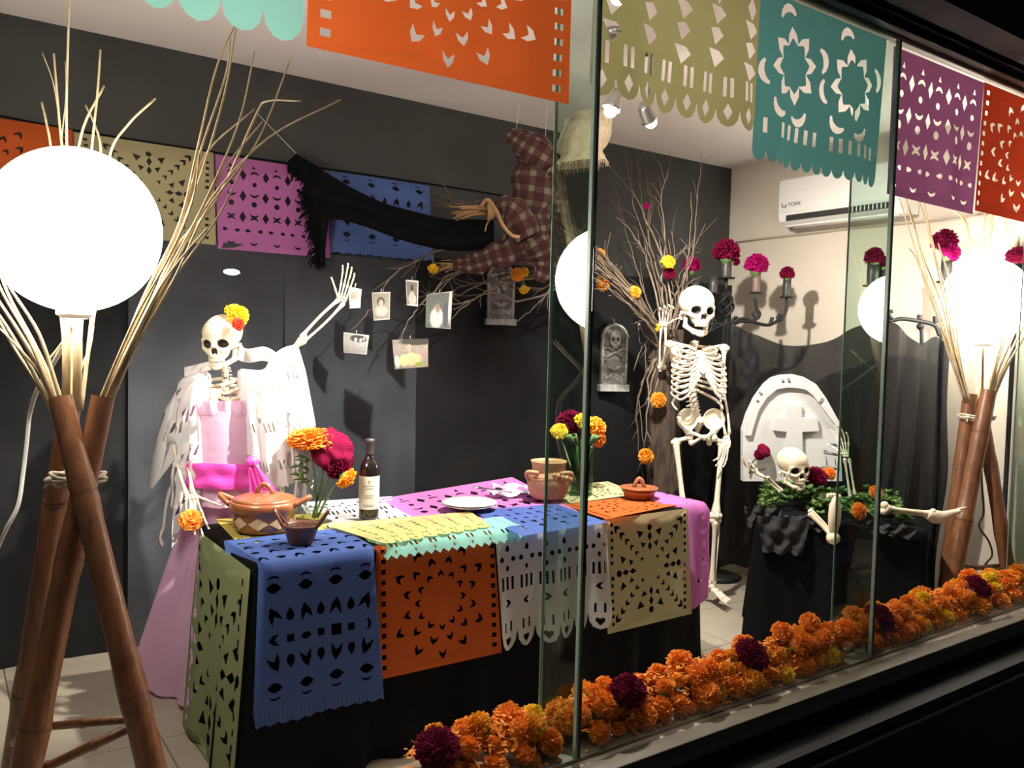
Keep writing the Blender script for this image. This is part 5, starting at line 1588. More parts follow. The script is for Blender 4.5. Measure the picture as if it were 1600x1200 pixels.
clav_scap(S2, top, FW, BONE_W, [shR, shL], 0.088)
pelvis(S2, J(1095, 669, 0.02), FW, UP, BONE_W, 0.93)
arm(S2, shR, J(1128, 613, 0.03), J(1136, 677, -0.02), BONE_W, 0.0105, U)
hand(S2, J(1136, 678, -0.02), J(1132, 705, -0.03) - J(1136, 678, -0.02), (-U - Wd * .3), (-Wd), BONE_W, 0.20, (0.1, 0.12, 0.15, 0.2))
arm(S2, shL, J(1034, 574, 0.20), J(1036, 512, 0.16), BONE_W, 0.0105, U)
hand(S2, J(1036, 511, 0.15), UP - Wd * 0.25, (-Wd), U, BONE_W, 0.19, (0.62, 0.62, 0.62, 0.62), 0.95, 0.5)
leg(S2, J(1077, 683, 0.02), J(1056, 690, 0.03), J(1069, 800, 0.0), J(1074, 908, 0.05), BONE_W, -U, FW)
leg(S2, J(1115, 684, 0.02), J(1128, 692, 0.03), J(1118, 806, 0.0), J(1112, 910, 0.03), BONE_W, U, FW)
foot_bones(S2, J(1074, 908, 0.05), FW - U * 0.2, UP, BONE_W)
foot_bones(S2, J(1112, 910, 0.03), FW + U * 0.35, UP, BONE_W)

# ---------------------------------------------------------------- dressed skeleton (left)
T3 = 3.20
K = lambda x, y, dt=0.0: pt(x, y, T3 + dt)
S1 = thing('dressed_skeleton', onz(335, 1085, 0), 'skeleton in a pink paper dress and white shawl raising one arm', 'skeleton')
F1 = (-Wd * 0.97 - U * 0.12).normalized()
skull(S1, K(347, 533, -0.03), (-Wd - U * 0.12 - UP * 0.12), UP - U * 0.05, 0.0096, BONE, 'cream', 0.0)
spine(S1, [K(350, 575, 0.03), K(352, 590, 0.04), K(352, 640, 0.07), K(352, 690, 0.05), K(352, 735, 0.04)], F1, BONE, 15, 0.62, 1.0)
top, bot = K(352, 592, 0.03), K(352, 690, 0.06)
ribcage(S1, top, bot, F1, BONE, 0.110, 0.075)
shA, shB = K(293, 606, 0.02), K(412, 592, 0.03)
clav_scap(S1, top, F1, BONE, [shA, shB], 0.075)
elA, wrA = K(274, 686, -0.01), K(297, 770, -0.215)
arm(S1, shA, elA, wrA, BONE, 0.009, -U)
hand(S1, wrA, K(304, 810, -0.235) - wrA, U * 0.4 - Wd * 0.8, U, BONE, 0.175, (0.12, 0.14, 0.18, 0.2), 1.0)
elB, wrB = K(474, 529, -0.02), K(533, 472, -0.02)
arm(S1, shB, elB, wrB, BONE_W, 0.0098, UP)
hand(S1, wrB, K(546, 427, -0.03) - wrB, -Wd, -U, BONE, 0.150, (0.14, 0.11, 0.12, 0.15), 0.85, 0.1, 0.35)

DRESS = mat('pink_crepe', (0.80, 0.48, 0.70), 0.6, noise_=(6, (0.86, 0.58, 0.78), 0.35, 0.7), bump=(40, 0.2), transl=0.3, sheen=0.2)
SASHM = mat('hot_pink_fabric', (0.80, 0.06, 0.46), 0.5, bump=(30, 0.2), transl=0.2, sheen=0.3)
SHAWLM = mat('white_crepe_paper', (0.86, 0.82, 0.82), 0.7, bump=(30, 0.25), transl=0.3)
hipc = K(352, 735, 0.04)
ax0 = Vector((hipc.x, hipc.y, 0))
base_c = Vector(onz(310, 1088, 0)); base_c = Vector((base_c.x + 0.10, base_c.y + 0.11, 0))
def skirt_fn(u, v):
    a = 2 * math.pi * u
    z = 0.83 * (1 - v) + 0.012 * v
    c = ax0.lerp(base_c, v ** 1.2)
    r = 0.105 + 0.185 * v ** 0.9
    fold = (0.004 + 0.034 * v) * (math.sin(a * 7 + 0.5) + 0.6 * math.sin(a * 12 + 2 * v))
    q = c + U * (math.cos(a) * (r * 1.05 + fold)) + Wd * (math.sin(a) * (r * 0.8 + fold))
    q.z = z + (0.006 * math.sin(a * 7) if v > 0.95 else 0) + (0.006 if v > .95 else 0)
    return q
MB().grid(skirt_fn, 140, 30).build('skirt', DRESS, S1)
def ring_fn(z0, z1, r0, r1, n, amp, cx):
    def fn(u, v):
        a = 2 * math.pi * u; z = z0 + (z1 - z0) * v
        r = r0 + (r1 - r0) * v + amp * math.sin(a * n + v) * (0.3 + v)
        return cx + U * (math.cos(a) * r * 1.08) + Wd * (math.sin(a) * r * 0.85) + UP * z
    return fn
MB().grid(ring_fn(0.79, 1.125, 0.112, 0.122, 5, 0.004, ax0 + F1 * 0.06), 80, 10).build('bodice', DRESS, S1)
MB().grid(ring_fn(1.11, 1.165, 0.122, 0.130, 16, 0.009, ax0 + F1 * 0.06), 160, 4).build('neck_ruffle', DRESS, S1)
MB().grid(ring_fn(0.86, 0.765, 0.118, 0.158, 9, 0.012, ax0 + F1 * 0.03), 120, 6).build('peplum', DRESS, S1)
def sash_fn(u, v):
    a = 2 * math.pi * u; z = 0.835 + 0.095 * v + 0.004 * math.sin(a * 3)
    r = 0.143 + 0.005 * math.sin(v * math.pi * 3) + 0.003 * math.sin(a * 9 + v * 6)
    return ax0 + F1 * 0.058 + U * (math.cos(a) * r * 1.08) + Wd * (math.sin(a) * r * 0.86) + UP * z
sash = MB().grid(sash_fn, 80, 8); sash_o = sash.build('sash', SASHM, S1)
kn = K(394, 722, -0.185)
k_ = MB(); k_.ell(kn, (0.026, 0.018, 0.021), seg=16, rings=10, disp=lambda d: 1 + 0.12 * math.sin(d.z * 9)); k_.build('sash_knot', SASHM, sash_o)
for dx, L in ((0.045, 0.17), (0.075, 0.13)):
    MB().grid(lambda u, v: kn + U * (dx * v + (u - 0.5) * (0.03 + 0.045 * v)) - UP * (L * v) - Wd * (0.01 + 0.008 * math.sin(u * 9 + v * 3)), 12, 10).build('sash_tail', SASHM, sash_o)
# shawl: cut paper panels thrown over each arm
def shawl_panel(ridge, front, back, w, h, pat, seed, edge='flat', flare=0.0, outw=None):
    R = catmull(ridge, 10)
    def fn(x, y):
        u = x / w; s = y - back             # negative behind the ridge, positive in front... measured from the back hem
        p = lerp_list(R, u)
        t = lerp_list(R, min(1, u + .03)) - lerp_list(R, max(0, u - .03)); t.z = 0
        nrm = UP.cross(t).normalized()
        nrm = nrm if nrm.dot(-Wd) > 0 else -nrm
        q = (h - y)                         # distance from back hem
        dd = q - back
        cap = 0.045
        if abs(dd) < cap:
            a = dd / cap * math.pi / 2
            off = nrm * math.sin(a) * cap * 0.72 + UP * (math.cos(a) * cap * 0.5)
        else:
            sg = 1 if dd > 0 else -1; k = abs(dd) - cap
            wv = 0.016 * math.sin(u * 22 + seed + k * 3) * min(1, k / 0.15) + 0.012 * noise.noise(Vector((u * 6, k * 9, seed)))
            off = nrm * (sg * (cap * 0.72 + 0.02 * k) + wv) - UP * k
            if outw is not None: off += Vector(outw) * (k * flare)
        return p + off
    return fn
def shawl(ridge, front, back, w, pat, seed, edge, flare=0.0, outw=None):
    h = front + back
    return banner('shawl_panel', w, h, pat, edge, shawl_panel(ridge, front, back, w, h, pat, seed, edge, flare, outw), SHAWLM, '', parent=S1, step=0.025)
def pat_bits(w, h):
    H = []; r_ = random.Random(5)
    for i in range(5):
        for j in range(4):
            x, y = w * (0.12 + 0.19 * i), h * (0.12 + 0.2 * j)
            for k in (-1, 0, 1):
                if (i + j) % 2: H.append(xf(RECT, x + k * 0.022, y, 0.009, 0.3, 0.036))
            if (i * j) % 3 == 1: H.append(xf(TRI, x, y + 0.03, 0.03, 1.0))
    return H
shA_out = K(262, 640, 0.02)
shawl([K(332, 585, -0.07), shA + UP * 0.02 - Wd * .02, K(272, 625, 0.0), K(255, 660, -0.02)], 0.30, 0.30, 0.30, pat_bits, 1, 'flat', 0.18, -U)
shawl([K(322, 592, -0.12), K(298, 612, -0.10), K(282, 650, -0.08)], 0.54, 0.22, 0.20, pat_bits, 2, 'fringe')
shawl([K(366, 585, -0.07), shB + UP * 0.02, K(440, 555, 0.0), K(466, 545, -0.02)], 0.36, 0.34, 0.34, pat_bits, 3, 'flat', 0.20, U)
shawl([K(380, 590, -0.11), K(412, 590, -0.10), K(448, 580, -0.06)], 0.46, 0.26, 0.30, pat_bits, 4, 'fringe', 0.12, U)
# collar folds standing at the neck
MB().grid(lambda u, v: K(372 + 66 * u, 562 - 22 * v + 14 * u * u + 4 * math.sin(u * 7), 0.04 + 0.05 * math.sin(u * 5 + v)), 16, 6).build('collar', SHAWLM, S1)
MB().grid(lambda u, v: K(330 - 42 * u, 578 - 14 * v + 10 * u, 0.03 + 0.03 * math.sin(u * 5 + v)), 16, 6).build('collar', SHAWLM, S1)
# long paper fringe strips
rf = random.Random(9)
for x0, y0, n, L0, L1, w_ in ((272, 722, 9, 0.10, 0.26, 6.5), (408, 712, 12, 0.16, 0.34, 7.0)):
    for i in range(n):
        px = x0 + i * w_; L = rf.uniform(L0, L1); a = K(px, y0 - (i * 1.5 if x0 > 300 else -i * 1.2), -0.10 + 0.012 * (i % 3)); sw = rf.uniform(-.03, .03)
        m_ = MB(); P = catmull([a, a - UP * L * .35 + U * sw * .4 - Wd * .01, a - UP * L * .7 + U * sw + Wd * .008, a - UP * L + U * sw * 1.4], 4)
        m_.tube(P, [(0.0065, 0.0008)] * len(P), 4, flat=U); m_.build('fringe_strip', SHAWLM, S1)
m_ = MB(); P = catmull([K(285, 735, -.02), K(266, 765, -.02), K(258, 800, -.01), K(255, 825, 0), K(250, 840, 0), K(254, 855, 0)], 4); m_.tube(P, [(0.009, 0.001)] * len(P), 4, flat=U); m_.build('fringe_strip', SHAWLM, S1)
# flowers on the dressed skeleton
hp = K(368, 494, -0.04)
flower('yellow', hp, (0.35, -0.5, 0.55), 0.046, 'yellow flower tucked at the temple of the dressed skeleton', 'flower')
flower('red', K(371, 507, -0.10), (0.2, -0.9, 0.2), 0.025, 'small red flower below the yellow one on the dressed skull', 'flower')
flower('orange', K(297, 814, -0.255), (0, -0.7, 0.6), 0.038, 'orange marigold held in the lowered hand of the dressed skeleton', 'flower', sx=1.15)
# ================================================================ TREE WITH HANGING FLOWERS AND SNAPSHOTS
TT = 4.86
G = lambda x, y, dt=0.0: pt(x, y, TT + dt)
rt = random.Random(31)
base_t = onz(1040, 905, 0.0); base_t = G(1040, 880, 0.0); base_t.z = 0.0
TR = thing('dry_tree', base_t, 'dry tree trunk with bare branches behind the standing skeleton', 'tree')
tp = catmull([base_t, G(1040, 780), G(1038, 700), G(1036, 620), G(1040, 560), G(1044, 515)], 6)
def trunk_fn(u, v):
    p = lerp_list(tp, v); a = 2 * math.pi * u
    r = (0.100 - 0.016 * v) * (1 + 0.10 * noise.noise(Vector((math.cos(a) * 2.2, math.sin(a) * 2.2, v * 3))) + 0.09 * abs(math.sin(a * 9 + 3 * noise.noise(Vector((v * 6, a, 1))))))
    if v < 0.08: r *= 1.25 - 3 * v
    return p + U * (math.cos(a) * r) + Wd * (math.sin(a) * r)
tm_ = MB(); tm_.grid(trunk_fn, 72, 60)
tm_.lathe([(0.0, 0.0), (0.078, -0.01)], tp[-1], UP, 16)
tm_.build('trunk', BARK, TR)
bd = MB()
for z_, rr in ((0.78, 0.098), (0.80, 0.099)):
    p = lerp_list(tp, z_); bd.lathe([(rr, -0.012), (rr + 0.008, 0), (rr, 0.012)], p, UP, 24)
bd.build('bark_band', BARK, TR)
def branch(P, r0, r1, m=TWIG, sub=0, seed=0, parent=None):
    parent = TR if parent is None else parent
    Q = catmull(P, 5); n = len(Q); b = MB()
    Q = [q + Vector((rt.uniform(-1, 1), rt.uniform(-1, 1), rt.uniform(-1, 1))) * 0.006 * (0 < i < n - 1) for i, q in enumerate(Q)]
    b.tube(Q, [r0 + (r1 - r0) * i / (n - 1) for i in range(n)], 6)
    for k in range(sub):
        i = rt.randrange(n // 3, n - 1); d = (Q[min(i + 2, n - 1)] - Q[i - 1]).normalized()
        e = Vector((rt.uniform(-1, 1), rt.uniform(-1, 1), rt.uniform(-.6, 1))).normalized()
        L = rt.uniform(0.08, 0.24); p = Q[i]; rr = (r0 + (r1 - r0) * i / n) * 0.6
        q1 = p + (d * 0.8 + e * 0.5) * L * .5; q2 = q1 + (d * 0.6 + e * 0.8) * L * .5
        b.tube([p, q1, q2], [rr, rr * .8, rr * .45], 5)
    return b.build('branch', m, parent)
crown = [
 [(1046, 525), (1048, 480), (1042, 430), (1030, 390), (1008, 340), (985, 290)],
 [(1040, 525), (1036, 470), (1020, 400), (1004, 320), (996, 240)],
 [(1044, 525), (1040, 460), (1022, 410), (1012, 370), (1018, 320), (1012, 290)],
 [(1036, 525), (1026, 470), (1008, 400), (985, 360), (962, 340)],
 [(1048, 525), (1060, 460), (1052, 430), (1040, 380), (1028, 320)],
 [(1050, 525), (1062, 470), (1068, 440), (1082, 400), (1088, 330), (1096, 240)],
 [(1042, 525), (1034, 450), (1040, 380), (1034, 310), (1044, 270)],
 [(1052, 525), (1070, 470), (1074, 420), (1070, 388), (1088, 385)],
 [(1034, 525), (1016, 480), (998, 430), (978, 360), (960, 290)],
 [(1046, 525), (1052, 470), (1070, 430), (1078, 380), (1080, 300)],
 [(1040, 525), (1028, 450), (1010, 380), (990, 320), (976, 230)],
 [(1044, 520), (1056, 480), (1050, 440), (1056, 400), (1048, 360)],
]
for i, P in enumerate(crown):
    branch([G(x, y, 0.03 * math.sin(i * 2.3) + 0.02 * j * math.sin(i)) for j, (x, y) in enumerate(P)], 0.0085 - 0.0003 * i, 0.002, TWIG_P if i % 3 == 0 else TWIG, 5)
# thick bundle sweeping left towards the witch, getting nearer to the street
for i in range(34):
    t = rt.random(); sp = rt.uniform(-1, 1)
    P = [(1038 + rt.uniform(-10, 8), 560 - 30 * t), (1008 + 12 * sp, 500 + 22 * sp - 20 * t), (960 + 18 * sp, 452 + 30 * sp - 28 * t), (905 + 22 * sp, 405 + 40 * sp - 30 * t), (858 - 40 * t, 362 + 52 * sp - 24 * t)]
    if i % 3 == 0: P = P[:4]
    d_ = 0.05 * math.sin(i * 1.7)
    branch([G(x, y, d_ - 0.14 * j) for j, (x, y) in enumerate(P)], 0.0072, 0.0024, TWIG if i % 4 else TWIG_P, 2)
droop = [
 [(1030, 545), (1006, 520), (998, 500), (1000, 535), (1004, 540), (990, 580)],
 [(1032, 545), (1012, 530), (1008, 560), (1014, 590)],
 [(1026, 560), (1012, 600), (1022, 650), (1026, 690)],
 [(1022, 560), (1000, 610), (1004, 680), (1016, 740)],
 [(1030, 560), (1018, 600), (1010, 660), (1022, 720), (1016, 760)],
 [(1024, 560), (996, 620), (998, 700), (1006, 750)],
 [(1034, 560), (1020, 640), (1028, 655), (1020, 700)],
]
for i, P in enumerate(droop): branch([G(x, y, -0.08 + 0.01 * j) for j, (x, y) in enumerate(P)], 0.0055, 0.0022, TWIG if i % 2 else TWIG_P, 2)
# far reaching twigs that carry the snapshots; depth shrinks from the tree to the left end
def Gt(x, y): return pt(x, y, 4.02 + (TT - 4.02) * max(0, min(1, (x - 560) / 480)))
far = [
 [(905, 400), (800, 405), (740, 388), (690, 390), (640, 413), (610, 434), (590, 470), (572, 492), (549, 515)],
 [(880, 420), (820, 410), (760, 415), (700, 430), (680, 455), (655, 478), (640, 498), (630, 520), (627, 532)],
 [(870, 420), (790, 430), (740, 448), (718, 462), (706, 456), (680, 460), (655, 455)],
 [(880, 430), (800, 440), (760, 455), (722, 474), (668, 475), (632, 477)],
 [(890, 440), (820, 470), (770, 458), (730, 475), (706, 498)],
 [(900, 420), (868, 445), (840, 475), (806, 504)],
 [(905, 415), (868, 437), (850, 450), (815, 451), (790, 448)],
 [(905, 380), (840, 350), (760, 330), (720, 322), (680, 272)],
 [(905, 360), (830, 330), (770, 316), (720, 318), (690, 322)],
 [(860, 400), (780, 410), (720, 425), (690, 445), (652, 494)],
 [(840, 395), (740, 380), (690, 385), (650, 410), (628, 434)],
 [(860, 425), (770, 440), (725, 447), (690, 463)],
]
for i, P in enumerate(far): branch([Gt(x, y) for x, y in P], 0.0062, 0.0020, TWIG_P if i in (0, 1, 3, 4, 5) else TWIG, 4)

GH = 'marigolds hung on the tree branches'
def hung(kind, px, py, t, s, d, label, stem=0.0):
    loc = pt(px, py, t); r = thing('magenta_cockscomb' if kind in ('magenta', 'crimson') else 'marigold', loc, label, 'flower', GH)
    obj('flower_head', FM[kind][0], r, facing(Vector(d), loc, s, px * 0.1))
    e = Vector(d).normalized(); b = MB(); b.tube([loc - e * s * 0.3, loc - e * (s * 0.6 + stem * 0.5) , loc - e * (s * 0.6 + stem) + UP * 0.012], 0.003, 6); b.build('stem', STEM, r)
tt = lambda x: 4.02 + (TT - 4.02) * max(0, min(1, (x - 560) / 480)) - 0.05
hung('yellow', 677, 418, tt(677), 0.028, (-0.1, -0.2, -1), 'yellow marigold hanging head down below the black shawl', 0.04)
hung('amber', 809, 429, tt(809), 0.036, (-0.3, -0.8, -0.1), 'amber marigold hanging above the gray bat tombstone')
hung('yellow', 819, 425, tt(819), 0.026, (0.4, -0.7, 0.3), 'yellow marigold close behind the amber one by the bat tombstone')
hung('yellow', 819, 451, tt(819), 0.028, (0, -0.2, -1), 'yellow marigold hanging head down below the amber one', 0.03)
hung('orange', 860, 341, tt(860), 0.024, (0, -1, 0.1), 'small orange marigold beside the plaid sleeve')
hung('orange', 936, 399, tt(936), 0.036, (0, -1, 0.2), 'orange marigold in the bundle just right of the glass fin')
hung('amber', 941, 443, tt(941), 0.044, (0.2, -1, 0.1), 'amber marigold below the other one right of the glass fin')
hung('amber', 991, 457, tt(991) - .1, 0.036, (0.1, -1, 0.1), 'amber marigold on the twig bundle left of the skeleton hand')
hung('yellow', 1043, 411, TT - .1, 0.042, (0, -0.7, 0.7), 'bright yellow marigold high in the tree branches')
hung('crimson', 1046, 427, TT - .05, 0.036, (0, -0.9, 0.3), 'crimson cockscomb right under the bright yellow marigold in the tree')
hung('yellow', 1027, 512, TT - .14, 0.022, (-0.4, -0.8, 0), 'small yellow bloom below the skeleton gripping hand')
hung('amber', 1028, 625, TT - .14, 0.045, (-0.1, -1, 0.2), 'amber marigold on the trunk at the skeleton waist height')
hung('amber', 1009, 713, TT - .14, 0.045, (-0.2, -1, 0.1), 'amber marigold hanging lowest on the tree twigs')
hung('magenta', 1010, 322, TT, 0.018, (0, -1, 0), 'tiny magenta bloom at the top of the bare branches')
hung('magenta', 669, 475, tt(669), 0.013, (0, -1, 0), 'tiny magenta bloom on the twig between two snapshots')
hung('crimson', 852, 381, tt(852), 0.026, (0, -1, 0), 'crimson bloom in shadow beside the plaid sleeve')

# ---------------------------------------------------------------- snapshots
def photo_mat(name, bg, spots, border=(0.72, 0.70, 0.64), edge=0.06):
    """flat printed picture: soft ellipses on a ground, in the card's own 0..1 space"""
    m = bpy.data.materials.new(name); m.use_nodes = True
    nt = m.node_tree; N = nt.nodes; L = nt.links; b = N['Principled BSDF']; b.inputs['Roughness'].default_value = 0.35
    a = N.new('ShaderNodeAttribute'); a.attribute_name = 'uvp'
    sep = N.new('ShaderNodeSeparateXYZ'); L.new(a.outputs['Vector'], sep.inputs[0])
    nz = N.new('ShaderNodeTexNoise'); nz.inputs['Scale'].default_value = 9; nz.inputs['Detail'].default_value = 4; L.new(a.outputs['Vector'], nz.inputs['Vector'])
    cur = N.new('ShaderNodeMix'); cur.data_type = 'RGBA'; cur.inputs[6].default_value = (*bg, 1); cur.inputs[7].default_value = (*[c * 0.45 for c in bg], 1)
    L.new(nz.outputs['Fac'], cur.inputs[0]); sock = cur.outputs[2]
    def mth(op, x, y=None, cl=False):
        k = N.new('ShaderNodeMath'); k.operation = op; k.use_clamp = cl
        for i, q in enumerate((x, y)):
            if q is None: continue
            if isinstance(q, (int, float)): k.inputs[i].default_value = q
            else: L.new(q, k.inputs[i])
        return k.outputs[0]
    for cx, cy, rx, ry, col in spots:
        dx = mth('DIVIDE', mth('SUBTRACT', sep.outputs[0], cx), rx); dy = mth('DIVIDE', mth('SUBTRACT', sep.outputs[1], cy), ry)
        r = mth('SQRT', mth('ADD', mth('MULTIPLY', dx, dx), mth('MULTIPLY', dy, dy)))
        r = mth('ADD', r, mth('MULTIPLY', mth('SUBTRACT', nz.outputs['Fac'], 0.5), 0.5))
        f = mth('MULTIPLY', mth('SUBTRACT', 1.15, r), 3.5, True)
        x = N.new('ShaderNodeMix'); x.data_type = 'RGBA'; L.new(f, x.inputs[0]); L.new(sock, x.inputs[6]); x.inputs[7].default_value = (*col, 1); sock = x.outputs[2]
    L.new(sock, b.inputs['Base Color'])
    return m
CARD = mat('photo_card', (0.76, 0.74, 0.68), 0.4)
def photo(corners, t, pm, label, border=0.06, curl=0.006):
    a, b, c, d = [pt(x, y, t) for x, y in corners]      # top left, top right, bottom right, bottom left
    n = (b - a).cross(d - a).normalized(); n = n if n.dot(-Wd) > 0 else -n
    def fn(o, e):
        def g(u, v):
            u2, v2 = e + u * (1 - 2 * e), e + v * (1 - 2 * e)
            p = (d * (1 - u2) + c * u2) * (1 - v2) + (a * (1 - u2) + b * u2) * v2
            return p + n * (o + curl * math.sin(math.pi * v2) + curl * 0.5 * math.sin(math.pi * u2))
        return g
    r = thing('photograph', (a + b + c + d) / 4, label, 'photo', 'snapshots hung on the twigs')
    m = MB(); m.grid(fn(0, 0), 8, 8); m.grid(fn(-0.0012, 0), 8, 8); m.build('card', CARD, r)
    m = MB(); m.grid(fn(0.0008, border), 10, 10); m.build('picture', pm, r)
    s = MB(); s.tube([(a + b) / 2 - UP * 0.008 + n * .002, (a + b) / 2 + UP * 0.014, (a + b) / 2 + UP * 0.02 - n * 0.01], 0.0022, 5); s.build('clip', STEEL, r)
sep_ = photo_mat('print_portrait', (0.62, 0.57, 0.46), [(0.5, 0.30, 0.42, 0.22, (0.66, 0.63, 0.54)), (0.48, 0.66, 0.24, 0.20, (0.12, 0.10, 0.07)), (0.50, 0.58, 0.15, 0.17, (0.62, 0.55, 0.45)), (0.5, 0.22, 0.3, 0.1, (0.70, 0.68, 0.62))])
photo([(581, 457), (610, 456), (609, 499), (584, 501)], 4.05, sep_, 'sepia portrait snapshot of a dark haired person, nearest the raised hand', 0.05)
pm2 = photo_mat('print_full_figure', (0.34, 0.31, 0.25), [(0.5, 0.2, 0.4, 0.25, (0.66, 0.63, 0.55)), (0.5, 0.42, 0.2, 0.2, (0.60, 0.56, 0.48)), (0.5, 0.72, 0.12, 0.16, (0.05, 0.045, 0.04))])
photo([(634, 437), (654, 439), (653, 479), (636, 477)], 4.08, pm2, 'small curled brown snapshot hung highest of the pictures', 0.07)
pm3 = photo_mat('print_group', (0.70, 0.69, 0.66), [(0.6, 0.78, 0.36, 0.2, (0.06, 0.055, 0.05)), (0.5, 0.72, 0.07, 0.12, (0.7, 0.7, 0.66)), (0.72, 0.72, 0.06, 0.12, (0.7, 0.7, 0.66)), (0.85, 0.8, 0.05, 0.1, (0.55, 0.55, 0.5))])
photo([(537, 519), (577, 524), (573, 554), (537, 551)], 4.03, pm3, 'white bordered black and white group snapshot, lowest at the left', 0.05)
pm4 = photo_mat('print_dim', (0.20, 0.21, 0.20), [(0.12, 0.3, 0.15, 0.4, (0.10, 0.15, 0.10)), (0.42, 0.28, 0.26, 0.30, (0.62, 0.62, 0.60)), (0.46, 0.56, 0.09, 0.13, (0.36, 0.24, 0.18)), (0.78, 0.4, 0.10, 0.36, (0.10, 0.11, 0.14)), (0.94, 0.6, 0.06, 0.5, (0.6, 0.58, 0.52))])
photo([(667, 460), (707, 455), (704, 514), (665, 511)], 4.13, pm4, 'gray snapshot of a person in white hanging behind a twig', 0.01)
pm5 = photo_mat('print_colour', (0.42, 0.36, 0.30), [(0.7, 0.92, 0.5, 0.14, (0.05, 0.045, 0.04)), (0.84, 0.45, 0.12, 0.22, (0.34, 0.25, 0.22)), (0.5, 0.3, 0.3, 0.22, (0.66, 0.50, 0.28)), (0.46, 0.70, 0.07, 0.13, (0.55, 0.33, 0.25)), (0.30, 0.28, 0.14, 0.2, (0.72, 0.60, 0.30)), (0.75, 0.12, 0.14, 0.07, (0.25, 0.32, 0.06)), (0.1, 0.25, 0.08, 0.2, (0.68, 0.66, 0.66))])
photo([(613, 531), (669, 529), (669, 573), (617, 577)], 4.05, pm5, 'colour snapshot of a seated person with food, lowest of the pictures', 0.0)
pm6 = photo_mat('print_hand', (0.62, 0.60, 0.55), [(0.5, 0.6, 0.4, 0.3, (0.2, 0.18, 0.14)), (0.5, 0.2, 0.5, 0.2, (0.72, 0.71, 0.68))])
photo([(545, 448), (565, 452), (563, 481), (546, 482)], 3.22, pm6, 'small snapshot held in the raised hand of the dressed skeleton', 0.06)

# ================================================================ HANGING WITCH
def plaid(name):
    m = bpy.data.materials.new(name); m.use_nodes = True
    nt = m.node_tree; N = nt.nodes; L = nt.links; b = N['Principled BSDF']; b.inputs['Roughness'].default_value = 0.85
    a = N.new('ShaderNodeAttribute'); a.attribute_name = 'uvp'; sep = N.new('ShaderNodeSeparateXYZ'); L.new(a.outputs['Vector'], sep.inputs[0])
    def band(s, f, w):
        k = N.new('ShaderNodeMath'); k.operation = 'MULTIPLY'; k.inputs[1].default_value = f; L.new(s, k.inputs[0])
        q = N.new('ShaderNodeMath'); q.operation = 'FRACT'; L.new(k.outputs[0], q.inputs[0])
        g = N.new('ShaderNodeMath'); g.operation = 'LESS_THAN'; g.inputs[1].default_value = w; L.new(q.outputs[0], g.inputs[0]); return g.outputs[0]
    ad = N.new('ShaderNodeMath'); ad.operation = 'ADD'; L.new(band(sep.outputs[0], 20, 0.38), ad.inputs[0]); L.new(band(sep.outputs[1], 17, 0.38), ad.inputs[1])
    r = N.new('ShaderNodeValToRGB'); r.color_ramp.interpolation = 'CONSTANT'
    E = r.color_ramp.elements; E[0].position = 0; E[0].color = (0.045, 0.008, 0.008, 1); E[1].position = 0.3; E[1].color = (0.075, 0.032, 0.027, 1)
    e = E.new(0.8); e.color = (0.17, 0.135, 0.105, 1)
    h = N.new('ShaderNodeMath'); h.operation = 'MULTIPLY'; h.inputs[1].default_value = 0.5; L.new(ad.outputs[0], h.inputs[0]); L.new(h.outputs[0], r.inputs[0]); L.new(r.outputs[0], b.inputs['Base Color'])
    return m
PLAID = plaid('plaid_flannel')
TWC = 4.15
V = lambda x, y, dt=0.0: pt(x, y, TWC + dt)
WT = thing('hanging_witch', V(830, 420), 'hanging witch figure in red plaid shirt with burlap head and black shawl', 'witch')
def cloth_tube(path, rad, m, name, parent, seed, wr=0.14, nu=40, nv=36, depth=0.6):
    P = catmull(path, 8)
    def fn(u, v):
        p = lerp_list(P, v); t = (lerp_list(P, min(1, v + .03)) - lerp_list(P, max(0, v - .03))).normalized()
        s = t.cross(Wd).normalized(); a = 2 * math.pi * u
        r = lerp_list([Vector((q, 0, 0)) for q in rad], v).x
        w = 1 + wr * noise.noise(Vector((math.cos(a) * 1.6, math.sin(a) * 1.6, v * 7 + seed))) + wr * 0.5 * math.sin(v * 26 + 3 * math.sin(a + seed))
        return p + s * (math.cos(a) * r * w) + Wd * (math.sin(a) * r * depth * w)
    b = MB(); b.grid(fn, nu, nv)
    L = sum((P[i + 1] - P[i]).length for i in range(len(P) - 1)); C_ = 2 * math.pi * sum(rad) / len(rad) * 0.8
    b.uv = [(u[0] * C_, u[1] * L) for u in b.uv]
    return b.build(name, m, parent)
cloth_tube([V(806, 208, 0.0), V(832, 232, 0.0), V(834, 280), V(826, 330), V(830, 372), V(822, 396)], [0.030, 0.085, 0.112, 0.110, 0.085, 0.075], PLAID, 'shirt', WT, 1.0, 0.20)
cloth_tube([V(878, 262, -0.04), V(838, 238, -0.06), V(812, 222, -0.06), V(793, 208, -0.04)], [0.050, 0.075, 0.055, 0.035], PLAID, 'shirt_sleeve', WT, 5.0, 0.12)
cloth_tube([V(824, 372, -0.04), V(806, 335, -0.12), V(786, 326, -0.12), V(764, 334, -0.10)], [0.070, 0.080, 0.060, 0.026], PLAID, 'shirt_sleeve', WT, 2.0, 0.16)
cloth_tube([V(872, 270, 0.02), V(876, 320, 0.02), V(866, 350, 0.02), V(842, 392, 0.0)], [0.030, 0.032, 0.035, 0.030], PLAID, 'shirt_sleeve', WT, 3.0, 0.18)
cloth_tube([V(840, 372, 0.02), V(800, 392), V(766, 402, 0.0), V(736, 412, 0.03), V(708, 414, 0.06)], [0.09, 0.085, 0.06, 0.05, 0.028], PLAID, 'trouser_leg', WT, 4.0, 0.24)
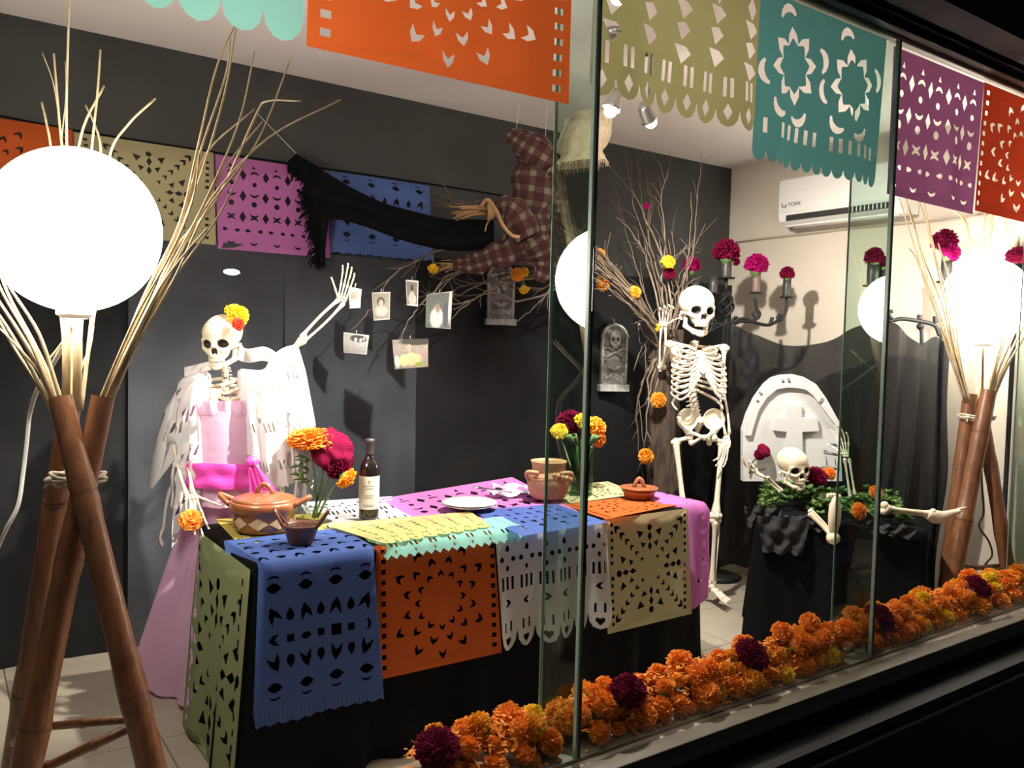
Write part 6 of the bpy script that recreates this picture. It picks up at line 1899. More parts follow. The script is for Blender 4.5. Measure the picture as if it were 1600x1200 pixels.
cloth_tube([V(836, 376, -0.02), V(848, 398, -0.02), V(850, 418, -0.01), V(842, 440, 0.0)], [0.075, 0.070, 0.060, 0.03], PLAID, 'trouser_leg', WT, 6.0, 0.24)
def straw_tuft(c, d, n, L, spread, parent, seed, r=0.0028):
    q = random.Random(seed); b = MB(); d = Vector(d).normalized()
    for i in range(n):
        e = (d + Vector((q.uniform(-1, 1), q.uniform(-1, 1), q.uniform(-1, 1))) * spread).normalized(); l = L * q.uniform(0.5, 1)
        p0 = c + Vector((q.uniform(-1, 1), q.uniform(-1, 1), q.uniform(-1, 1))) * 0.014
        b.tube([p0, p0 + e * l * .5 + UP * q.uniform(-.006, .006), p0 + e * l - UP * 0.1 * l], [r, r, r * .6], 5)
    o = b.build('straw_tuft', STRAW, parent); o['kind'] = 'stuff'; return o
straw_tuft(V(762, 330, -0.10), V(700, 326, -0.14) - V(762, 330, -0.10), 34, 0.20, 0.20, WT, 1, 0.0036)
straw_tuft(V(712, 414, 0.06), V(650, 425, 0.06) - V(712, 414, 0.06), 18, 0.14, 0.4, WT, 2)
straw_tuft(V(842, 395, 0.0), V(838, 440, 0) - V(842, 395), 14, 0.10, 0.4, WT, 3)
rp = MB()
for k in range(4):
    P = []
    for i in range(17):
        a = 2 * math.pi * i / 16; P.append(V(764 + 3 * k, 331 - k, -0.10) + UP * math.sin(a) * 0.036 + Wd * math.cos(a) * 0.03 + U * 0.004 * math.sin(a * 2))
    rp.tube(P, 0.0075, 6)
rp.tube(catmull([V(752, 322, -.14), V(762, 312, -.17), V(776, 330, -.19), V(786, 352, -.20), V(800, 368, -.19), V(812, 370, -.18)], 5), 0.009, 7)
rp.tube(catmull([V(764, 345, -.14), V(760, 352, -.15), V(758, 362, -.15)], 4), 0.004, 5)
rp.build('rope_binding', STRAW, WT)
# burlap sack head with frayed hem
hc = V(916, 212, -0.10)
def head_fn(u, v):
    a = 2 * math.pi * u
    prof = [(0.03, 0.100), (0.085, 0.105), (0.118, 0.06), (0.125, 0.0), (0.112, -0.05), (0.098, -0.085), (0.12, -0.115), (0.135, -0.14)]
    r, h = lerp_list([Vector((p[0], p[1], 0)) for p in prof], v)[:2]
    r *= 1 + 0.14 * noise.noise(Vector((math.cos(a) * 1.8, math.sin(a) * 1.8, v * 4))) + 0.05 * math.sin(a * 11) * v
    return hc + U * (math.cos(a) * r * 1.0 + 0.25 * h) + Wd * (math.sin(a) * r * 0.8) + UP * (h + 0.02 * math.cos(a))
MB().grid(head_fn, 60, 28).build('burlap_head', BURLAP, WT)
MB().ell(hc + UP * 0.09 + U * 0.02, (0.095, 0.075, 0.03), seg=20, rings=8, disp=lambda d: 1 + 0.15 * noise.noise(d * 3)).build('sack_gather', BURLAP, WT)
fr = MB()
for i in range(80):
    a = 2 * math.pi * i / 80; p = head_fn(i / 80, 1.0); q = p - UP * rt.uniform(0.012, 0.035) + U * rt.uniform(-.008, .008) + U * math.cos(a) * .006
    fr.tube([p, q], [0.0028, 0.0012], 4)
f_o = fr.build('frayed_hem', BURLAP, WT); f_o['kind'] = 'stuff'
# wired arm ridge joining head and shirt
cloth_tube([V(862, 258, -0.02), V(874, 236, -.05), V(886, 212, -0.08), V(888, 186, -.1)], [0.028, 0.030, 0.034, 0.02], BURLAP, 'burlap_collar', WT, 7.0, 0.12)
for (x, y, dt), (x2, y2) in (((806, 208, 0.0), (780, 186)), ((905, 172, -.1), (900, 120)), ((960, 180, -.1), (968, 150)), ((845, 330, .05), (842, 180))):
    a = V(x, y, dt); b_ = Vector((a.x + 0.05, a.y + 0.03, ZC)); MB().tube([a, b_], 0.0016, 5).build('hanging_string', STRING, WT)
# black shawl streaming to the left
top_e = [(466, 243, .10), (498, 262, .10), (530, 282, .09), (562, 300, .08), (602, 318, .06), (650, 331, .04), (700, 342, .02), (745, 342, 0), (772, 344, 0)]
bot_e = [(500, 345, .10), (512, 343, .10), (540, 346, .09), (575, 356, .08), (615, 371, .06), (655, 383, .04), (700, 391, .02), (745, 391, 0), (772, 386, 0)]
te = catmull([V(x, y, -1.2 * d) for x, y, d in top_e], 6); be = catmull([V(x, y, -1.2 * d) for x, y, d in bot_e], 6)
MB().grid(lambda u, v: lerp_list(te, u).lerp(lerp_list(be, u), v) - Wd * (0.035 * math.sin(v * math.pi) + 0.012 * math.sin(v * 13 + u * 5)), 80, 24).build('shawl', BLACK_CLOTH, WT)
lp_ = [(462, 240), (468, 262), (476, 295), (480, 330), (489, 370), (493, 412)]; rp_ = [(500, 262), (514, 285), (516, 315), (513, 345), (509, 378), (508, 410)]
le = catmull([V(x, y, -.13) for x, y in lp_], 6); re_ = catmull([V(x, y, -.13) for x, y in rp_], 6)
MB().grid(lambda u, v: lerp_list(le, v).lerp(lerp_list(re_, v), u) - Wd * (0.02 * math.sin(u * math.pi) + 0.01 * math.sin(u * 15 + v * 4)), 20, 40).build('shawl_end', BLACK_CLOTH, WT)
fg = MB()
for i in range(110):
    k = rt.random(); p = lerp_list(le, k); L = rt.uniform(0.02, 0.06)
    e = (-U * rt.uniform(.3, 1) - UP * rt.uniform(.3, 1.2)).normalized(); q = p + e * L * .5; 
    fg.tube([p + U * .01, q, q + (e - UP * .6).normalized() * L * .5], [0.0045, 0.0035, 0.0012], 4)
for (x, y) in ((466, 243), (470, 250), (462, 246)):
    p = V(x, y, -.13)
    for k in range(9):
        q = p + Vector((rt.uniform(-.05, .01), 0, -rt.uniform(.04, .13))); fg.tube([p, p.lerp(q, .5) - U * .015, q], [0.011, 0.009, 0.004], 5)
for k in range(24):
    p = lerp_list(le, 1).lerp(lerp_list(re_, 1), rt.random()); fg.tube([p + UP * .01, p - UP * rt.uniform(.01, .04) + U * rt.uniform(-.01, .01)], [0.005, 0.001], 4)
fo = fg.build('shawl_fringe', BLACK_CLOTH, WT); fo['kind'] = 'stuff'
MB().tube([V(466, 243, -.12), V(380, 155, -.22), Vector((V(300, 72, -.3).x, V(300, 72, -.3).y, ZC))], 0.0016, 5).build('hanging_string', STRING, WT)

# ================================================================ RELIEF TOMBSTONES ON THE BACK WALL
def relief_tomb(px_c, py_top, py_bot, width_px, label, with_skull, t_y=YB - 0.11, tilt=0.0):
    pb = ony(px_c, py_bot, t_y); ptp = ony(px_c, py_top, t_y)
    Hh = ptp.z - pb.z; Ww = width_px
    r = thing('relief_tombstone', pb, label, 'tombstone', 'gray relief tombstones on the back wall')
    X_ = Vector((0.93, -0.37, 0)).normalized(); Y_ = X_.cross(UP)          # faces the street corner
    o = pb
    P = lambda x, y, d: o + X_ * (x * Ww) + UP * (y * Hh) + Y_ * d
    arch = [(-0.5, 0.09), (0.5, 0.09), (0.5, 0.80)] + [(0.5 * math.cos(a), 0.80 + 0.19 * math.sin(a)) for a in [math.pi * k / 14 for k in range(1, 14)]] + [(-0.5, 0.80)]
    m = MB(); m.prism(arch, lambda x, y, d: P(x, y, -0.02 + d), 0.035); m.build('slab', STONE_G, r, smooth=False)
    m = MB(); m.prism([(-0.58, 0), (0.58, 0), (0.58, 0.10), (-0.58, 0.10)], lambda x, y, d: P(x, y, -0.025 + d), 0.065); m.build('plinth', STONE_L, r, smooth=False)
    for s in (-1, 1):
        m = MB(); m.tube([P(s * 0.47, 0.10, 0.018), P(s * 0.47, 0.80, 0.018)], 0.052 * Ww, 10); m.ell(P(s * 0.50, 0.81, 0.02), (0.075 * Ww, 0.075 * Ww, 0.05 * Ww)); m.build('column', STONE_L, r)
    m = MB(); m.tube([P(0.47 * math.cos(a), 0.80 + 0.175 * math.sin(a), 0.018) for a in [math.pi * k / 16 for k in range(17)]], 0.055 * Ww, 8); m.ell(P(0, 0.985, 0.018), 0.05 * Ww); m.build('arch_moulding', STONE_L, r)
    m = MB()
    bat = [(-0.30, 0.355), (-0.26, 0.375), (-0.06, 0.37), (-0.05, 0.345), (0, 0.352), (0.05, 0.345), (0.06, 0.37), (0.26, 0.375), (0.30, 0.355), (0.2, 0.34), (0.17, 0.315), (0.10, 0.325), (0.08, 0.30), (0.03, 0.31), (0, 0.29), (-0.03, 0.31), (-0.08, 0.30), (-0.10, 0.325), (-0.17, 0.315), (-0.2, 0.34)]
    m.prism(bat, lambda x, y, d: P(x, y, 0.012 + d), 0.012); m.build('bat_relief', STONE_L, r, smooth=False)
    m = MB()
    for s in (-1, 1):
        sp_ = []
        for k in range(13):
            a = k / 12 * 1.75 * math.pi; rr = 0.075 * (1 - 0.55 * k / 12)
            sp_.append(P(s * (0.36 + rr * math.cos(-a - math.pi / 2 )), 0.225 + rr * 0.55 * math.sin(-a - math.pi / 2) + 0.0, 0.018))
        m.tube(catmull([P(s * 0.02, 0.25, 0.018), P(s * 0.10, 0.255, 0.018), P(s * 0.20, 0.22, 0.018), P(s * 0.30, 0.19, 0.018), sp_[0]], 3) + sp_[1:], 0.022 * Ww, 6)
        c2_ = []
        for k in range(13):
            a = k / 12 * 2 * math.pi; c2_.append(P(s * (0.09 + 0.05 * math.cos(a)), 0.205 + 0.024 * math.sin(a), 0.018))
        m.tube(c2_, 0.022 * Ww, 6)
    m.build('scroll_relief', STONE_L, r)
    m = MB(); m.prism([(-0.42, 0.10), (0.42, 0.10), (0.42, 0.15), (-0.42, 0.15)], lambda x, y, d: P(x, y, 0.012 + d), 0.008); m.build('panel', STONE_G, r, smooth=False)
    if with_skull:
        for (a, b_) in (((-0.36, 0.50), (0.32, 0.63)), ((-0.30, 0.65), (0.34, 0.50))):
            m = MB(); A, B_ = P(*a, 0.024), P(*b_, 0.024); m.tube([A, B_], 0.045 * Ww, 8)
            dv = (B_ - A).normalized(); pv = dv.cross(Y_)
            for e, k in ((A, -1), (B_, 1)):
                for q in (-1, 1): m.ell(e + dv * k * 0.05 * Ww + pv * q * 0.065 * Ww, (0.065 * Ww,) * 3)
            m.build('crossed_bone', STONE_L, r)
        m = MB(); m.prism([(-0.2, 0.74), (-0.19, 0.69), (-0.10, 0.675), (-0.09, 0.63), (0.09, 0.63), (0.11, 0.675), (0.19, 0.69), (0.2, 0.74), (0.19, 0.82), (0.12, 0.885), (0, 0.905), (-0.12, 0.885), (-0.19, 0.82)], lambda x, y, d: P(x, y, 0.012 + d), 0.018); m.build('skull_relief', STONE_L, r, smooth=False)
        m = MB()
        for s in (-1, 1): m.prism([(s * 0.09 + 0.052 * math.cos(k * math.pi / 5), 0.765 + 0.03 * math.sin(k * math.pi / 5)) for k in range(10)], lambda x, y, d: P(x, y, 0.0302 + d), 0.0015)
        m.prism([(-0.03, 0.70), (0.03, 0.70), (0, 0.735)], lambda x, y, d: P(x, y, 0.0302 + d), 0.0015); m.build('eye_hollow', DARK, r, smooth=False)
    else:
        m = MB()
        for k in range(14):
            a = 2.4 * k; c = P(0.22 * math.sin(k * 1.9), 0.60 + 0.018 * k, 0.03); e = c + X_ * math.cos(a) * 0.04 + UP * math.sin(a) * 0.05
            m.tube([c, (c + e) / 2 + Y_ * .01, e], [(0.008, 0.003), (0.016, 0.004), (0.003, 0.002)], 6)
        m.build('leaf_relief', STONE_L, r)
    m = MB(); q = P(0, 0.99, -0.01); m.tube([q, q + UP * 0.03, Vector((q.x, YB - 0.01, q.z + 0.05))], 0.0016, 5); m.build('hanging_wire', STEEL, r)
relief_tomb(957, 505, 611, 0.165, 'gray relief tombstone with skull and crossbones on the back wall', True)
relief_tomb(781, 412, 508, 0.150, 'gray relief tombstone with bat and scrolls hanging behind the twigs', False)

# ================================================================ TOMB
TA, TU, TW = Vector((3.27, 2.56, 0)), Vector((0.6, -0.8, 0)), Vector((0.8, 0.6, 0))
TL, TD, TH = 0.74, 0.62, 0.60
tbx = thing('tomb_box', TA + TU * TL / 2 + TW * TD / 2, 'low wooden box forming the grave under the black drape', 'box')
def tomb_pt(a, b, z): return TA + TU * (a * TL) + TW * (b * TD) + UP * z
m = MB(); m.prism([(0.02, 0.02), (0.98, 0.02), (0.98, 0.98), (0.02, 0.98)], lambda x, y, d: tomb_pt(x, y, 0.0005 + d), TH - 0.012); m.build('box_body', WOOD_DK, tbx, smooth=False)
vs, fs = [], []; NU = 160
def tomb_out(p):
    per_ = [TL, TD, TL, TD]; s = p * sum(per_)
    if s < TL: return tomb_pt(s / TL, 0, 0), -TW
    s -= TL
    if s < TD: return tomb_pt(1, s / TD, 0), TU
    s -= TD
    if s < TL: return tomb_pt(1 - s / TL, 1, 0), TW
    s -= TL
    return tomb_pt(0, 1 - s / TD, 0), -TU
zs = [TH, TH - 0.015, TH - 0.06, TH - 0.15, TH - 0.3, TH - 0.45, TH - 0.592]
for j, z in enumerate(zs):
    k = (TH - z) / TH
    for i in range(NU):
        p, n = tomb_out(i / NU); q, n2 = tomb_out((i + 2) / NU % 1); q, n3 = tomb_out((i - 2) / NU % 1); n = (n + n2 + n3).normalized()
        s = i / NU * 2 * (TL + TD)
        vs.append(p + n * (-0.004 if j == 0 else 0.008 + 0.03 * k + k * (0.02 * math.sin(s * 24) + 0.014 * math.sin(s * 37 + 1))) + UP * (z + (0.008 * noise.noise(p * 7) if j < 2 else 0)))
for j in range(len(zs) - 1):
    for i in range(NU): i2 = (i + 1) % NU; fs.append((j * NU + i, j * NU + i2, (j + 1) * NU + i2, (j + 1) * NU + i))
fs.append(tuple(range(NU - 1, -1, -1)))
m = MB(); m.add(vs, fs); tag(m.build('tomb_drape', BLACK_CLOTH), 'black cloth draped to the floor over the grave box', 'drape')
# crumpled gauze on the front edge
GAUZE = mat('gray_gauze', (0.022, 0.022, 0.024), 0.8, bump=(90, 0.5), transl=0.2)
def gauze(c, sx, sz, seed, label):
    def fn(u, v):
        x = (u - .5) * sx; z = -v * sz
        o = 0.022 * noise.noise(Vector((u * 4, v * 4, seed))) + 0.010 * math.sin(u * 17 + v * 6)
        return c + TU * (x * (1 - 0.25 * v)) + UP * (z + 0.02 * noise.noise(Vector((u * 5, seed, 1)))) - TW * (0.03 + o + 0.02 * v)
    tag(MB().grid(fn, 30, 24).build('gauze_scrap', GAUZE), label, 'gauze', 'gauze scraps on the tomb')
gauze(tomb_pt(0.16, 0, TH + 0.01), 0.24, 0.17, 1, 'crumpled black gauze scrap hanging over the left front of the grave')
gauze(tomb_pt(0.30, 0.05, TH + 0.02), 0.20, 0.06, 3, 'small gauze scrap along the grave edge under the greenery')
gauze(tomb_pt(0.03, 0.1, TH + 0.04), 0.18, 0.10, 5, 'dark gauze bunched at the left corner of the grave')
gauze(tomb_pt(0.80, 0.0, TH + 0.02), 0.22, 0.05, 7, 'dark gauze scrap under the outstretched leg bone')
# greenery
gm = MB(); rg = random.Random(4)
def leafy(c, n, L):
    for k in range(n):
        a = rg.uniform(0, 6.28); e = Vector((math.cos(a), math.sin(a), rg.uniform(0.1, 1.0))).normalized(); l = L * rg.uniform(.6, 1.1)
        s = e.cross(UP).normalized() * l * 0.34; q = c + e * l
        gm.add([c, c + e * l * .5 + s + UP * .004, q, c + e * l * .5 - s + UP * .004, c + e * l * .5 - UP * .003], [(0, 1, 4), (1, 2, 4), (2, 3, 4), (3, 0, 4)])
for k in range(250):
    a, b = rg.uniform(0.0, 0.92), rg.uniform(0.10, 0.9)
    if 0.13 < a < 0.33 and b < 0.42: continue
    leafy(tomb_pt(a, b, TH + 0.004 + rg.uniform(0, 0.05 + 0.05 * b)), 7, 0.036)
o = gm.build('grave_greenery', LEAF); tag(o, 'green leafy sprigs covering the top of the grave', 'greenery', kind='stuff')
TTm = lambda x, y, dt=0.0: pt(x, y, 4.15 + dt)
skull_root = thing('skull', TTm(1243, 752), 'aged plastic skull lying in the greenery on the grave', 'skull')
skull(skull_root, TTm(1240, 731, 0.02), (-Wd + U * 0.30 - UP * 0.03), UP - U * 0.05, 0.0096, BONE, 'cream', 0.05)
GB = 'loose bones on the grave'
r = thing('bone_hand', TTm(1190, 748), 'left bony hand with forearm clawing out of the grave', 'hand', GB)
hand(r, TTm(1196, 746, -0.02), TTm(1172, 735, -0.06) - TTm(1196, 746, -.02), UP - Wd * .3, UP, BONE, 0.17, (0.2, 0.2, 0.22, 0.24), 1.2)
b = MB(); w0, w1 = TTm(1200, 746, -0.02), TTm(1222, 766, -0.02); bone(b, w0, w1, 0.0055, 1.7, 1.5); b.build('radius', BONE, r)
b = MB(); bone(b, w0 - UP * .012 - U * .01, w1 - UP * .006 - U * .014, 0.005, 1.7, 1.5); b.build('ulna', BONE, r)
r = thing('bone_hand', TTm(1322, 770), 'raised right bony hand and forearm standing up from the grave', 'hand', GB)
hand(r, TTm(1322, 715, 0.12), TTm(1317, 680, 0.12) - TTm(1322, 715, .12), -Wd * .4 - U, -U, BONE_W, 0.17, (0.15, 0.1, 0.12, 0.14), 1.25, 0.1, 0.7)
b = MB(); bone(b, TTm(1320, 718, .12), TTm(1328, 775, .12), 0.0058, 1.7, 1.6); b.build('radius', BONE_W, r)
b = MB(); bone(b, TTm(1327, 718, .12), TTm(1336, 775, .12), 0.0052, 1.7, 1.6); b.build('ulna', BONE_W, r)
r = thing('bone_shin', TTm(1290, 840, -0.25), 'bony shin with upturned foot dangling over the grave front', 'leg bones', GB)
k0, k1 = TTm(1266, 802, -.22), TTm(1302, 838, -.30)
b = MB(); bone(b, k0, k1, 0.0125, 1.2, 1.75, UP); b.build('tibia', BONE, r)
b = MB(); b.tube(catmull([k0 + UP * .022, k0.lerp(k1, .5) + UP * .02, k1 + UP * .012], 3), 0.0055, 7); b.build('fibula', BONE, r)
tb2 = MB()
for i in range(5): tb2.ell(TTm(1294 + 4.4 * i, 777 - (3 - abs(i - 1.5)) * 1.2, -.305), (0.0075, 0.010, 0.013))
tb2.build('toes', BONE, r)['kind'] = 'stuff'
b = MB(); b.ell(TTm(1304, 806, -.30), (0.036, 0.024, 0.098), Matrix.Rotation(0.04, 3, 'Y'), 20, 16, lambda d: 1 + 0.12 * noise.noise(d * 3)); b.ell(k1 - UP * .008, (0.036, 0.03, 0.03)); b.build('sole', BONE, r)
r = thing('bone_shin', TTm(1445, 810, -0.28), 'bony shin and foot stretched out over the right end of the grave', 'leg bones', GB)
k0, k1 = TTm(1382, 794, -.26), TTm(1458, 803, -.24)
b = MB(); bone(b, k0, k1, 0.0115, 2.0, 1.6, UP); b.build('tibia', BONE, r)
b = MB(); b.tube(catmull([k0 - UP * .020 + U * .02, k0.lerp(k1, .5) - UP * .014, k1 - UP * .012], 3), 0.0055, 7); b.build('fibula', BONE, r)
b = MB(); b.tube(catmull([k1 - U * .03 - UP * .004, k1 + U * .01 - UP * .014, k1 + U * .05 - UP * .010, k1 + U * .10 + UP * .010, k1 + U * .135 + UP * .022], 5), [(0.020 + 0.016 * math.sin(min(1, i / 8) * math.pi / 2) - 0.0013 * max(0, i - 5) * 1.6, 0.026 - 0.0006 * i) for i in range(21)], 12); b.build('foot', BONE, r)
tb2 = MB()
for i in range(4): tb2.tube([k1 + U * .12 + UP * (.020 + .004 * i) + Wd * (0.02 - .013 * i), k1 + U * (.165 - .006 * i) + UP * (.026 + .004 * i) + Wd * (0.02 - .013 * i)], [0.007, 0.004], 6)
tb2.build('toes', BONE, r)['kind'] = 'stuff'
GFt = 'flowers on the grave'
flower('crimson', TTm(1274, 744, .06), (0, -0.5, 1), 0.052, 'crimson cockscomb beside the skull on the grave', 'flower', GFt, sx=1.3)
flower('orange', TTm(1294, 741, .08), (0.2, -0.6, 0.6), 0.036, 'orange marigold right of the crimson bloom beside the skull', 'flower', GFt)
flower('orange', TTm(1340, 799, -.25), (0.1, -0.9, 0.3), 0.042, 'orange marigold at the front edge of the grave', 'flower', GFt)
flower('orange', TTm(1366, 770, -.10), (0.1, -0.8, 0.5), 0.036, 'orange marigold near the second glass fin on the grave', 'flower', GFt)
# white tombstone with cross
ts_t = 4.52
ts = thing('white_tombstone', pt(1238, 752, ts_t), 'large white arched tombstone with a raised cross behind the skull', 'tombstone')
o0 = pt(1238, 755, ts_t); o0.z = TH - 0.02
kx = ts_t / FPX
SV = (-Wd).normalized()
def TS_(px, py, d):      # face coordinates measured on the stone
    return pt(px, py, ts_t) + SV * d
sil = [(1161, 752), (1161, 672), (1168, 648), (1180, 622), (1196, 600), (1208, 590), (1222, 586), (1240, 585), (1256, 589), (1274, 600), (1288, 620), (1300, 641), (1311, 662), (1312, 668), (1316, 752)]
m = MB(); m.prism(sil, lambda x, y, d: TS_(x, y, -0.05 + d), 0.05); m.build('slab', STONE_W, ts, smooth=False)
arc_o = [(1164, 680), (1166, 658), (1178, 626), (1196, 601), (1208, 591), (1222, 587), (1240, 586), (1256, 590), (1273, 600), (1288, 621), (1312, 664)]
arc_i = [(1305, 666), (1290, 646), (1278, 630), (1268, 617), (1258, 609), (1245, 606), (1228, 605), (1212, 608), (1196, 621), (1184, 640), (1178, 658), (1172, 680)]
m = MB(); m.prism(arc_o + arc_i, lambda x, y, d: TS_(x, y, 0.0005 + d), 0.022); m.build('arch_moulding', STONE_W, ts, smooth=False)
m = MB(); m.prism([(1226, 632), (1250, 632), (1250, 652), (1274, 652), (1277, 673), (1251, 674), (1252, 752), (1227, 752), (1227, 674), (1207, 672), (1207, 652), (1226, 652)], lambda x, y, d: TS_(x, y, 0.0005 + d), 0.026); m.build('cross', STONE_W, ts, smooth=False)
m = MB()
for (x0, y0, x1, y1, w) in ((1220, 590, 1222, 598, 2), (1229, 590, 1232, 598, 2), (1284, 622, 1278, 630, 3), (1184, 612, 1189, 617, 2), (1180, 624, 1184, 628, 2)):
    a, b_ = TS_(x0, y0, 0.0232), TS_(x1, y1, 0.0232); m.tube([a, b_], [(w * kx, 0.0006)] * 2, 6, flat=U)
m.build('soot_mark', SOOT, ts)
m = MB()
for (x0, y0, x1, y1, w) in ((1287, 707, 1309, 711, 2.6), (1286, 702, 1294, 709, 1.6), (1272, 729, 1312, 733, 2.2), (1298, 693, 1308, 697, 2.0), (1290, 712, 1292, 727, 0.8), (1304, 712, 1306, 728, 0.8), (1175, 737, 1196, 732, 3)):
    a, b_ = TS_(x0, y0, 0.0012), TS_(x1, y1, 0.0012); m.tube([a, a.lerp(b_, .5) + UP * .004, b_], [(w * kx * .7, 0.0006), (w * kx, .0006), (w * kx * .6, .0006)], 6, flat=UP)
m.build('faded_writing', SOOT, ts)
r = thing('red_rose', TS_(1188, 705, 0.03), 'dark red rose leaning on the left of the white tombstone', 'rose')
obj('rose_head', FM['crimson'][1], r, facing(U * .5 + UP * .6 - Wd * .5, TS_(1190, 702, 0.045), 0.036, 0.4, 1.3)); obj('rose_head', FM['crimson'][0], r, facing(-U * .3 + UP * .5 - Wd * .8, TS_(1183, 708, 0.05), 0.03, 1.4))
MB().tube([TS_(1182, 712, 0.03), TS_(1174, 722, 0.015), TS_(1170, 740, 0.012)], 0.005, 6).build('stem', STEM, r)

# ================================================================ CANDELABRA AND TULLE BY THE RIGHT WALL
def candle(parent, base, r, h, m=CANDLE, dish=1.6):
    b = MB(); b.lathe([(0, 0), (r, 0), (r * 1.02, 0.01), (r, h * .5), (r * .98, h), (r * .7, h - 0.004), (0, h - 0.008)], base, UP, 20); b.build('candle', m, parent)
    b = MB(); b.lathe([(0, -0.006), (r * dish, -0.006), (r * (dish + .1), 0.001), (r * dish, 0.003), (0, 0.001)], base, UP, 20); b.build('drip_dish', IRON, parent)
TC = 5.02
Cc = lambda x, y, dt=0.0: pt(x, y, TC + dt)
def iron(parent, P, r, name='iron_arm'):
    Q = catmull(P, 6); MB().tube(Q, r, 8).build(name, IRON, parent)
def twist_cage(parent, p, q, R):
    b = MB(); ax_ = (q - p)
    for k in range(4):
        P = []
        for i in range(17):
            t = i / 16; a = k * math.pi / 2 + t * math.pi * 1.1; r = R * math.sin(math.pi * t)
            P.append(p + ax_ * t + U * (math.cos(a) * r) + Wd * (math.sin(a) * r))
        b.tube(P, 0.0085, 6)
    b.build('twisted_cage', IRON, parent)
fl_ = onz(1132, 900, 0)
cA = thing('iron_candelabra', Vector((Cc(1135, 500).x, Cc(1135, 500).y, 0)), 'black wrought iron candelabra with candles in the corner behind the skeleton', 'candelabra', 'iron candelabras')
foot_a = Vector((Cc(1135, 500).x, Cc(1135, 500).y, 0))
b = MB(); b.tube([foot_a + UP * 0.03, Cc(1134, 505), Cc(1134, 495)], 0.013, 10); b.tube([Cc(1134, 458), Cc(1135, 434)], 0.011, 8); b.build('stem', IRON, cA)
b = MB(); b.lathe([(0, 0.001), (0.14, 0.001), (0.15, 0.01), (0.10, 0.03), (0.02, 0.05), (0.013, 0.06)], foot_a, UP, 24); b.build('base', IRON, cA)
twist_cage(cA, Cc(1133, 499), Cc(1136, 455), 0.046)
candle(cA, Cc(1134, 434), 0.033, 0.125)
iron(cA, [Cc(1134, 505), Cc(1118, 512), Cc(1104, 500), Cc(1112, 494), Cc(1122, 506), Cc(1140, 504)], 0.010)
iron(cA, [Cc(1134, 505), Cc(1100, 508), Cc(1090, 500), Cc(1086, 480), Cc(1083, 462)], 0.009)
iron(cA, [Cc(1134, 505), Cc(1105, 520), Cc(1112, 512), Cc(1113, 480), Cc(1114, 462)], 0.009)  # added arm under the candle that stands for a shadow
iron(cA, [Cc(1134, 506), Cc(1158, 502), Cc(1176, 502), Cc(1184, 494), Cc(1182, 478), Cc(1180, 466)], 0.010)
iron(cA, [Cc(1140, 506), Cc(1160, 498), Cc(1180, 504), Cc(1200, 508), Cc(1214, 502), Cc(1222, 498), Cc(1218, 492), Cc(1214, 498)], 0.010)
iron(cA, [Cc(1176, 492), Cc(1182, 484), Cc(1188, 490), Cc(1184, 498), Cc(1176, 492)], 0.007, 'iron_curl')
iron(cA, [Cc(1150, 508), Cc(1145, 500), Cc(1151, 496), Cc(1154, 506)], 0.009, 'iron_curl')
iron(cA, [Cc(1203, 507), Cc(1207, 496)], 0.011, 'iron_stub')
iron(cA, [Cc(1214, 500), Cc(1226, 492), Cc(1229, 478), Cc(1229, 466)], 0.009)
candle(cA, Cc(1084, 460), 0.029, 0.10); candle(cA, Cc(1114, 458), 0.027, 0.10)  # second candle is solid geometry in place of the first one's shadow
candle(cA, Cc(1181, 457), 0.025, 0.122, CANDLE_B, 1.3); candle(cA, Cc(1229, 464), 0.024, 0.125)
GC = 'flowers on the candles'
flower('magenta', Cc(1080, 416, -0.02), (0, 0, 1), 0.056, 'bright magenta cockscomb on the candle above the skeleton skull', 'flower', GC)
flower('crimson', Cc(1135, 394, -.02), (0.1, 0, 1), 0.078, 'large dark crimson cockscomb on the tallest candle at the corner', 'flower', GC)
flower('crimson', Cc(1150, 409, -.02), (0.6, -0.5, -0.2), 0.024, 'little crimson bloom drooping from the tallest corner candle', 'flower', GC)
flower('magenta', Cc(1182, 415, -.02), (0.1, -0.1, 1), 0.072, 'wide magenta cockscomb on the brown candle', 'flower', GC)
flower('crimson', Cc(1230, 428, -.02), (0, 0, 1), 0.044, 'small crimson cockscomb on the slim dark candle right of the brown one', 'flower', GC)
TCb = 4.44
D_ = lambda x, y, dt=0.0: pt(x, y, TCb + dt)
foot_b = Vector((D_(1474, 520).x, D_(1474, 520).y, 0))
cB = thing('iron_candelabra', foot_b, 'black wrought iron candelabra partly hidden by the distant lamp globe', 'candelabra', 'iron candelabras')
b = MB(); b.tube([foot_b + UP * 0.03, D_(1472, 520), D_(1474, 470), D_(1477, 450)], 0.013, 10); b.build('stem', IRON, cB)
b = MB(); b.lathe([(0, 0.001), (0.10, 0.001), (0.11, 0.01), (0.07, 0.03), (0.02, 0.05), (0.013, 0.06)], foot_b, UP, 24); b.build('base', IRON, cB)
iron(cB, [D_(1468, 525), D_(1462, 510), D_(1448, 504), D_(1425, 500), D_(1408, 498), D_(1396, 500), D_(1388, 490), D_(1394, 486)], 0.011)
iron(cB, [D_(1440, 540), D_(1440, 520), D_(1438, 512)], 0.010, 'iron_stub')
b = MB(); b.ell(D_(1438, 510), 0.020, seg=14, rings=8); b.build('iron_knob', IRON, cB)
iron(cB, [D_(1436, 500), D_(1437, 492)], 0.013, 'iron_stub'); iron(cB, [D_(1462, 505), D_(1461, 494)], 0.013, 'iron_stub')
iron(cB, [D_(1396, 500), D_(1374, 505), D_(1362, 490), D_(1363, 465), D_(1363, 448)], 0.009)
iron(cB, [D_(1396, 500), D_(1386, 490), D_(1377, 470), D_(1376, 452)], 0.009)
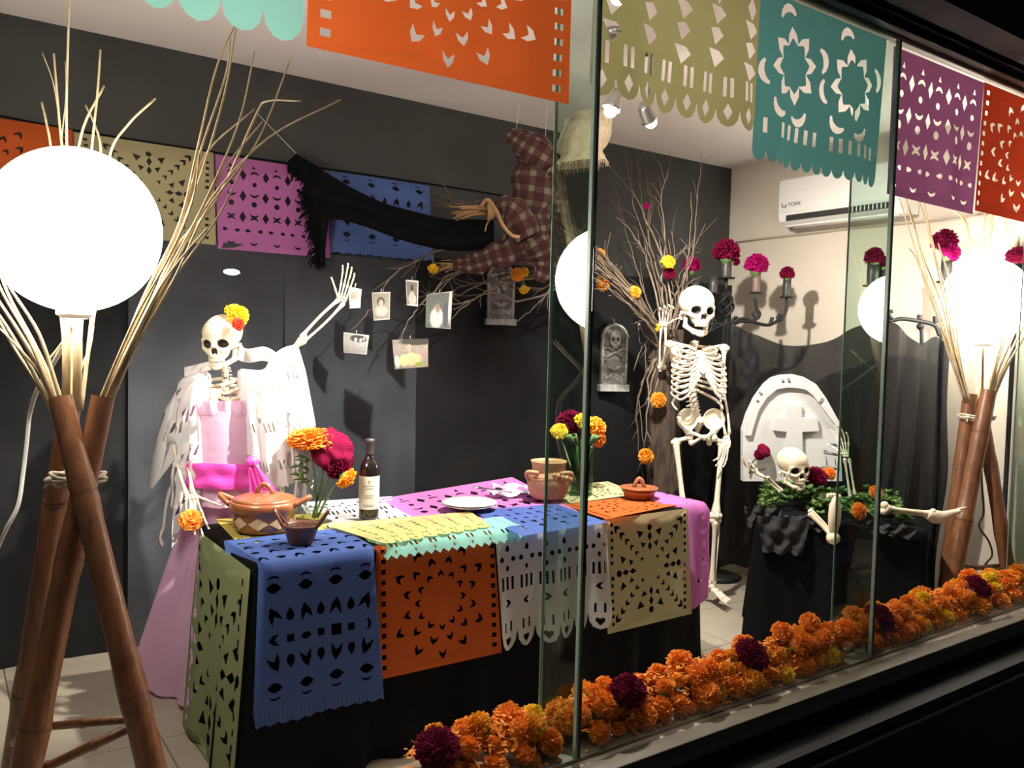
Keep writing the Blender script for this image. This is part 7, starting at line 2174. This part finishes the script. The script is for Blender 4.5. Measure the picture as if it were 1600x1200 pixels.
candle(cB, D_(1363, 446), 0.030, 0.125); candle(cB, D_(1377, 450, .06), 0.026, 0.12); candle(cB, D_(1478, 440), 0.028, 0.15)
flower('crimson', D_(1366, 402, -.02), (0, 0, 1), 0.052, 'crimson cockscomb on the left candle seen through the second glass fin', 'flower', GC)
flower('crimson', D_(1380, 412, .04), (0.3, 0, 1), 0.038, 'smaller crimson cockscomb behind it on the candle by the second fin', 'flower', GC)
flower('crimson', D_(1476, 378, -.0), (0, 0, 1), 0.066, 'crimson cockscomb on the candle left of the distant lamp', 'flower', GC)
flower('magenta', D_(1484, 395, -.03), (0.3, -.4, .6), 0.052, 'magenta cockscomb just under the crimson one left of the distant lamp', 'flower', GC)
flower('crimson', pt(1590, 402, 4.30), (0, 0, 1), 0.055, 'crimson bloom glowing behind the top of the distant lamp', 'flower', GC)
b = MB(); q = pt(1590, 412, 4.30); b.lathe([(0, 0), (0.025, 0), (0.025, -0.3), (0.012, -0.32), (0.012, -q.z + .02), (0.024, -q.z + 0.01), (0.024, -q.z + 0.001), (0, -q.z + .001)], q, UP, 16)
tag(b.build('candle_stand', IRON), 'dark candle stand behind the distant lamp globe', 'candle stand')
# tulle hung from the candelabra arms
TULLE = mat('black_tulle', (0.0045, 0.0048, 0.006), 0.7, bump=(8, 0.3), sheen=0.02, transl=0.05, spec=0.25, alpha=0.93)
topc = catmull([Cc(1128, 508, -.03), Cc(1146, 508, -.03), Cc(1180, 524, -.02), Cc(1230, 540, 0), Cc(1290, 534, -.1), pt(1338, 510, 4.72), pt(1388, 502, 4.44), pt(1430, 536, 4.42), pt(1462, 526, 4.41), pt(1482, 540, 4.40)], 8)
def tulle_fn(u, v):
    p = lerp_list(topc, u)
    z0, z1 = p.z, 0.06 + 0.03 * math.sin(u * 9)
    z = z0 + (z1 - z0) * v
    fan = math.exp(-((u - 0.02) / 0.14) ** 2) * 0.05 * v
    nrm = (-Wd * .8 - U * 0.0)
    fold = (0.010 + 0.030 * v) * (math.sin(u * 58 + 2.5 * v) + 0.7 * math.sin(u * 91 + 1 + v)) + 0.05 * noise.noise(Vector((u * 6, v * 3, 4)))
    swag = 0.10 * math.sin(math.pi * min(1, v * 2.2)) * math.sin(u * 9)
    return Vector((p.x, p.y, z)) + nrm * (fold + fan + 0.02) + U * (0.03 * math.sin(v * 4 + u * 20) * v - 0.10 * v * max(0.0, 1 - u * 4)) + UP * 0.02 * math.sin(u * 40) * v * (1 - v)
tag(MB().grid(tulle_fn, 240, 60).build('tulle_drape', TULLE), 'sheer black tulle swagged between the candelabras behind the tombstone', 'drape')
# street lamp across the road whose light glints in the glass
sx_ = MB()
mir = ony(362, 425, 7.5); lampy = 2 * YG - 7.5
sl_ = thing('street_lamp', (mir.x, lampy, -0.28), 'street lamp across the road behind the viewer', 'street lamp')
MB().tube([(mir.x + .8, lampy, -0.28), (mir.x + .8, lampy, mir.z + .5), (mir.x + .4, lampy, mir.z + .55), (mir.x, lampy, mir.z + .06)], 0.04, 10).build('pole', IRON, sl_)
b = MB(); b.ell((mir.x, lampy, mir.z), (0.075, 0.03, 0.03)); b.build('lit_bulb', emit('street_bulb', (0.75, 0.88, 1.0), 22.0), sl_)
